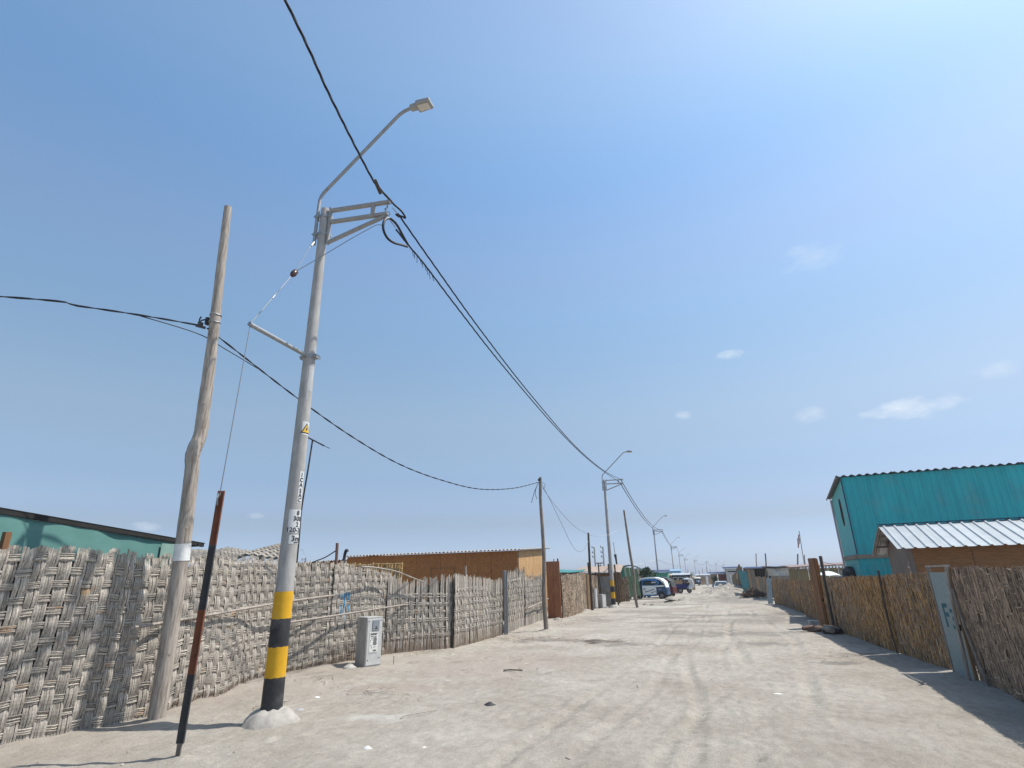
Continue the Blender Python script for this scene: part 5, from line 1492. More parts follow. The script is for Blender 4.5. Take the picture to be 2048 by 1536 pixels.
pk = thing('plank_screen', 'leaning tan planks behind the bed of the blue cargo three-wheeler', 'screen', (-2.7, 70.5, 0))
for k in range(7):
    mb = MB(); mb.box((-0.5 + 0.16 * k, 0, 0.6), (0.14, 0.03, 1.25 + U(-.1, .1)), Matrix.Rotation(U(-.05, .05), 3, 'Y')); mb.build('plank', M_TAN, pk)
pm = thing('palm_tree', 'dusty grey green palm rising behind the dark glazed shack', 'palm', (-2.2, 120, 0))
mb = MB(); mb.tube([(0, 0, -.1), (0.05, 0, 1.0), (0.0, 0, 1.6)], [0.25, 0.2, 0.18], 8); mb.build('trunk', M_POLE_GREY, pm)
for k in range(26):
    a = 2 * PI * k / 26 * 2.4; el = U(0.25, 1.35); l = U(1.3, 2.0)
    mb = MB(); mb.tint = U(-.5, .5)
    d = Vector((math.cos(a), math.sin(a), 0))
    rib = [Vector((0, 0, 1.5)) + d * (l * t * math.cos(el)) + Vector((0, 0, l * t * math.sin(el) - 0.55 * l * t * t)) for t in (0, .2, .4, .6, .8, 1)]
    s = d.cross(Vector((0, 0, 1)))
    for i in range(1, 6):
        for q in range(3):
            p = rib[i - 1].lerp(rib[i], q / 3); e = (rib[i] - rib[i - 1]).normalized()
            for sg_ in (-1, 1):
                t_ = p + s * sg_ * 0.32 * (1 - 0.12 * i) + e * 0.2 - Vector((0, 0, 0.1))
                mb.poly([p, p + e * 0.07, t_])
    mb.tube(rib, 0.015, 3)
    mb.build('frond', M_PALMLEAF, pm)
shack('long pale grey far hut at the end of the street', -1.3, 3.0, 170, 1.6, 5, M_PLYGREY, M_ZINC, group=GB, over=0.2)
ff = thing('far_plank_fence', 'tan plank fence on the far left side before the end of the street', 'fence', (0.9, 110, 0))
for k in range(16):
    mb = MB(); mb.box((-1.1 + 0.15 * k, 0.3 * k, 0.55), (0.14, 0.05, 1.15 + U(-.12, .12)), Matrix.Rotation(U(-.06, .06), 3, 'Y')); mb.build('plank', M_TAN, ff)
wdr = thing('white_gate', 'small white door far down the street', 'door', (0.85, 100, 0)); mb = MB(); mb.box((0, 0, 0.72), (0.36, 0.05, 1.44)); lf = mb.build('leaf', M_WHITEPAINT, wdr); mb = MB(); mb.box((0.12, -0.04, 0.7), (0.04, 0.04, 0.08)); mb.build('handle', M_DARKWOOD, wdr)
for x, y, h in ((-2.9, 150, 3.2), (0.6, 180, 3.6), (1.9, 190, 4.0), (3.1, 200, 3.4), (-0.3, 140, 2.6)):
    stick('distant_post', 'faint thin post standing far down the street', [(x, y, 0), (x - 0.05, y, h)], 0.06, M_POLE_GREY, 'post', 'faint thin posts far down the street', 5, 1)
# ------------------------------------------------------------------ right: two storey teal house
th_ = thing('teal_house', 'two storey teal house with ribbed metal side, oval window and sloping roof', 'house', (5.5, 23.9, 0), -0.05)
LX, DY, Z1, Z2, ZL = 11.0, 2.7, 2.12, 4.98, 0.165
MB_ = MB
n = 13
for k in range(n):
    a = 0.0 + LX * k / n
    mb = MB(); corr(mb, (a + 0.004, 0, Z1 + 0.10), (1, 0, 0), (0, 0, 1), (0, -1, 0), LX / n - 0.008, Z2 - Z1 - 0.05, 0.21, 0.034, 8, 1, trap=True)
    mb.build('wall_sheet', M_TEALMETAL, th_)
for k in range(n):
    a = LX * k / n
    mb = MB(); corr(mb, (a + 0.004, 0.02, 0.0), (1, 0, 0), (0, 0, 1), (0, -1, 0), LX / n - 0.008, Z1 - 0.04, 0.21, 0.034, 8, 1, trap=True)
    mb.build('wall_sheet', M_TEALMETAL, th_)
mb = MB(); mb.box((LX / 2, 0.01, Z1 + 0.03), (LX + 0.06, 0.08, 0.14)); mb.box((-0.02, DY / 2, Z1 + 0.03), (0.08, DY, 0.14)); mb.build('floor_band', M_PLYGREY, th_)
mb = MB(); mb.box((0.0, -0.012, (Z2 + Z1) / 2 + .05), (0.035, 0.035, Z2 - Z1 - 0.15)); mb.build('corner_trim', M_DARKBLUE, th_)
zf = 4.55
# gable wall around the oval window
oc, ow, oh = (1.15, 3.85), 0.17, 0.50
mb = MB()
def outer(a):
    c, s = math.cos(a), math.sin(a)
    y0, y1, z0 = 0.03, DY, Z1 + 0.10
    ts = []
    if c > 1e-6: ts.append((y1 - oc[0]) / c)
    if c < -1e-6: ts.append((y0 - oc[0]) / c)
    if s < -1e-6: ts.append((z0 - oc[1]) / s)
    # sloping top z = Z2 + (zf-Z2)*(y/DY)
    m_ = (zf - Z2) / DY
    den = s - m_ * c
    if den > 1e-6: ts.append((Z2 + m_ * oc[0] - oc[1]) / den)
    t = min(t for t in ts if t > 0)
    return oc[0] + c * t, oc[1] + s * t
def inner(a, k=1.0):
    c, s = math.cos(a), math.sin(a)
    e = 2 / 2.6
    return oc[0] + ow * k * math.copysign(abs(c) ** e, c), oc[1] + oh * (k if k == 1 else (1 + (k - 1) * ow / oh)) * math.copysign(abs(s) ** e, s)
angs = sorted([2 * PI * k / 40 for k in range(40)] + [math.atan2(zz - oc[1], yy - oc[0]) % (2 * PI) for yy, zz in ((0.03, Z1 + .1), (DY, Z1 + .1), (DY, zf), (0.03, Z2 - 0.005))])
for x in (0.0, 0.04):
    O = [mb.vert((x, *outer(a))) for a in angs]; I = [mb.vert((x, *inner(a))) for a in angs]
    for k in range(len(angs)):
        k2 = (k + 1) % len(angs); mb.face(O[k], O[k2], I[k2], I[k]) if x else mb.face(I[k], I[k2], O[k2], O[k])
    if x == 0.0: I0 = I
for k in range(len(angs)):
    k2 = (k + 1) % len(angs); mb.face(I0[k], I[k], I[k2], I0[k2])
mb.build('gable_wall', M_TEALFLAT, th_)
mb = MB(); mb.box((0.02, DY / 2 + 0.02, (Z1 - 0.04) / 2), (0.04, DY - 0.04, Z1 - 0.04)); mb.build('lower_gable_wall', M_TEALFLAT, th_)
mb = MB()
K = 40
ro = [mb.vert((-0.012, *inner(2 * PI * k / K, 1.18))) for k in range(K)]; ri = [mb.vert((-0.012, *inner(2 * PI * k / K, 0.97))) for k in range(K)]; rb = [mb.vert((0.02, *inner(2 * PI * k / K, 1.18))) for k in range(K)]; rc = [mb.vert((0.03, *inner(2 * PI * k / K, 0.97))) for k in range(K)]
for k in range(K):
    k2 = (k + 1) % K; mb.face(ri[k], ri[k2], ro[k2], ro[k]); mb.face(ro[k], ro[k2], rb[k2], rb[k]); mb.face(ri[k2], ri[k], rc[k], rc[k2])
wf = mb.build('window_frame', M_DARKWOOD, th_)
mb = MB(); mb.face(*[mb.vert((0.025, *inner(-2 * PI * k / K, 0.99))) for k in range(K)]); mb.build('pane', M_GLASS, wf)
mb = MB(); mb.box((0.008, oc[0] + 0.02, oc[1]), (0.012, 0.02, oh * 1.9)); mb.build('mullion', M_REDWALL, wf)
mb = MB(); mb.box((LX / 2, DY, 2.3), (LX, 0.04, 4.55)); mb.build('back_wall', M_TEALFLAT, th_)
m_ = (zf - Z2) / DY
for k in range(6):
    mb = MB(); corr(mb, (-0.16 + (LX + 0.4) * k / 6, -0.14, Z2 + 0.07 + 0.14 * -m_), (1, 0, 0), (0, 1, m_), (0, 0, 1), (LX + 0.4) / 6, DY + 0.42, 0.26, 0.06, 8, 1)
    mb.build('roof_sheet', mat('dark_roof_sheet', (0.10, 0.12, 0.14), (0.075, 0.09, 0.10), scale=4, rough=0.6), th_, smooth=True, angle=1.2)
mb = MB(); mb.beam((-0.16, -0.14, Z2 + 0.045), (-0.16, DY + 0.28, Z2 + 0.045 + m_ * (DY + 0.28)), 0.03, 0.05); mb.build('verge_board', M_PLYGREY, th_)
mb = MB(); mb.tube([(-0.04, DY + 0.05, 0), (-0.04, DY + 0.05, 4.5)], 0.045, 7); mb.build('corner_pipe', mat('lilac_grey', (0.42, 0.38, 0.40), rough=0.7), th_)

# ------------------------------------------------------------------ brown house with the white ribbed roof
wh = thing('brown_house', 'low brown house with a white ribbed gable roof in front of the teal house', 'house', (5.25, 17.35, 0), -0.085)
LW, DW, ZE = 7.5, 2.95, 2.26
for k in range(6):
    a = LW * k / 6
    mb = MB(); mb.box((a + LW / 12, 0, ZE / 2), (LW / 6 - 0.01, 0.03, ZE)); mb.build('wall_board', M_PLYBROWN, wh)
ridge_y, ridge_z = 1.48, 2.84
for k, (ya, yb) in enumerate(((0.02, 0.72), (0.72, 1.48), (1.48, 2.2), (2.2, 2.95))):
    top = lambda y: ridge_z - abs(y - ridge_y) * (ridge_z - ZE) / ridge_y - 0.05
    mb = MB(); ids = [mb.vert(p) for p in ((0, ya + .005, 0), (0, yb - .005, 0), (0, yb - .005, top(yb)), (0, ya + .005, top(ya)), (0.03, ya + .005, 0), (0.03, yb - .005, 0), (0.03, yb - .005, top(yb)), (0.03, ya + .005, top(ya)))]
    for q in ((3, 2, 1, 0), (4, 5, 6, 7), (0, 1, 5, 4), (1, 2, 6, 5), (2, 3, 7, 6), (3, 0, 4, 7)): mb.face(*q)
    mb.build('gable_board', M_PLYGREY, wh)
sl = (ridge_z - ZE) / ridge_y
for k in range(8):
    w = (LW + 0.9) / 8
    mb = MB(); corr(mb, (-0.36 + w * k, -0.30, ZE - 0.30 * sl + 0.03), (1, 0, 0), (0, 1, sl), (0, -sl, 1), w - 0.004, (ridge_y + 0.30) * math.sqrt(1 + sl * sl), 0.262, 0.032, 14, 1, trap=True)
    mb.build('roof_sheet', M_WHITEROOF, wh)
for k in range(4):
    w = (LW + 0.9) / 4
    mb = MB(); corr(mb, (-0.36 + w * k, ridge_y, ridge_z + 0.03), (1, 0, 0), (0, 1, -sl), (0, sl, 1), w - 0.004, (DW - ridge_y + 0.45) * math.sqrt(1 + sl * sl), 0.262, 0.032, 10, 1, trap=True)
    mb.build('rear_roof_sheet', M_ZINC, wh)
mb = MB()
mb.beam((-0.30, -0.26, ZE - 0.26 * sl - 0.03), (-0.30, ridge_y, ridge_z - 0.04), 0.04, 0.07); mb.beam((-0.30, ridge_y, ridge_z - 0.04), (-0.30, DW + 0.40, ridge_z - 0.04 - (DW + .4 - ridge_y) * sl), 0.04, 0.07)
for y in (0.45, 1.1, 1.9, 2.6):
    z = ridge_z - abs(y - ridge_y) * sl - 0.075
    mb.beam((-0.34, y, z), (0.5, y, z), 0.05, 0.06)
mb.build('rafters', M_PLYGREY, wh)
mb = MB(); mb.beam((-0.36, ridge_y, ridge_z + 0.065), (LW + 0.5, ridge_y, ridge_z + 0.065), 0.16, 0.02); mb.build('ridge_cap', M_DARKBLUE, wh)
mb = MB(); mb.box((LW / 2, DW, ZE / 2), (LW, 0.03, ZE)); mb.build('back_wall', M_PLYBROWN, wh)
mb = MB(); mb.box((LW - .015, DW / 2, ZE / 2), (0.03, DW - 0.1, ZE)); mb.build('side_wall', M_PLYBROWN, wh)
# small paddle shaped scrap above the mat
sc = thing('wire_scrap', 'twisted pale wire scrap sticking up over the brown straw mat', 'wire', (4.0, 13.75, 1.55))
mb = MB(); mb.tube(smooth([(0, 0.15, -0.05), (0, 0.05, 0.10), (0, -0.12, 0.16), (0, -0.16, 0.06), (0, -0.22, 0.02)], 4), 0.012, 5); mb.tube(smooth([(0, 0, 0), (0, -0.05, 0.14), (0, -0.16, 0.24)], 4), 0.010, 5); mb.build('wire', M_POLE_GREY, sc)

# ------------------------------------------------------------------ grey board set in the right fence
gb = thing('grey_board', 'upright grey green board set in the right fence with dark teal painted letters', 'board', (3.93, 11.95, gz(3.93, 11.95) - 0.02), PI / 2)
# local x runs away from the camera side, local y points towards the houses, -y... face towards the street is +y after rotation
mb = MB(); mb.box((0, 0.0, 0.80), (0.78, 0.025, 1.66)); mb.build('panel', M_GREYBOARD, gb)
for x, m in ((-0.425, M_TAN), (0.42, M_POLE_GREY)):
    mb = MB(); mb.box((x, 0.0, 0.84), (0.05, 0.05, 1.76)); mb.build('frame_upright', m, gb, bevel=0.004)
mb = MB(); mb.box((-0.02, 0.0, 1.735), (1.02, 0.04, 0.03)); mb.build('top_rail', M_POLE, gb)
mb = MB(); mb.box((-0.41, 0.04, 0.78), (0.05, 0.04, 0.09)); mb.build('latch', M_DARK, gb)
mb = MB()
vs, fs = text_faces('F', 0.27); 
def put(body, size, ox, oz, rot=0.0, sx=1.0):
    vs, fs = text_faces(body, size)
    c, s = math.cos(rot), math.sin(rot)
    ids = [mb.vert((-(ox + (x * c - y * s) * sx), 0.0165, oz + x * s + y * c)) for x, y, _ in vs]
    for f in fs: mb.face(*[ids[i] for i in f])
put('F', 0.52, -0.08, 0.76, 0.05); put('3', 0.44, 0.18, 0.74, 0.0)
mb.build('painted_letters', mat('teal_marker', (0.035, 0.12, 0.14), rough=0.8), gb)

# seam lath and slanted dark gap strip beside the board
sl_ = thing('seam_lath', 'dark crooked lath covering the slanting seam between two straw mats', 'lath', (3.76, 14.9, 0))
mb = MB(); mb.tube(smooth([(0.02, -0.02, -0.05), (-0.01, 0.0, 0.5), (0.0, 0.05, 1.0), (0.02, 0.02, 1.66)], 5), 0.022, 6); mb.build('lath', M_DARKWOOD, sl_)
stick('split_stick', 'pale split stick leaning beside the grey painted board', [(3.80, 11.45, 0.0), (3.83, 11.42, 0.9), (3.87, 11.38, 1.7)], [0.03, 0.028, 0.022], M_POLE, 'stick')
stick('split_stick', 'crooked grey stick in the gap right of the grey board', [(3.86, 10.95, 0.0), (3.84, 11.15, 0.7), (3.84, 11.25, 1.35)], [0.022, 0.026, 0.018], M_POLE_GREY, 'stick')
bp_ = thing('broad_board_post', 'broad brown board post standing before the golden straw mats', 'post', (3.48, 20.85, gz(3.48, 20.85)), 0.35)
mb = MB(); mb.box((0, 0, 0.98), (0.10, 0.34, 2.20)); mb.build('board', M_TANWOOD, bp_, bevel=0.006)
mb = MB(); mb.box((0.02, -0.19, 0.98), (0.09, 0.035, 2.16)); mb.build('edge_lath', mat('orange_lath', (0.32, 0.14, 0.05), (0.24, 0.10, 0.036), scale=4, stretch=(8, 8, .7), rough=0.7), bp_)
mb = MB(); mb.box((0.0, -0.21, 0.82), (0.10, 0.03, 0.05)); mb.build('knot', M_DARK, bp_)
stick('leaning_stake', 'dark leaning stake behind the straw seam, right of the broad brown post', [(3.56, 19.85, 0), (3.56, 19.95, 0.7), (3.60, 20.1, 1.4), (3.64, 20.3, 2.12)], [0.035, 0.035, 0.05, 0.05], M_DARKWOOD, 'stake')
tn = thing('tin_strip', 'narrow pale tin strip standing on the seam beside the leaning stake', 'strip', (3.57, 19.6, 0)); mb = MB(); mb.box((0, 0, 0.62), (0.012, 0.10, 0.95), Matrix.Rotation(0.06, 3, 'X')); mb.build('strip', M_PLYGREY, tn)

# rubbish at the foot of the right fence
lg = thing('log_pile', 'few weathered logs and a board lying at the foot of the golden straw mat', 'logs', (3.25, 19.7, gz(3.25, 19.7)))
for k in range(5):
    mb = MB(); y = U(-0.5, 0.3); mb.tube([(U(-.15, .15), y, 0.06 + 0.05 * (k % 2)), (U(-.1, .3), y + U(-.7, -.3), 0.07 + 0.06 * (k % 2))], U(0.04, 0.08), 8); mb.build('log', M_POLE_GREY if k % 2 else M_DARKWOOD, lg, smooth=True)
mb = MB(); mb.box((0.15, -0.35, 0.16), (0.3, 0.8, 0.03), Matrix.Rotation(0.15, 3, 'Y')); mb.build('board', M_PLYGREY, lg)
sk = thing('cloth_sack', 'crumpled brown sack lying beside the logs', 'sack', (2.95, 19.6, gz(2.95, 19.6)))
mb = MB()
R_ = 9
for i in range(R_ + 1):
    t = i / R_
    x = -0.30 + 0.60 * t; r = 0.10 * math.sin(PI * min(1, 0.15 + t * 0.85)) ** 0.6 * (0.45 + 0.8 * t) + 0.01
    ring = [mb.vert((x, r * 1.2 * math.cos(2 * PI * k / 12) + 0.02 * math.sin(5 * t + k), max(-0.02, 0.09 + r * math.sin(2 * PI * k / 12) + 0.015 * math.sin(k * 2.1 + 7 * t)))) for k in range(12)]
    if i:
        for k in range(12): mb.face(pr[k], pr[(k + 1) % 12], ring[(k + 1) % 12], ring[k])
    pr = ring
mb.face(*pr)
mb.build('sack', mat('sack_brown', (0.20, 0.14, 0.11), (0.12, 0.08, 0.065), scale=6, rough=0.9, bump=0.5), sk, smooth=True)
sn = thing('paving_block', 'grey block half buried in sand at the foot of the broad brown post', 'block', (3.3, 21.6, gz(3.3, 21.6))); mb = MB(); mb.box((0, 0, 0.07), (0.3, 0.5, 0.2)); mb.build('block', M_CONC, sn, bevel=0.02)

# ------------------------------------------------------------------ right, farther down
gp = thing('grey_tin_post', 'upright bluish grey tin strip at the end of the dusty straw mats', 'post', (3.62, 37.5, 0)); mb = MB(); mb.beam((0.02, 0, -0.1), (0.15, 0, 1.40), 0.27, 0.02, (0, 1, 0)); mb.build('strip', mat('bluish_tin', (0.30, 0.36, 0.38), (0.24, 0.29, 0.31), rough=0.6), gp)
gtp = thing('grey_tarp_shelter', 'shelter hung with a pale creased tarpaulin beyond the straw mats', 'shelter', (4.65, 40, 0))
mb = MB(); mb.sheet(lambda u, v: (-0.62 + 1.28 * u, 0.05 * math.sin(u * 9 + 4 * v) + 0.03 * math.sin(u * 17), 1.50 + (0.46 - 0.05 * math.sin(u * 5)) * v), 26, 8, 0.01, (0, -1, 0)); mb.build('tarp', M_TARP, gtp, smooth=True)
mb = MB(); mb.sheet(lambda u, v: (-0.75 + 1.5 * u, -0.1 + 2.2 * v, 2.02 + 0.08 * v + 0.02 * math.sin(u * 8)), 14, 3, 0.06); mb.build('roof', M_DARK, gtp)
for x in (-0.64, 0.68):
    mb = MB(); mb.tube([(x, 0, -.1), (x, 0, 2.0)], 0.04, 6); mb.build('post', M_POLE, gtp)
mb = MB(); mb.sheet(lambda u, v: (0.55 + 1.5 * u, -3.5 + 1.8 * v, 1.42 + 0.12 * v + 0.05 * math.sin(u * 11) * (1 - v)), 20, 6, 0.03); mb.build('straw_flap', M_STRAW_PALE, gtp)
mrs = thing('mat_roof_shed', 'low shed with a tan mat roof edge behind the broad brown post', 'shed', (5.7, 31.5, 0))
mb = MB(); mb.sheet(lambda u, v: (-1.5 + 3.4 * u, 0 + 1.8 * v, 1.92 + 0.10 * u + 0.1 * v), 16, 3, 0.05); mb.build('roof_mat', mat('pinkish_roof', (0.27, 0.19, 0.17), (0.20, 0.14, 0.125), scale=6, rough=0.8), mrs)
for k in range(8):
    mb = MB(); mb.box((-1.35 + 0.44 * k, 0.12, 0.92), (0.42, 0.03, 1.84)); mb.build('wall_board', mat('straw_board', (0.34, 0.25, 0.14), (0.25, 0.175, 0.095), scale=10, stretch=(6, 6, 1), rough=0.8, rand=0.2), mrs)
for k in range(24):
    mb = MB(); mb.box((-1.35 + 0.145 * k, 0.05, 1.84), (0.06, 0.02, 0.16), Matrix.Rotation(U(-.2, .2), 3, 'Y')); mb.build('fringe_tuft', M_STRAW_PALE, mrs)
wt = thing('covered_bundle', 'bundle under a white and dark blue tarpaulin showing over the straw fence', 'bundle', (5.24, 28.5, -0.158)); wt.scale = (1.096,) * 3
mb = MB(); mb.sheet(lambda u, v: (-0.48 + 0.98 * u, -0.25 + 0.9 * v, 1.30 + 0.36 * (math.sin(PI * (0.10 + 0.8 * u)) ** 0.5) * math.sin(PI * (0.18 + 0.64 * v)) ** 0.6 + 0.03 * math.sin(u * 9 + v * 5)), 20, 12, 0.01); mb.build('white_cover', M_TARPWHITE, wt, smooth=True)
mb = MB(); mb.sheet(lambda u, v: (-0.30 + 0.86 * u, -0.28 - 0.02 * math.sin(u * 8), 1.0 + (0.40 + 0.10 * u) * v), 14, 5, 0.01, (0, -1, 0)); mb.build('blue_cover', M_TARPBLUE, wt, smooth=True)
mb = MB(); mb.box((0, 0.2, 0.62), (0.9, 0.7, 1.3)); mb.build('load', M_DARKWOOD, wt)
bk = thing('black_barrel', 'black water barrel beside the teal house corner', 'barrel', (5.42, 25.2, 0)); mb = MB(); mb.lathe([(0.26, 0), (0.27, 0.1), (0.27, 1.55), (0.24, 1.72), (0.12, 1.80), (0.12, 1.84)], 16); mb.build('barrel', M_BLACK, bk, smooth=True)
ws = thing('white_post', 'short white post beside the black barrel', 'post', (5.22, 25.6, 0)); mb = MB(); mb.box((0, 0, 0.85), (0.05, 0.05, 1.7)); mb.build('post', M_WHITEPAINT, ws)

rd = thing('plank_hut', 'hut of upright brown planks with open dark top beside the teal tin door', 'hut', (3.78, 44.2, 0))
for k in range(8):
    x = -0.56 + 0.16 * k; h = (1.98, 1.96, 1.95, 1.45, 1.48, 1.42, 1.44, 1.4)[k]
    mb = MB(); mb.box((x, 0, h / 2), (0.155, 0.03, h), Matrix.Rotation(-0.03, 3, 'Y')); mb.build('plank', M_PLYGREY if k % 3 else M_TAN, rd)
for k in range(4):
    mb = MB(); mb.box((0.02 + 0.16 * k, 0.15, 1.7), (0.05, 0.03, 0.6)); mb.build('upright', M_DARKWOOD, rd)
mb = MB(); mb.box((0.15, 0.9, 1.0), (1.5, 0.04, 2.0)); mb.build('back_wall', M_DARK, rd)
mb = MB(); corr(mb, (-0.75, -0.15, 2.02), (1, 0, 0), (0, 1, .05), (0, 0, 1), 1.9, 2.2, .2, .04, 4, 1); mb.build('roof_sheet', M_DARKBLUE, rd)
td = thing('tin_gate', 'tall teal tin door leaning at the corner of the plank hut', 'door', (3.05, 47.4, 0)); mb = MB(); corr(mb, (-0.12, 0, 0.05), (1, 0, 0), (-0.13, 0, 1), (0, -1, 0), 0.60, 1.84, 0.15, 0.02, 6, 1); mb.build('tin_sheet', M_TEALDOOR, td); mb = MB(); mb.beam((0.5, 0.05, -.1), (0.26, 0.05, 1.9), 0.05, 0.05); mb.build('frame', M_DARKWOOD, td)
br = thing('brushwood_pile', 'dark pile of dry brushwood in front of the plank hut', 'brushwood', (3.05, 41.3, gz(3.05, 41.3)))
mb = MB()
for k in range(420):
    a = U(0, 2 * PI); r = U(0, 1) ** 0.6; z = U(0, 0.55) * (1 - r * 0.8)
    p = Vector((r * 0.78 * math.cos(a), r * 0.6 * math.sin(a), z + 0.02)); d = Vector((U(-1, 1), U(-1, 1), U(-.4, .7))).normalized() * U(0.15, 0.45)
    mb.tint = U(-.7, .7)
    mb.tube([p - d * 0.5, p + Vector((U(-.03, .03), U(-.03, .03), U(-.03, .03))), p + d * 0.5], [0.018, 0.014, 0.006], 4, caps=False)
o = mb.build('twigs', M_BRUSH, br); o['kind'] = 'stuff'
for k in range(7):
    mb = MB(); a = U(0, 6.28); mb.tube([(U(-.4, .4), U(-.3, .3), 0.05), (U(-.5, .5), U(-.4, .1), U(.4, .75))], [0.035, 0.02], 6); mb.build('branch', M_BRUSH, br)
GR2 = 'small shacks along the far right of the street'
shack('long low house with a light blue roof edge behind the tarpaulin shelter', 3.5, 7.2, 51, 2.08, 3, M_PLYGREY, M_BLUETIN, group=GR2, over=0.25, slope=0.03)
shack('white boarded house with dark slit window behind the mat fences', 2.75, 4.4, 71, 2.25, 3, M_TARP, M_DARKBLUE, group=GR2, win=((-0.1, 1.95, 1.2, 0.22),), over=0.3)
shack('dark red shack with a blue roof edge beside the parked white car', 1.95, 2.75, 72, 1.72, 3, M_REDWALL, M_DARKBLUE, group=GR2, over=0.25)
shack('grey hut half hidden by a small dark tree beyond the parked white car', 1.25, 2.0, 82, 1.75, 3, M_PLYGREY, M_DARKBLUE, group=GR2, over=0.3, door=(0.1, 1.4, 0.3, M_DARK))
straw_fence('brown mat fence right of the parked white car', [(2.95, 63.2), (3.0, 58.5)], [1.55, 1.6], P2, GR2, dens=110, blade=0.34, wid=0.025, side=-1)
straw_fence('greyish brown mat fence left of the teal tin door', [(2.75, 57.5), (3.05, 48.2)], [1.62, 1.7], (M_STRAW_GREY, M_STRAW_PALE), GR2, dens=90, blade=0.34, wid=0.025, side=-1)
osb = thing('board_patch', 'orange strand board patch on the greyish mat fence', 'board', (2.93, 52.3, 1.35)); mb = MB(); mb.box((-0.05, 0, 0.15), (0.05, 1.6, 0.5)); mb.build('board', M_OSB, osb)
lp = thing('light_post', 'pale leaning post between two brown mat fences', 'post', (2.66, 58.0, 0)); mb = MB(); mb.beam((0, 0, -.1), (-0.05, 0, 1.6), 0.14, 0.08); mb.build('post', M_WHITEPAINT, lp)
tr2 = thing('small_tree', 'small dark tree left of the dark red shack', 'tree', (1.55, 76, 0))
mb = MB(); mb.tube([(0, 0, -.1), (0.03, 0, 0.7), (0, 0, 1.1)], [0.06, 0.05, 0.03], 6); mb.build('trunk', M_DARKWOOD, tr2); mb = MB(); leaf_cloud(mb, (0, 0, 1.15), (0.35, 0.3, 0.32), 500, 0.12); mb.build('crown', M_FOLIAGE, tr2)
GP = 'thin poles above the right hand huts'
for lb, pts, r in (('dark upright pole beside the tarpaulin shelter', [(3.93, 42, 0), (3.95, 42, 0.9), (4.2, 42, 2.2), (4.26, 42, 2.92)], 0.045),
                   ('dark leaning pole over the straw flap', [(5.15, 36, 0), (5.18, 36, 1.62), (5.34, 36, 2.65)][::1], 0.04),
                   ('thin grey pole over the light blue roof', [(5.15, 60, 0), (5.15, 60, 2.3), (5.28, 60, 3.48)], 0.045),
                   ('short thin pole with a knob left of the flag', [(6.24, 40, 0), (6.25, 40, 2.25), (6.30, 40, 2.7)], 0.028)):
    stick('thin_pole', lb, pts, r, M_POLE_GREY, 'pole', GP, 6, 3)
fl = thing('flag_pole', 'thin leaning flag pole with a drooping red and white flag', 'flag pole', (6.2, 40, 0))
mb = MB(); mb.tube([(0, 0, -.1), (0.0, 0, 2.4), (0.05, 0, 4.15)], 0.022, 6); mb.build('pole', M_POLE_GREY, fl)
for k, m in enumerate((M_REDCLOTH, M_WHITECLOTH, M_REDCLOTH)):
    mb = MB(); mb.sheet(lambda u, v: (0.02 - 0.05 * k - 0.06 * u - 0.05 * v, 0.04 * math.sin(v * 7 + k), 3.92 - 0.12 * k - 0.55 * v), 3, 8, 0.008, (0, -1, 0)); mb.build('flag_stripe', m, fl, smooth=True)
wire('loose_wire', 'thin wire from the dark leaning stake to the teal house', 'wire', [(3.66, 20.3, 1.95), (4.6, 22.5, 1.85), (5.4, 23.8, 1.9)], 0.008, M_STEELWIRE, 4)
# ------------------------------------------------------------------ vehicles
M_VWHITE = mat('white_body_paint', (0.82, 0.84, 0.83), (0.76, 0.78, 0.775), scale=3, rough=0.35, spec=0.5)
M_VBLUE = mat('dark_blue_body', (0.020, 0.075, 0.16), (0.016, 0.06, 0.13), scale=3, rough=0.4, spec=0.5)
M_VSKY = mat('bright_blue_trim', (0.05, 0.26, 0.62), (0.04, 0.22, 0.55), rough=0.4)
M_VNAVY = mat('navy_bed', (0.018, 0.025, 0.13), (0.015, 0.02, 0.10), rough=0.5)
M_VRED = mat('dark_red_body', (0.085, 0.018, 0.018), (0.06, 0.014, 0.014), rough=0.4)
M_TYRE = mat('tyre', (0.02, 0.02, 0.02), (0.035, 0.033, 0.03), scale=9, rough=0.9)
M_RIM = mat('rim', (0.22, 0.22, 0.22), (0.14, 0.14, 0.14), rough=0.5, metal=0.4)
M_SILVER = mat('silver_paint', (0.50, 0.53, 0.55), (0.46, 0.49, 0.51), rough=0.3, metal=0.3, spec=0.5)

def wheel(th, x, y, r, w):
    mb = MB(); mb.lathe([(r * 0.6, -w * .45), (r * 0.92, -w / 2), (r, -w * .3), (r, w * .3), (r * 0.92, w / 2), (r * 0.6, w * .45)], 22, (x, y, r), 'Y')
    t_ = mb.build('wheel', M_TYRE, th, smooth=True)
    mb = MB(); mb.lathe([(r * 0.15, -w * .5), (r * 0.58, -w * .46), (r * 0.6, 0), (r * 0.58, w * .46), (r * 0.15, w * .5)], 16, (x, y, r), 'Y'); mb.build('rim', M_RIM, t_, smooth=True)

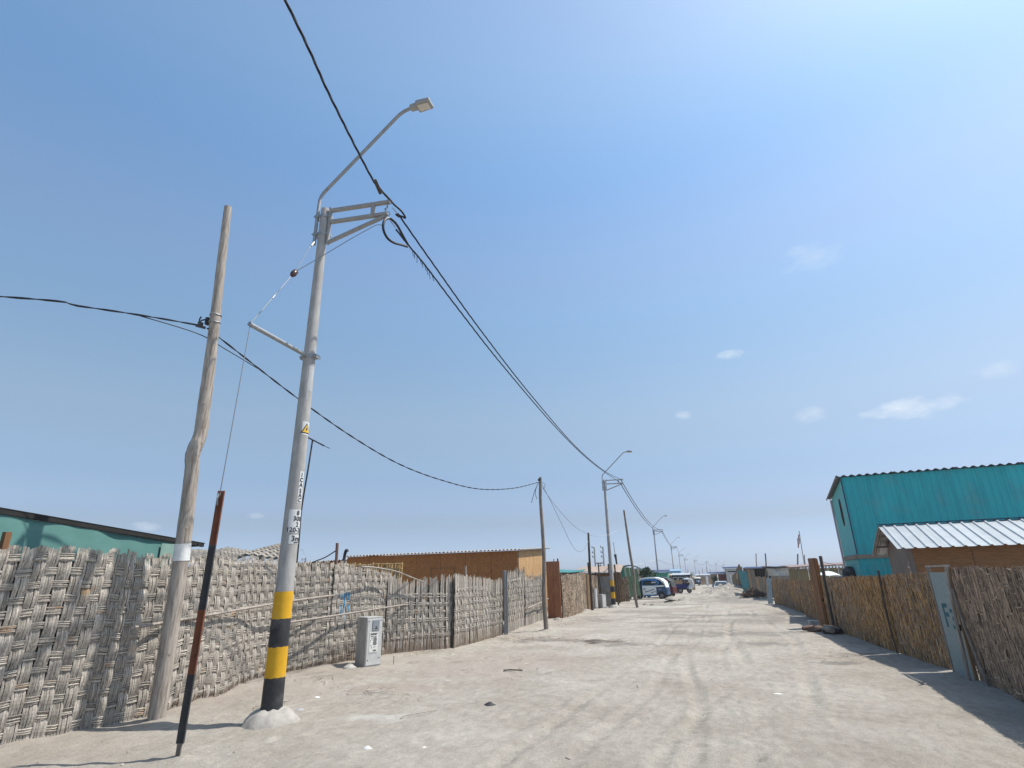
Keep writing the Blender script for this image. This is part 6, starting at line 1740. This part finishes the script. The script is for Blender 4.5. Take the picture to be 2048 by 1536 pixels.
def mototaxi(label, loc, rz, white, low, trim, group, scale=1.0):
    """three wheeled taxi; local +x is the front, +y its left side"""
    th = thing('mototaxi', label, 'mototaxi', loc, rz, group); th.scale = (scale,) * 3
    wheel(th, 1.02, 0, 0.23, 0.10); wheel(th, -0.80, 0.52, 0.25, 0.13); wheel(th, -0.80, -0.52, 0.25, 0.13)
    mb = MB()          # roof shell, sweeping down at the back
    roof = [(0.90, 1.26), (0.68, 1.41), (0.2, 1.475), (-0.35, 1.47), (-0.72, 1.36), (-1.0, 1.14), (-1.16, 0.86), (-1.20, 0.80), (-1.09, 1.24), (-0.80, 1.475), (-0.36, 1.575), (0.2, 1.585), (0.72, 1.51), (0.95, 1.34)]
    mb.prism(roof, 1.18); mb.build('roof', white, th, bevel=0.015, smooth=True)
    for s in (-1, 1):
        y = s * 0.575
        M = Matrix.Translation((0, y, 0))
        mb = MB(); mb.prism([(0.62, 0.30), (-0.42, 0.34), (-0.44, 0.80), (-0.30, 0.86), (-1.10, 0.90), (-1.0, 1.0), (-0.35, 0.96), (0.64, 0.98)], 0.05, M); d = mb.build('side_door', white, th)
        mb = MB(); mb.prism([(0.45, 0.55), (0.1, 0.62), (-0.3, 0.74), (-0.3, 0.70), (0.05, 0.585), (0.45, 0.50)], 0.062, M); mb.prism([(0.0, 0.46), (-0.36, 0.52), (-0.36, 0.60), (-0.32, 0.60), (-0.32, 0.55), (0.0, 0.49)], 0.062, M); mb.prism([(0.55, 0.78), (0.47, 0.66), (0.43, 0.66), (0.40, 0.80), (0.44, 0.80), (0.46, 0.71), (0.51, 0.80)], 0.062, M); mb.box((-0.12, y, 0.44), (0.06, 0.062, 0.05)); mb.build('stripe', M_DARKBLUE, d)
        mb = MB(); mb.prism([(0.66, 0.985), (-0.24, 0.965), (-0.56, 1.03), (-0.72, 1.15), (-0.52, 1.36), (-0.2, 1.445), (0.3, 1.455), (0.62, 1.39)], 0.04, M); wn_ = mb.build('window_trim', trim, th)
        mb = MB(); mb.prism([(0.60, 1.0), (-0.20, 0.99), (-0.50, 1.06), (-0.60, 1.18), (-0.36, 1.31), (0.2, 1.37), (0.56, 1.33)], 0.048, M); mb.build('pane', M_GLASS, wn_)
        mb = MB(); mb.prism([(-0.46, 1.16), (-0.1, 1.16), (-0.1, 1.24), (-0.42, 1.25)], 0.056, M); mb.build('sticker', mat('pale_sticker', (0.6, 0.6, 0.6)), wn_)
        mb = MB(); mb.prism([(-0.44, 0.80), (-0.43, 0.30), (-0.52, 0.28), (-0.58, 0.42), (-0.70, 0.53), (-0.90, 0.53), (-1.03, 0.42), (-1.06, 0.30), (-1.24, 0.34), (-1.22, 0.62), (-1.10, 0.87), (-0.6, 0.85)], 0.10, Matrix.Translation((0, s * 0.57, 0))); mb.build('rear_fender', low, th, bevel=0.012)
        mb = MB(); mb.prism([(-0.62, 0.66), (-0.86, 0.68), (-0.84, 0.74), (-0.62, 0.73)], 0.115, Matrix.Translation((0, s * 0.57, 0))); mb.build('vent', M_GALV, th)
        mb = MB(); mb.tube([(0.64, s * 0.54, 0.34), (0.72, s * 0.50, 0.95), (0.62, s * 0.52, 1.46)], 0.025, 6); mb.build('front_pillar', M_BLACK, th)
        mb = MB(); mb.box((0.05, s * 0.58, 0.255), (0.95, 0.06, 0.06)); mb.build('side_step', M_VSKY if trim is M_VSKY else low, th)
    mb = MB(); mb.box((-0.2, 0, 0.30), (1.75, 1.05, 0.08)); mb.build('floor', M_BLACK, th)
    mb = MB(); mb.prism([(0.95, 0.40), (1.22, 0.50), (1.16, 0.84), (0.98, 0.98), (0.72, 0.98), (0.70, 0.40)], 0.80); mb.build('front_shell', low, th, bevel=0.03)
    mb = MB(); mb.prism([(0.96, 0.98), (0.74, 1.46), (0.71, 1.455), (0.93, 0.97)], 0.92); mb.build('windscreen', M_GLASS, th)
    mb = MB(); mb.lathe([(0.02, 0.0), (0.10, 0.01), (0.11, 0.06), (0.06, 0.12)], 14, (1.16, 0, 0.72), 'X'); mb.build('headlight', M_WHITEPAINT, th, smooth=True)
    mb = MB(); mb.prism([(0.78, 0.36), (1.02, 0.50), (1.30, 0.38), (1.28, 0.34), (1.02, 0.455), (0.82, 0.34)], 0.14); mb.build('mudguard', low, th)
    mb = MB(); mb.tube([(0.95, 0, 0.85), (1.02, 0, 0.23)], 0.03, 6); mb.build('fork', M_GALV, th)
    mb = MB(); mb.prism([(-1.12, 0.30), (-1.26, 0.32), (-1.24, 0.80), (-1.12, 0.90)], 1.08); mb.build('rear_panel', low, th, bevel=0.015)
    mb = MB(); mb.prism([(-1.13, 0.92), (-0.99, 1.20), (-1.03, 1.21), (-1.165, 0.93)], 0.85); mb.build('rear_window', M_GLASS, th)
    mb = MB(); mb.box((-0.55, 0, 0.62), (0.3, 0.95, 0.55)); mb.build('seat', M_BLACK, th, bevel=0.03)
    for s in (-1, 1):
        mb = MB(); mb.box((-1.255, s * 0.42, 0.62), (0.03, 0.12, 0.10)); mb.build('tail_light', M_REDCLOTH, th)
        mb = MB(); mb.box((0.80, s * 0.66, 1.02), (0.03, 0.10, 0.13)); mb.build('mirror', M_BLACK, th)
    return th

GT = 'three-wheelers parked at the left of the street'
mototaxi('white and blue mototaxi parked on the left, side towards the camera', (-3.72, 46.9, gz(-3.72, 46.9)), PI - 0.16, M_VWHITE, M_VBLUE, M_VSKY, GT, 1.0)
mototaxi('dark red mototaxi hidden behind the white and blue one, its dark rear showing', (-3.3, 49.3, gz(-3.3, 49.3)), PI - 0.25, M_BLACK, M_VRED, M_BLACK, GT, 0.98)
mototaxi('far blue mototaxi driving in the middle of the street', (-0.75, 104, 0), -PI / 2 + 0.2, M_TARP, M_VBLUE, M_VBLUE, GT, 0.85)

# cargo three-wheeler, front to the right
ct = thing('cargo_tricycle', 'blue bed cargo three-wheeler with a white cab parked beyond the mototaxis', 'cargo tricycle', (-1.95, 60.3, gz(-1.95, 60.3)), 0.35)
wheel(ct, 0.72, 0, 0.24, 0.11); wheel(ct, -0.35, 0.55, 0.26, 0.14); wheel(ct, -0.35, -0.55, 0.26, 0.14)
mb = MB(); mb.box((-0.42, 0, 0.50), (1.5, 1.15, 0.07)); mb.build('bed_floor', M_VNAVY, ct)
for y in (-0.57, 0.57):
    mb = MB(); mb.box((-0.42, y, 0.68), (1.5, 0.03, 0.32))
    for k in range(6): mb.box((-1.1 + 0.27 * k, y * 1.035, 0.68), (0.04, 0.02, 0.34))
    mb.build('side_board', M_VNAVY, ct)
for x in (-1.17, 0.33):
    mb = MB(); mb.box((x, 0, 0.68), (0.03, 1.1, 0.32)); mb.build('end_board', M_VNAVY, ct)
mb = MB()
for k in range(7): mb.beam((0.36, -0.5 + 0.166 * k, 0.84), (0.36, -0.5 + 0.166 * k, 1.22), 0.03, 0.03, (1, 0, 0))
mb.beam((0.36, -0.54, 1.22), (0.36, 0.54, 1.22), 0.04, 0.04); mb.beam((0.36, -0.54, 1.03), (0.36, 0.54, 1.03), 0.03, 0.03)
mb.build('rack', M_VRED, ct)
mb = MB(); mb.prism([(0.40, 1.22), (0.42, 1.36), (0.70, 1.40), (0.95, 1.32), (1.08, 1.05), (1.12, 0.55), (1.02, 0.50), (0.98, 0.90), (0.88, 1.18), (0.66, 1.28)], 0.95); mb.build('cab', M_VWHITE, ct, bevel=0.02, smooth=True)
mb = MB(); mb.prism([(0.62, 0.35), (1.05, 0.42), (1.10, 0.80), (0.95, 0.85), (0.6, 0.5)], 0.5); mb.build('front_shell', M_VWHITE, ct, bevel=0.02)
mb = MB(); mb.prism([(1.10, 0.92), (0.985, 1.22), (0.965, 1.2), (1.08, 0.9)], 0.8); mb.build('windscreen', M_GLASS, ct)
mb = MB(); mb.box((0.45, 0, 0.62), (0.25, 0.6, 0.12)); mb.build('seat', M_BLACK, ct, bevel=0.02)
mb = MB(); mb.beam((-1.15, 0.25, 0.42), (0.85, 0.1, 0.40), 0.06, 0.08); mb.beam((-1.15, -0.25, 0.42), (0.85, -0.1, 0.40), 0.06, 0.08); mb.build('chassis', M_BLACK, ct)
for y in (-.3, .3):
    mb = MB(); mb.box((-1.2, y, 0.5), (0.03, .12, .1)); mb.build('tail_light', M_REDCLOTH, ct)

# parked car seen from the front behind the sand heap
ca_ = thing('parked_car', 'pale silver car parked on the right behind the sand heap, front towards the camera', 'car', (1.92, 66.5, -0.27), -PI / 2 - 0.03); ca_.scale = (0.95,) * 3
for x in (-1.25, 1.3):
    for y in (-0.72, 0.72): wheel(ca_, x, y, 0.30, 0.18)
mb = MB()
def ring(pts): return [mb.vert(p) for p in pts]
prof = [(2.05, 0.30, 0.58, 0.60), (2.0, 0.22, 0.62, 0.76), (1.5, 0.20, 0.74, 0.82), (0.95, 0.20, 0.82, 0.83), (0.3, 0.20, 0.86, 0.84), (-1.1, 0.20, 0.88, 0.84), (-1.75, 0.22, 0.90, 0.82), (-2.05, 0.30, 0.86, 0.74)]
rs = []
for x, z0, z1, w in prof:
    rs.append(ring([(x, -w, z0), (x, -w * 1.0, (z0 + z1) / 2), (x, -w * 0.94, z1), (x, 0, z1 + 0.03), (x, w * 0.94, z1), (x, w, (z0 + z1) / 2), (x, w, z0)]))
for a, b in zip(rs, rs[1:]):
    for k in range(7): mb.face(a[k], b[k], b[(k + 1) % 7], a[(k + 1) % 7])
mb.face(*rs[0]); mb.face(*reversed(rs[-1]))
mb.build('body', M_SILVER, ca_, smooth=True)
mb = MB()
cab = [(0.98, 0.82, 0.74), (0.35, 1.27, 0.58), (-0.2, 1.33, 0.57), (-0.95, 1.29, 0.56), (-1.65, 0.88, 0.72)]
rs = [ring([(x, -w, z), (x, 0, z + 0.004), (x, w, z)]) for x, z, w in cab]; bs2 = [ring([(x, -0.76, 0.80), (x, 0.76, 0.80)]) for x, z, w in cab]
for i in range(4):
    a, b = rs[i], rs[i + 1]
    mb.face(a[0], b[0], b[1], a[1]); mb.face(a[1], b[1], b[2], a[2]); mb.face(a[0], bs2[i][0], bs2[i + 1][0], b[0]); mb.face(b[2], bs2[i + 1][1], bs2[i][1], a[2])
mb.build('cabin', M_SILVER, ca_, smooth=True)
mb = MB(); a, b = cab[0], cab[1]
mb.poly([(a[0] - .03, -a[2] + .06, a[1] + .05), (a[0] - .03, a[2] - .06, a[1] + .05), (b[0] + .05, b[2] - .04, b[1] - .01), (b[0] + .05, -b[2] + .04, b[1] - .01)]); mb.build('windscreen', M_GLASS, ca_)
for s in (-1, 1):
    mb = MB(); mb.poly([(0.75, s * 0.77, 0.90), (-1.2, s * 0.77, 0.92), (-0.9, s * 0.62, 1.25), (0.3, s * 0.63, 1.24)]); mb.build('side_window', M_GLASS, ca_)
    mb = MB(); mb.box((2.0, s * 0.52, 0.60), (0.10, 0.32, 0.13)); mb.build('headlight', M_GLASS, ca_, bevel=0.02)
    mb = MB(); mb.box((0.72, s * 0.92, 0.93), (0.08, 0.16, 0.11)); mb.build('mirror', M_SILVER, ca_, bevel=0.02)
mb = MB(); mb.box((2.06, 0, 0.52), (0.04, 0.62, 0.14)); mb.build('grille', M_DARK, ca_)
mb = MB(); mb.box((2.06, 0, 0.33), (0.08, 1.4, 0.12)); mb.build('bumper', M_BLACK, ca_, bevel=0.02)

# ------------------------------------------------------------------ small things lying about
M_STONE = mat('pebble', (0.40, 0.365, 0.32), (0.22, 0.195, 0.17), scale=6, rough=0.9, tint=0.6)
M_STONEDARK = mat('dark_pebble', (0.10, 0.085, 0.075), (0.06, 0.05, 0.045), rough=0.9)
mb = MB()
def pebble(x, y, r):
    z = gz(x, y); c = Vector((x, y, z + r * 0.25)); mb.tint = U(-.8, .6)
    e = [U(.6, 1.3) * r, U(.6, 1.3) * r, U(.4, .8) * r]; a = U(0, 3)
    ids = [mb.vert(c + Vector((e[0] * math.cos(a + k * PI / 2.5), e[1] * math.sin(a + k * PI / 2.5), U(-.3, .2) * r))) for k in range(5)]
    t_ = mb.vert(c + Vector((U(-.2, .2) * r, U(-.2, .2) * r, e[2])))
    for k in range(5): mb.face(ids[k], ids[(k + 1) % 5], t_)
for k in range(1500):
    y = 2.5 + 34 * U(0, 1) ** 2.0
    x = U(-7.4, 3.6)
    if k % 3 == 0: x = -6.9 + abs(random.gauss(0, 1.5))
    mb.cur = 0 if random.random() < 0.93 else 1
    pebble(x, y, U(0.003, 0.009) * (1 + y / 22) * (1 if random.random() < .96 else 2.0))
g_ = mb.build('gravel', [M_STONE, M_STONEDARK], None); tag(g_, 'scattered pebbles and crumbs over the sandy street', 'gravel', None, 'stuff')
mb = MB()
for cx, cy, n_, s in ((-5.26, 8.8, 26, .18), (-4.7, 8.4, 12, .3), (-4.6, 17.2, 130, .7), (-2.9, 16.5, 110, .45), (-6.3, 17.5, 60, .6), (-5.4, 23, 50, .6), (-4.3, 12.5, 40, .8), (1.6, 38.0, 60, .8), (2.6, 14.0, 50, .5), (-3.8, 11, 26, 1.2), (-6.9, 9.5, 40, .5), (-6.9, 13.6, 50, .5), (-1.9, 38.4, 60, .6)):
    for k in range(n_):
        x, y = random.gauss(cx, s), random.gauss(cy, s * 0.8); a = U(0, PI); l = U(.03, .12) * (1 + y / 25)
        z = gz(x, y) + 0.006
        mb.tint = U(-.7, .7)
        mb.cur = 0 if random.random() < .6 else 1
        w = 0.0022 * (1 + y / 12)
        d = Vector((math.cos(a), math.sin(a), 0)) * l; s_ = Vector((-d.y, d.x, 0)).normalized() * w
        p = Vector((x, y, z))
        mb.poly([p - d - s_, p + d - s_ + Vector((0, 0, .01)), p + d + s_ + Vector((0, 0, .012)), p - d + s_])
g_ = mb.build('straw_litter', [M_STRAW_PALE, M_BRUSH], None); tag(g_, 'broken straw and twigs strewn on the sand', 'litter', None, 'stuff')

def lump(name, label, cat, x, y, s, m, fl=0.5, n=10):
    th = thing(name, label, cat, (x, y, gz(x, y)))
    mb = MB(); prv = None
    for i in range(6):
        t = i / 5; r = math.cos(t * PI / 2) ** 0.7 + 0.001
        ring = [mb.vert((s[0] * r * math.cos(2 * PI * k / n) * (1 + 0.18 * math.sin(k * 2.3 + i)), s[1] * r * math.sin(2 * PI * k / n) * (1 + 0.15 * math.cos(k * 1.7 + i)), -0.01 + s[2] * t + 0.1 * s[2] * math.sin(k * 3 + i))) for k in range(n)]
        if prv:
            for k in range(n): mb.face(prv[k], prv[(k + 1) % n], ring[(k + 1) % n], ring[k])
        prv = ring
    mb.face(*prv)
    mb.build(name.split('_')[-1], m, th, smooth=True)
    return th
lump('white_stone', 'white stone on the sand right of the front pole foot', 'stone', -3.58, 5.99, (0.05, 0.032, 0.035), M_WHITEPAINT)
lump('dark_rag', 'small dark crumpled rag on the sand in the foreground', 'rag', -3.04, 8.27, (0.085, 0.05, 0.05), M_BLACK)
lump('grey_stone', 'grey stone just behind the front pole foot', 'stone', -5.55, 7.44, (0.075, 0.05, 0.035), M_CONC)
lump('paper_scrap', 'white paper scrap at the bottom of the picture', 'paper', -2.98, 6.12, (0.04, 0.03, 0.015), M_WHITEPAINT)
lump('paper_scrap', 'white paper scrap in the right part of the street', 'paper', 0.86, 9.91, (0.07, 0.03, 0.02), M_WHITEPAINT)
lump('paper_scrap', 'white paper scrap by the verge above the twig heap', 'paper', -5.9, 8.3, (0.06, 0.03, 0.02), M_WHITEPAINT)
lump('black_scrap', 'small black scrap low in the middle foreground', 'scrap', -1.49, 6.2, (0.045, 0.02, 0.015), M_BLACK)
lump('field_stone', 'rounded stone at the foot of the printed meter box', 'stone', -7.0, 10.85, (0.14, 0.11, 0.09), M_PALECONC)
lump('field_stone', 'pale stone at the foot of the brown door', 'stone', -5.95, 24.6, (0.2, 0.14, 0.12), gm)
lump('field_stone', 'stone between the pale straw mat and the slim meter box', 'stone', -5.9, 30.6, (0.3, 0.22, 0.12), gm)
lump('field_stone', 'white stone low before the pale straw mat', 'stone', -5.5, 27.0, (0.09, 0.07, 0.05), M_PALECONC)
for k, (x, y, sx, sz) in enumerate(((-1.9, 38.3, .45, .22), (-2.5, 37.2, .22, .12), (-1.2, 39.6, .4, .18), (-2.9, 36.2, .2, .10), (-3.4, 37.0, .2, .1))):
    lump('earth_clod', ('largest earth clod in the street before the white mototaxi', 'small earth clod left of the largest one', 'flat earth clod right of the largest one', 'small earth clod nearest the leaning slim pole', 'small earth clod left of the clods before the white mototaxi')[k], 'clod', x, y, (sx, sx * .7, sz), gm)
stick('dry_stick', 'thin pale dry stick lying on the sand in the foreground', [(-3.95, 7.15, gz(-3.95, 7.15) + .015), (-3.75, 7.45, gz(-3.75, 7.45) + .03), (-3.6, 7.75, gz(-3.6, 7.75) + .02)], 0.006, M_POLE, 'stick', None, 5, 2)
stick('dry_stick', 'pale dry stick lying behind the iron stake', [(-6.3, 7.2, gz(-6.3, 7.2) + .015), (-6.15, 7.5, gz(-6.15, 7.5) + .03), (-6.05, 7.8, gz(-6.05, 7.8) + .02)], 0.008, M_POLE, 'stick', None, 5, 2)
stick('dry_stick', 'dark short stick on the sand below the sagging fence', [(-3.9, 11.2, gz(-3.9, 11.2) + .015), (-3.7, 11.25, gz(-3.7, 11.25) + .03), (-3.45, 11.2, gz(-3.45, 11.2) + .02)], 0.012, M_DARKWOOD, 'stick', None, 5, 2)
# ------------------------------------------------------------------ dusty air
mb = MB(); mb.box((0, 190, 5.0), (1300, 520, 12.0))
hz = bpy.data.materials.new('dusty_air'); hz.use_nodes = True
_n = hz.node_tree.nodes
for q in list(_n):
    if q.type != 'OUTPUT_MATERIAL': _n.remove(q)
_v = _n.new('ShaderNodeVolumePrincipled')
_v.inputs['Color'].default_value = (0.86, 0.90, 0.95, 1)
_v.inputs['Density'].default_value = 0.0006
_v.inputs['Anisotropy'].default_value = 0.35
hz.node_tree.links.new(_v.outputs[0], [q for q in _n if q.type == 'OUTPUT_MATERIAL'][0].inputs['Volume'])
haze = mb.build('haze', hz); tag(haze, 'thin dusty air over the street', None, None, 'stuff')
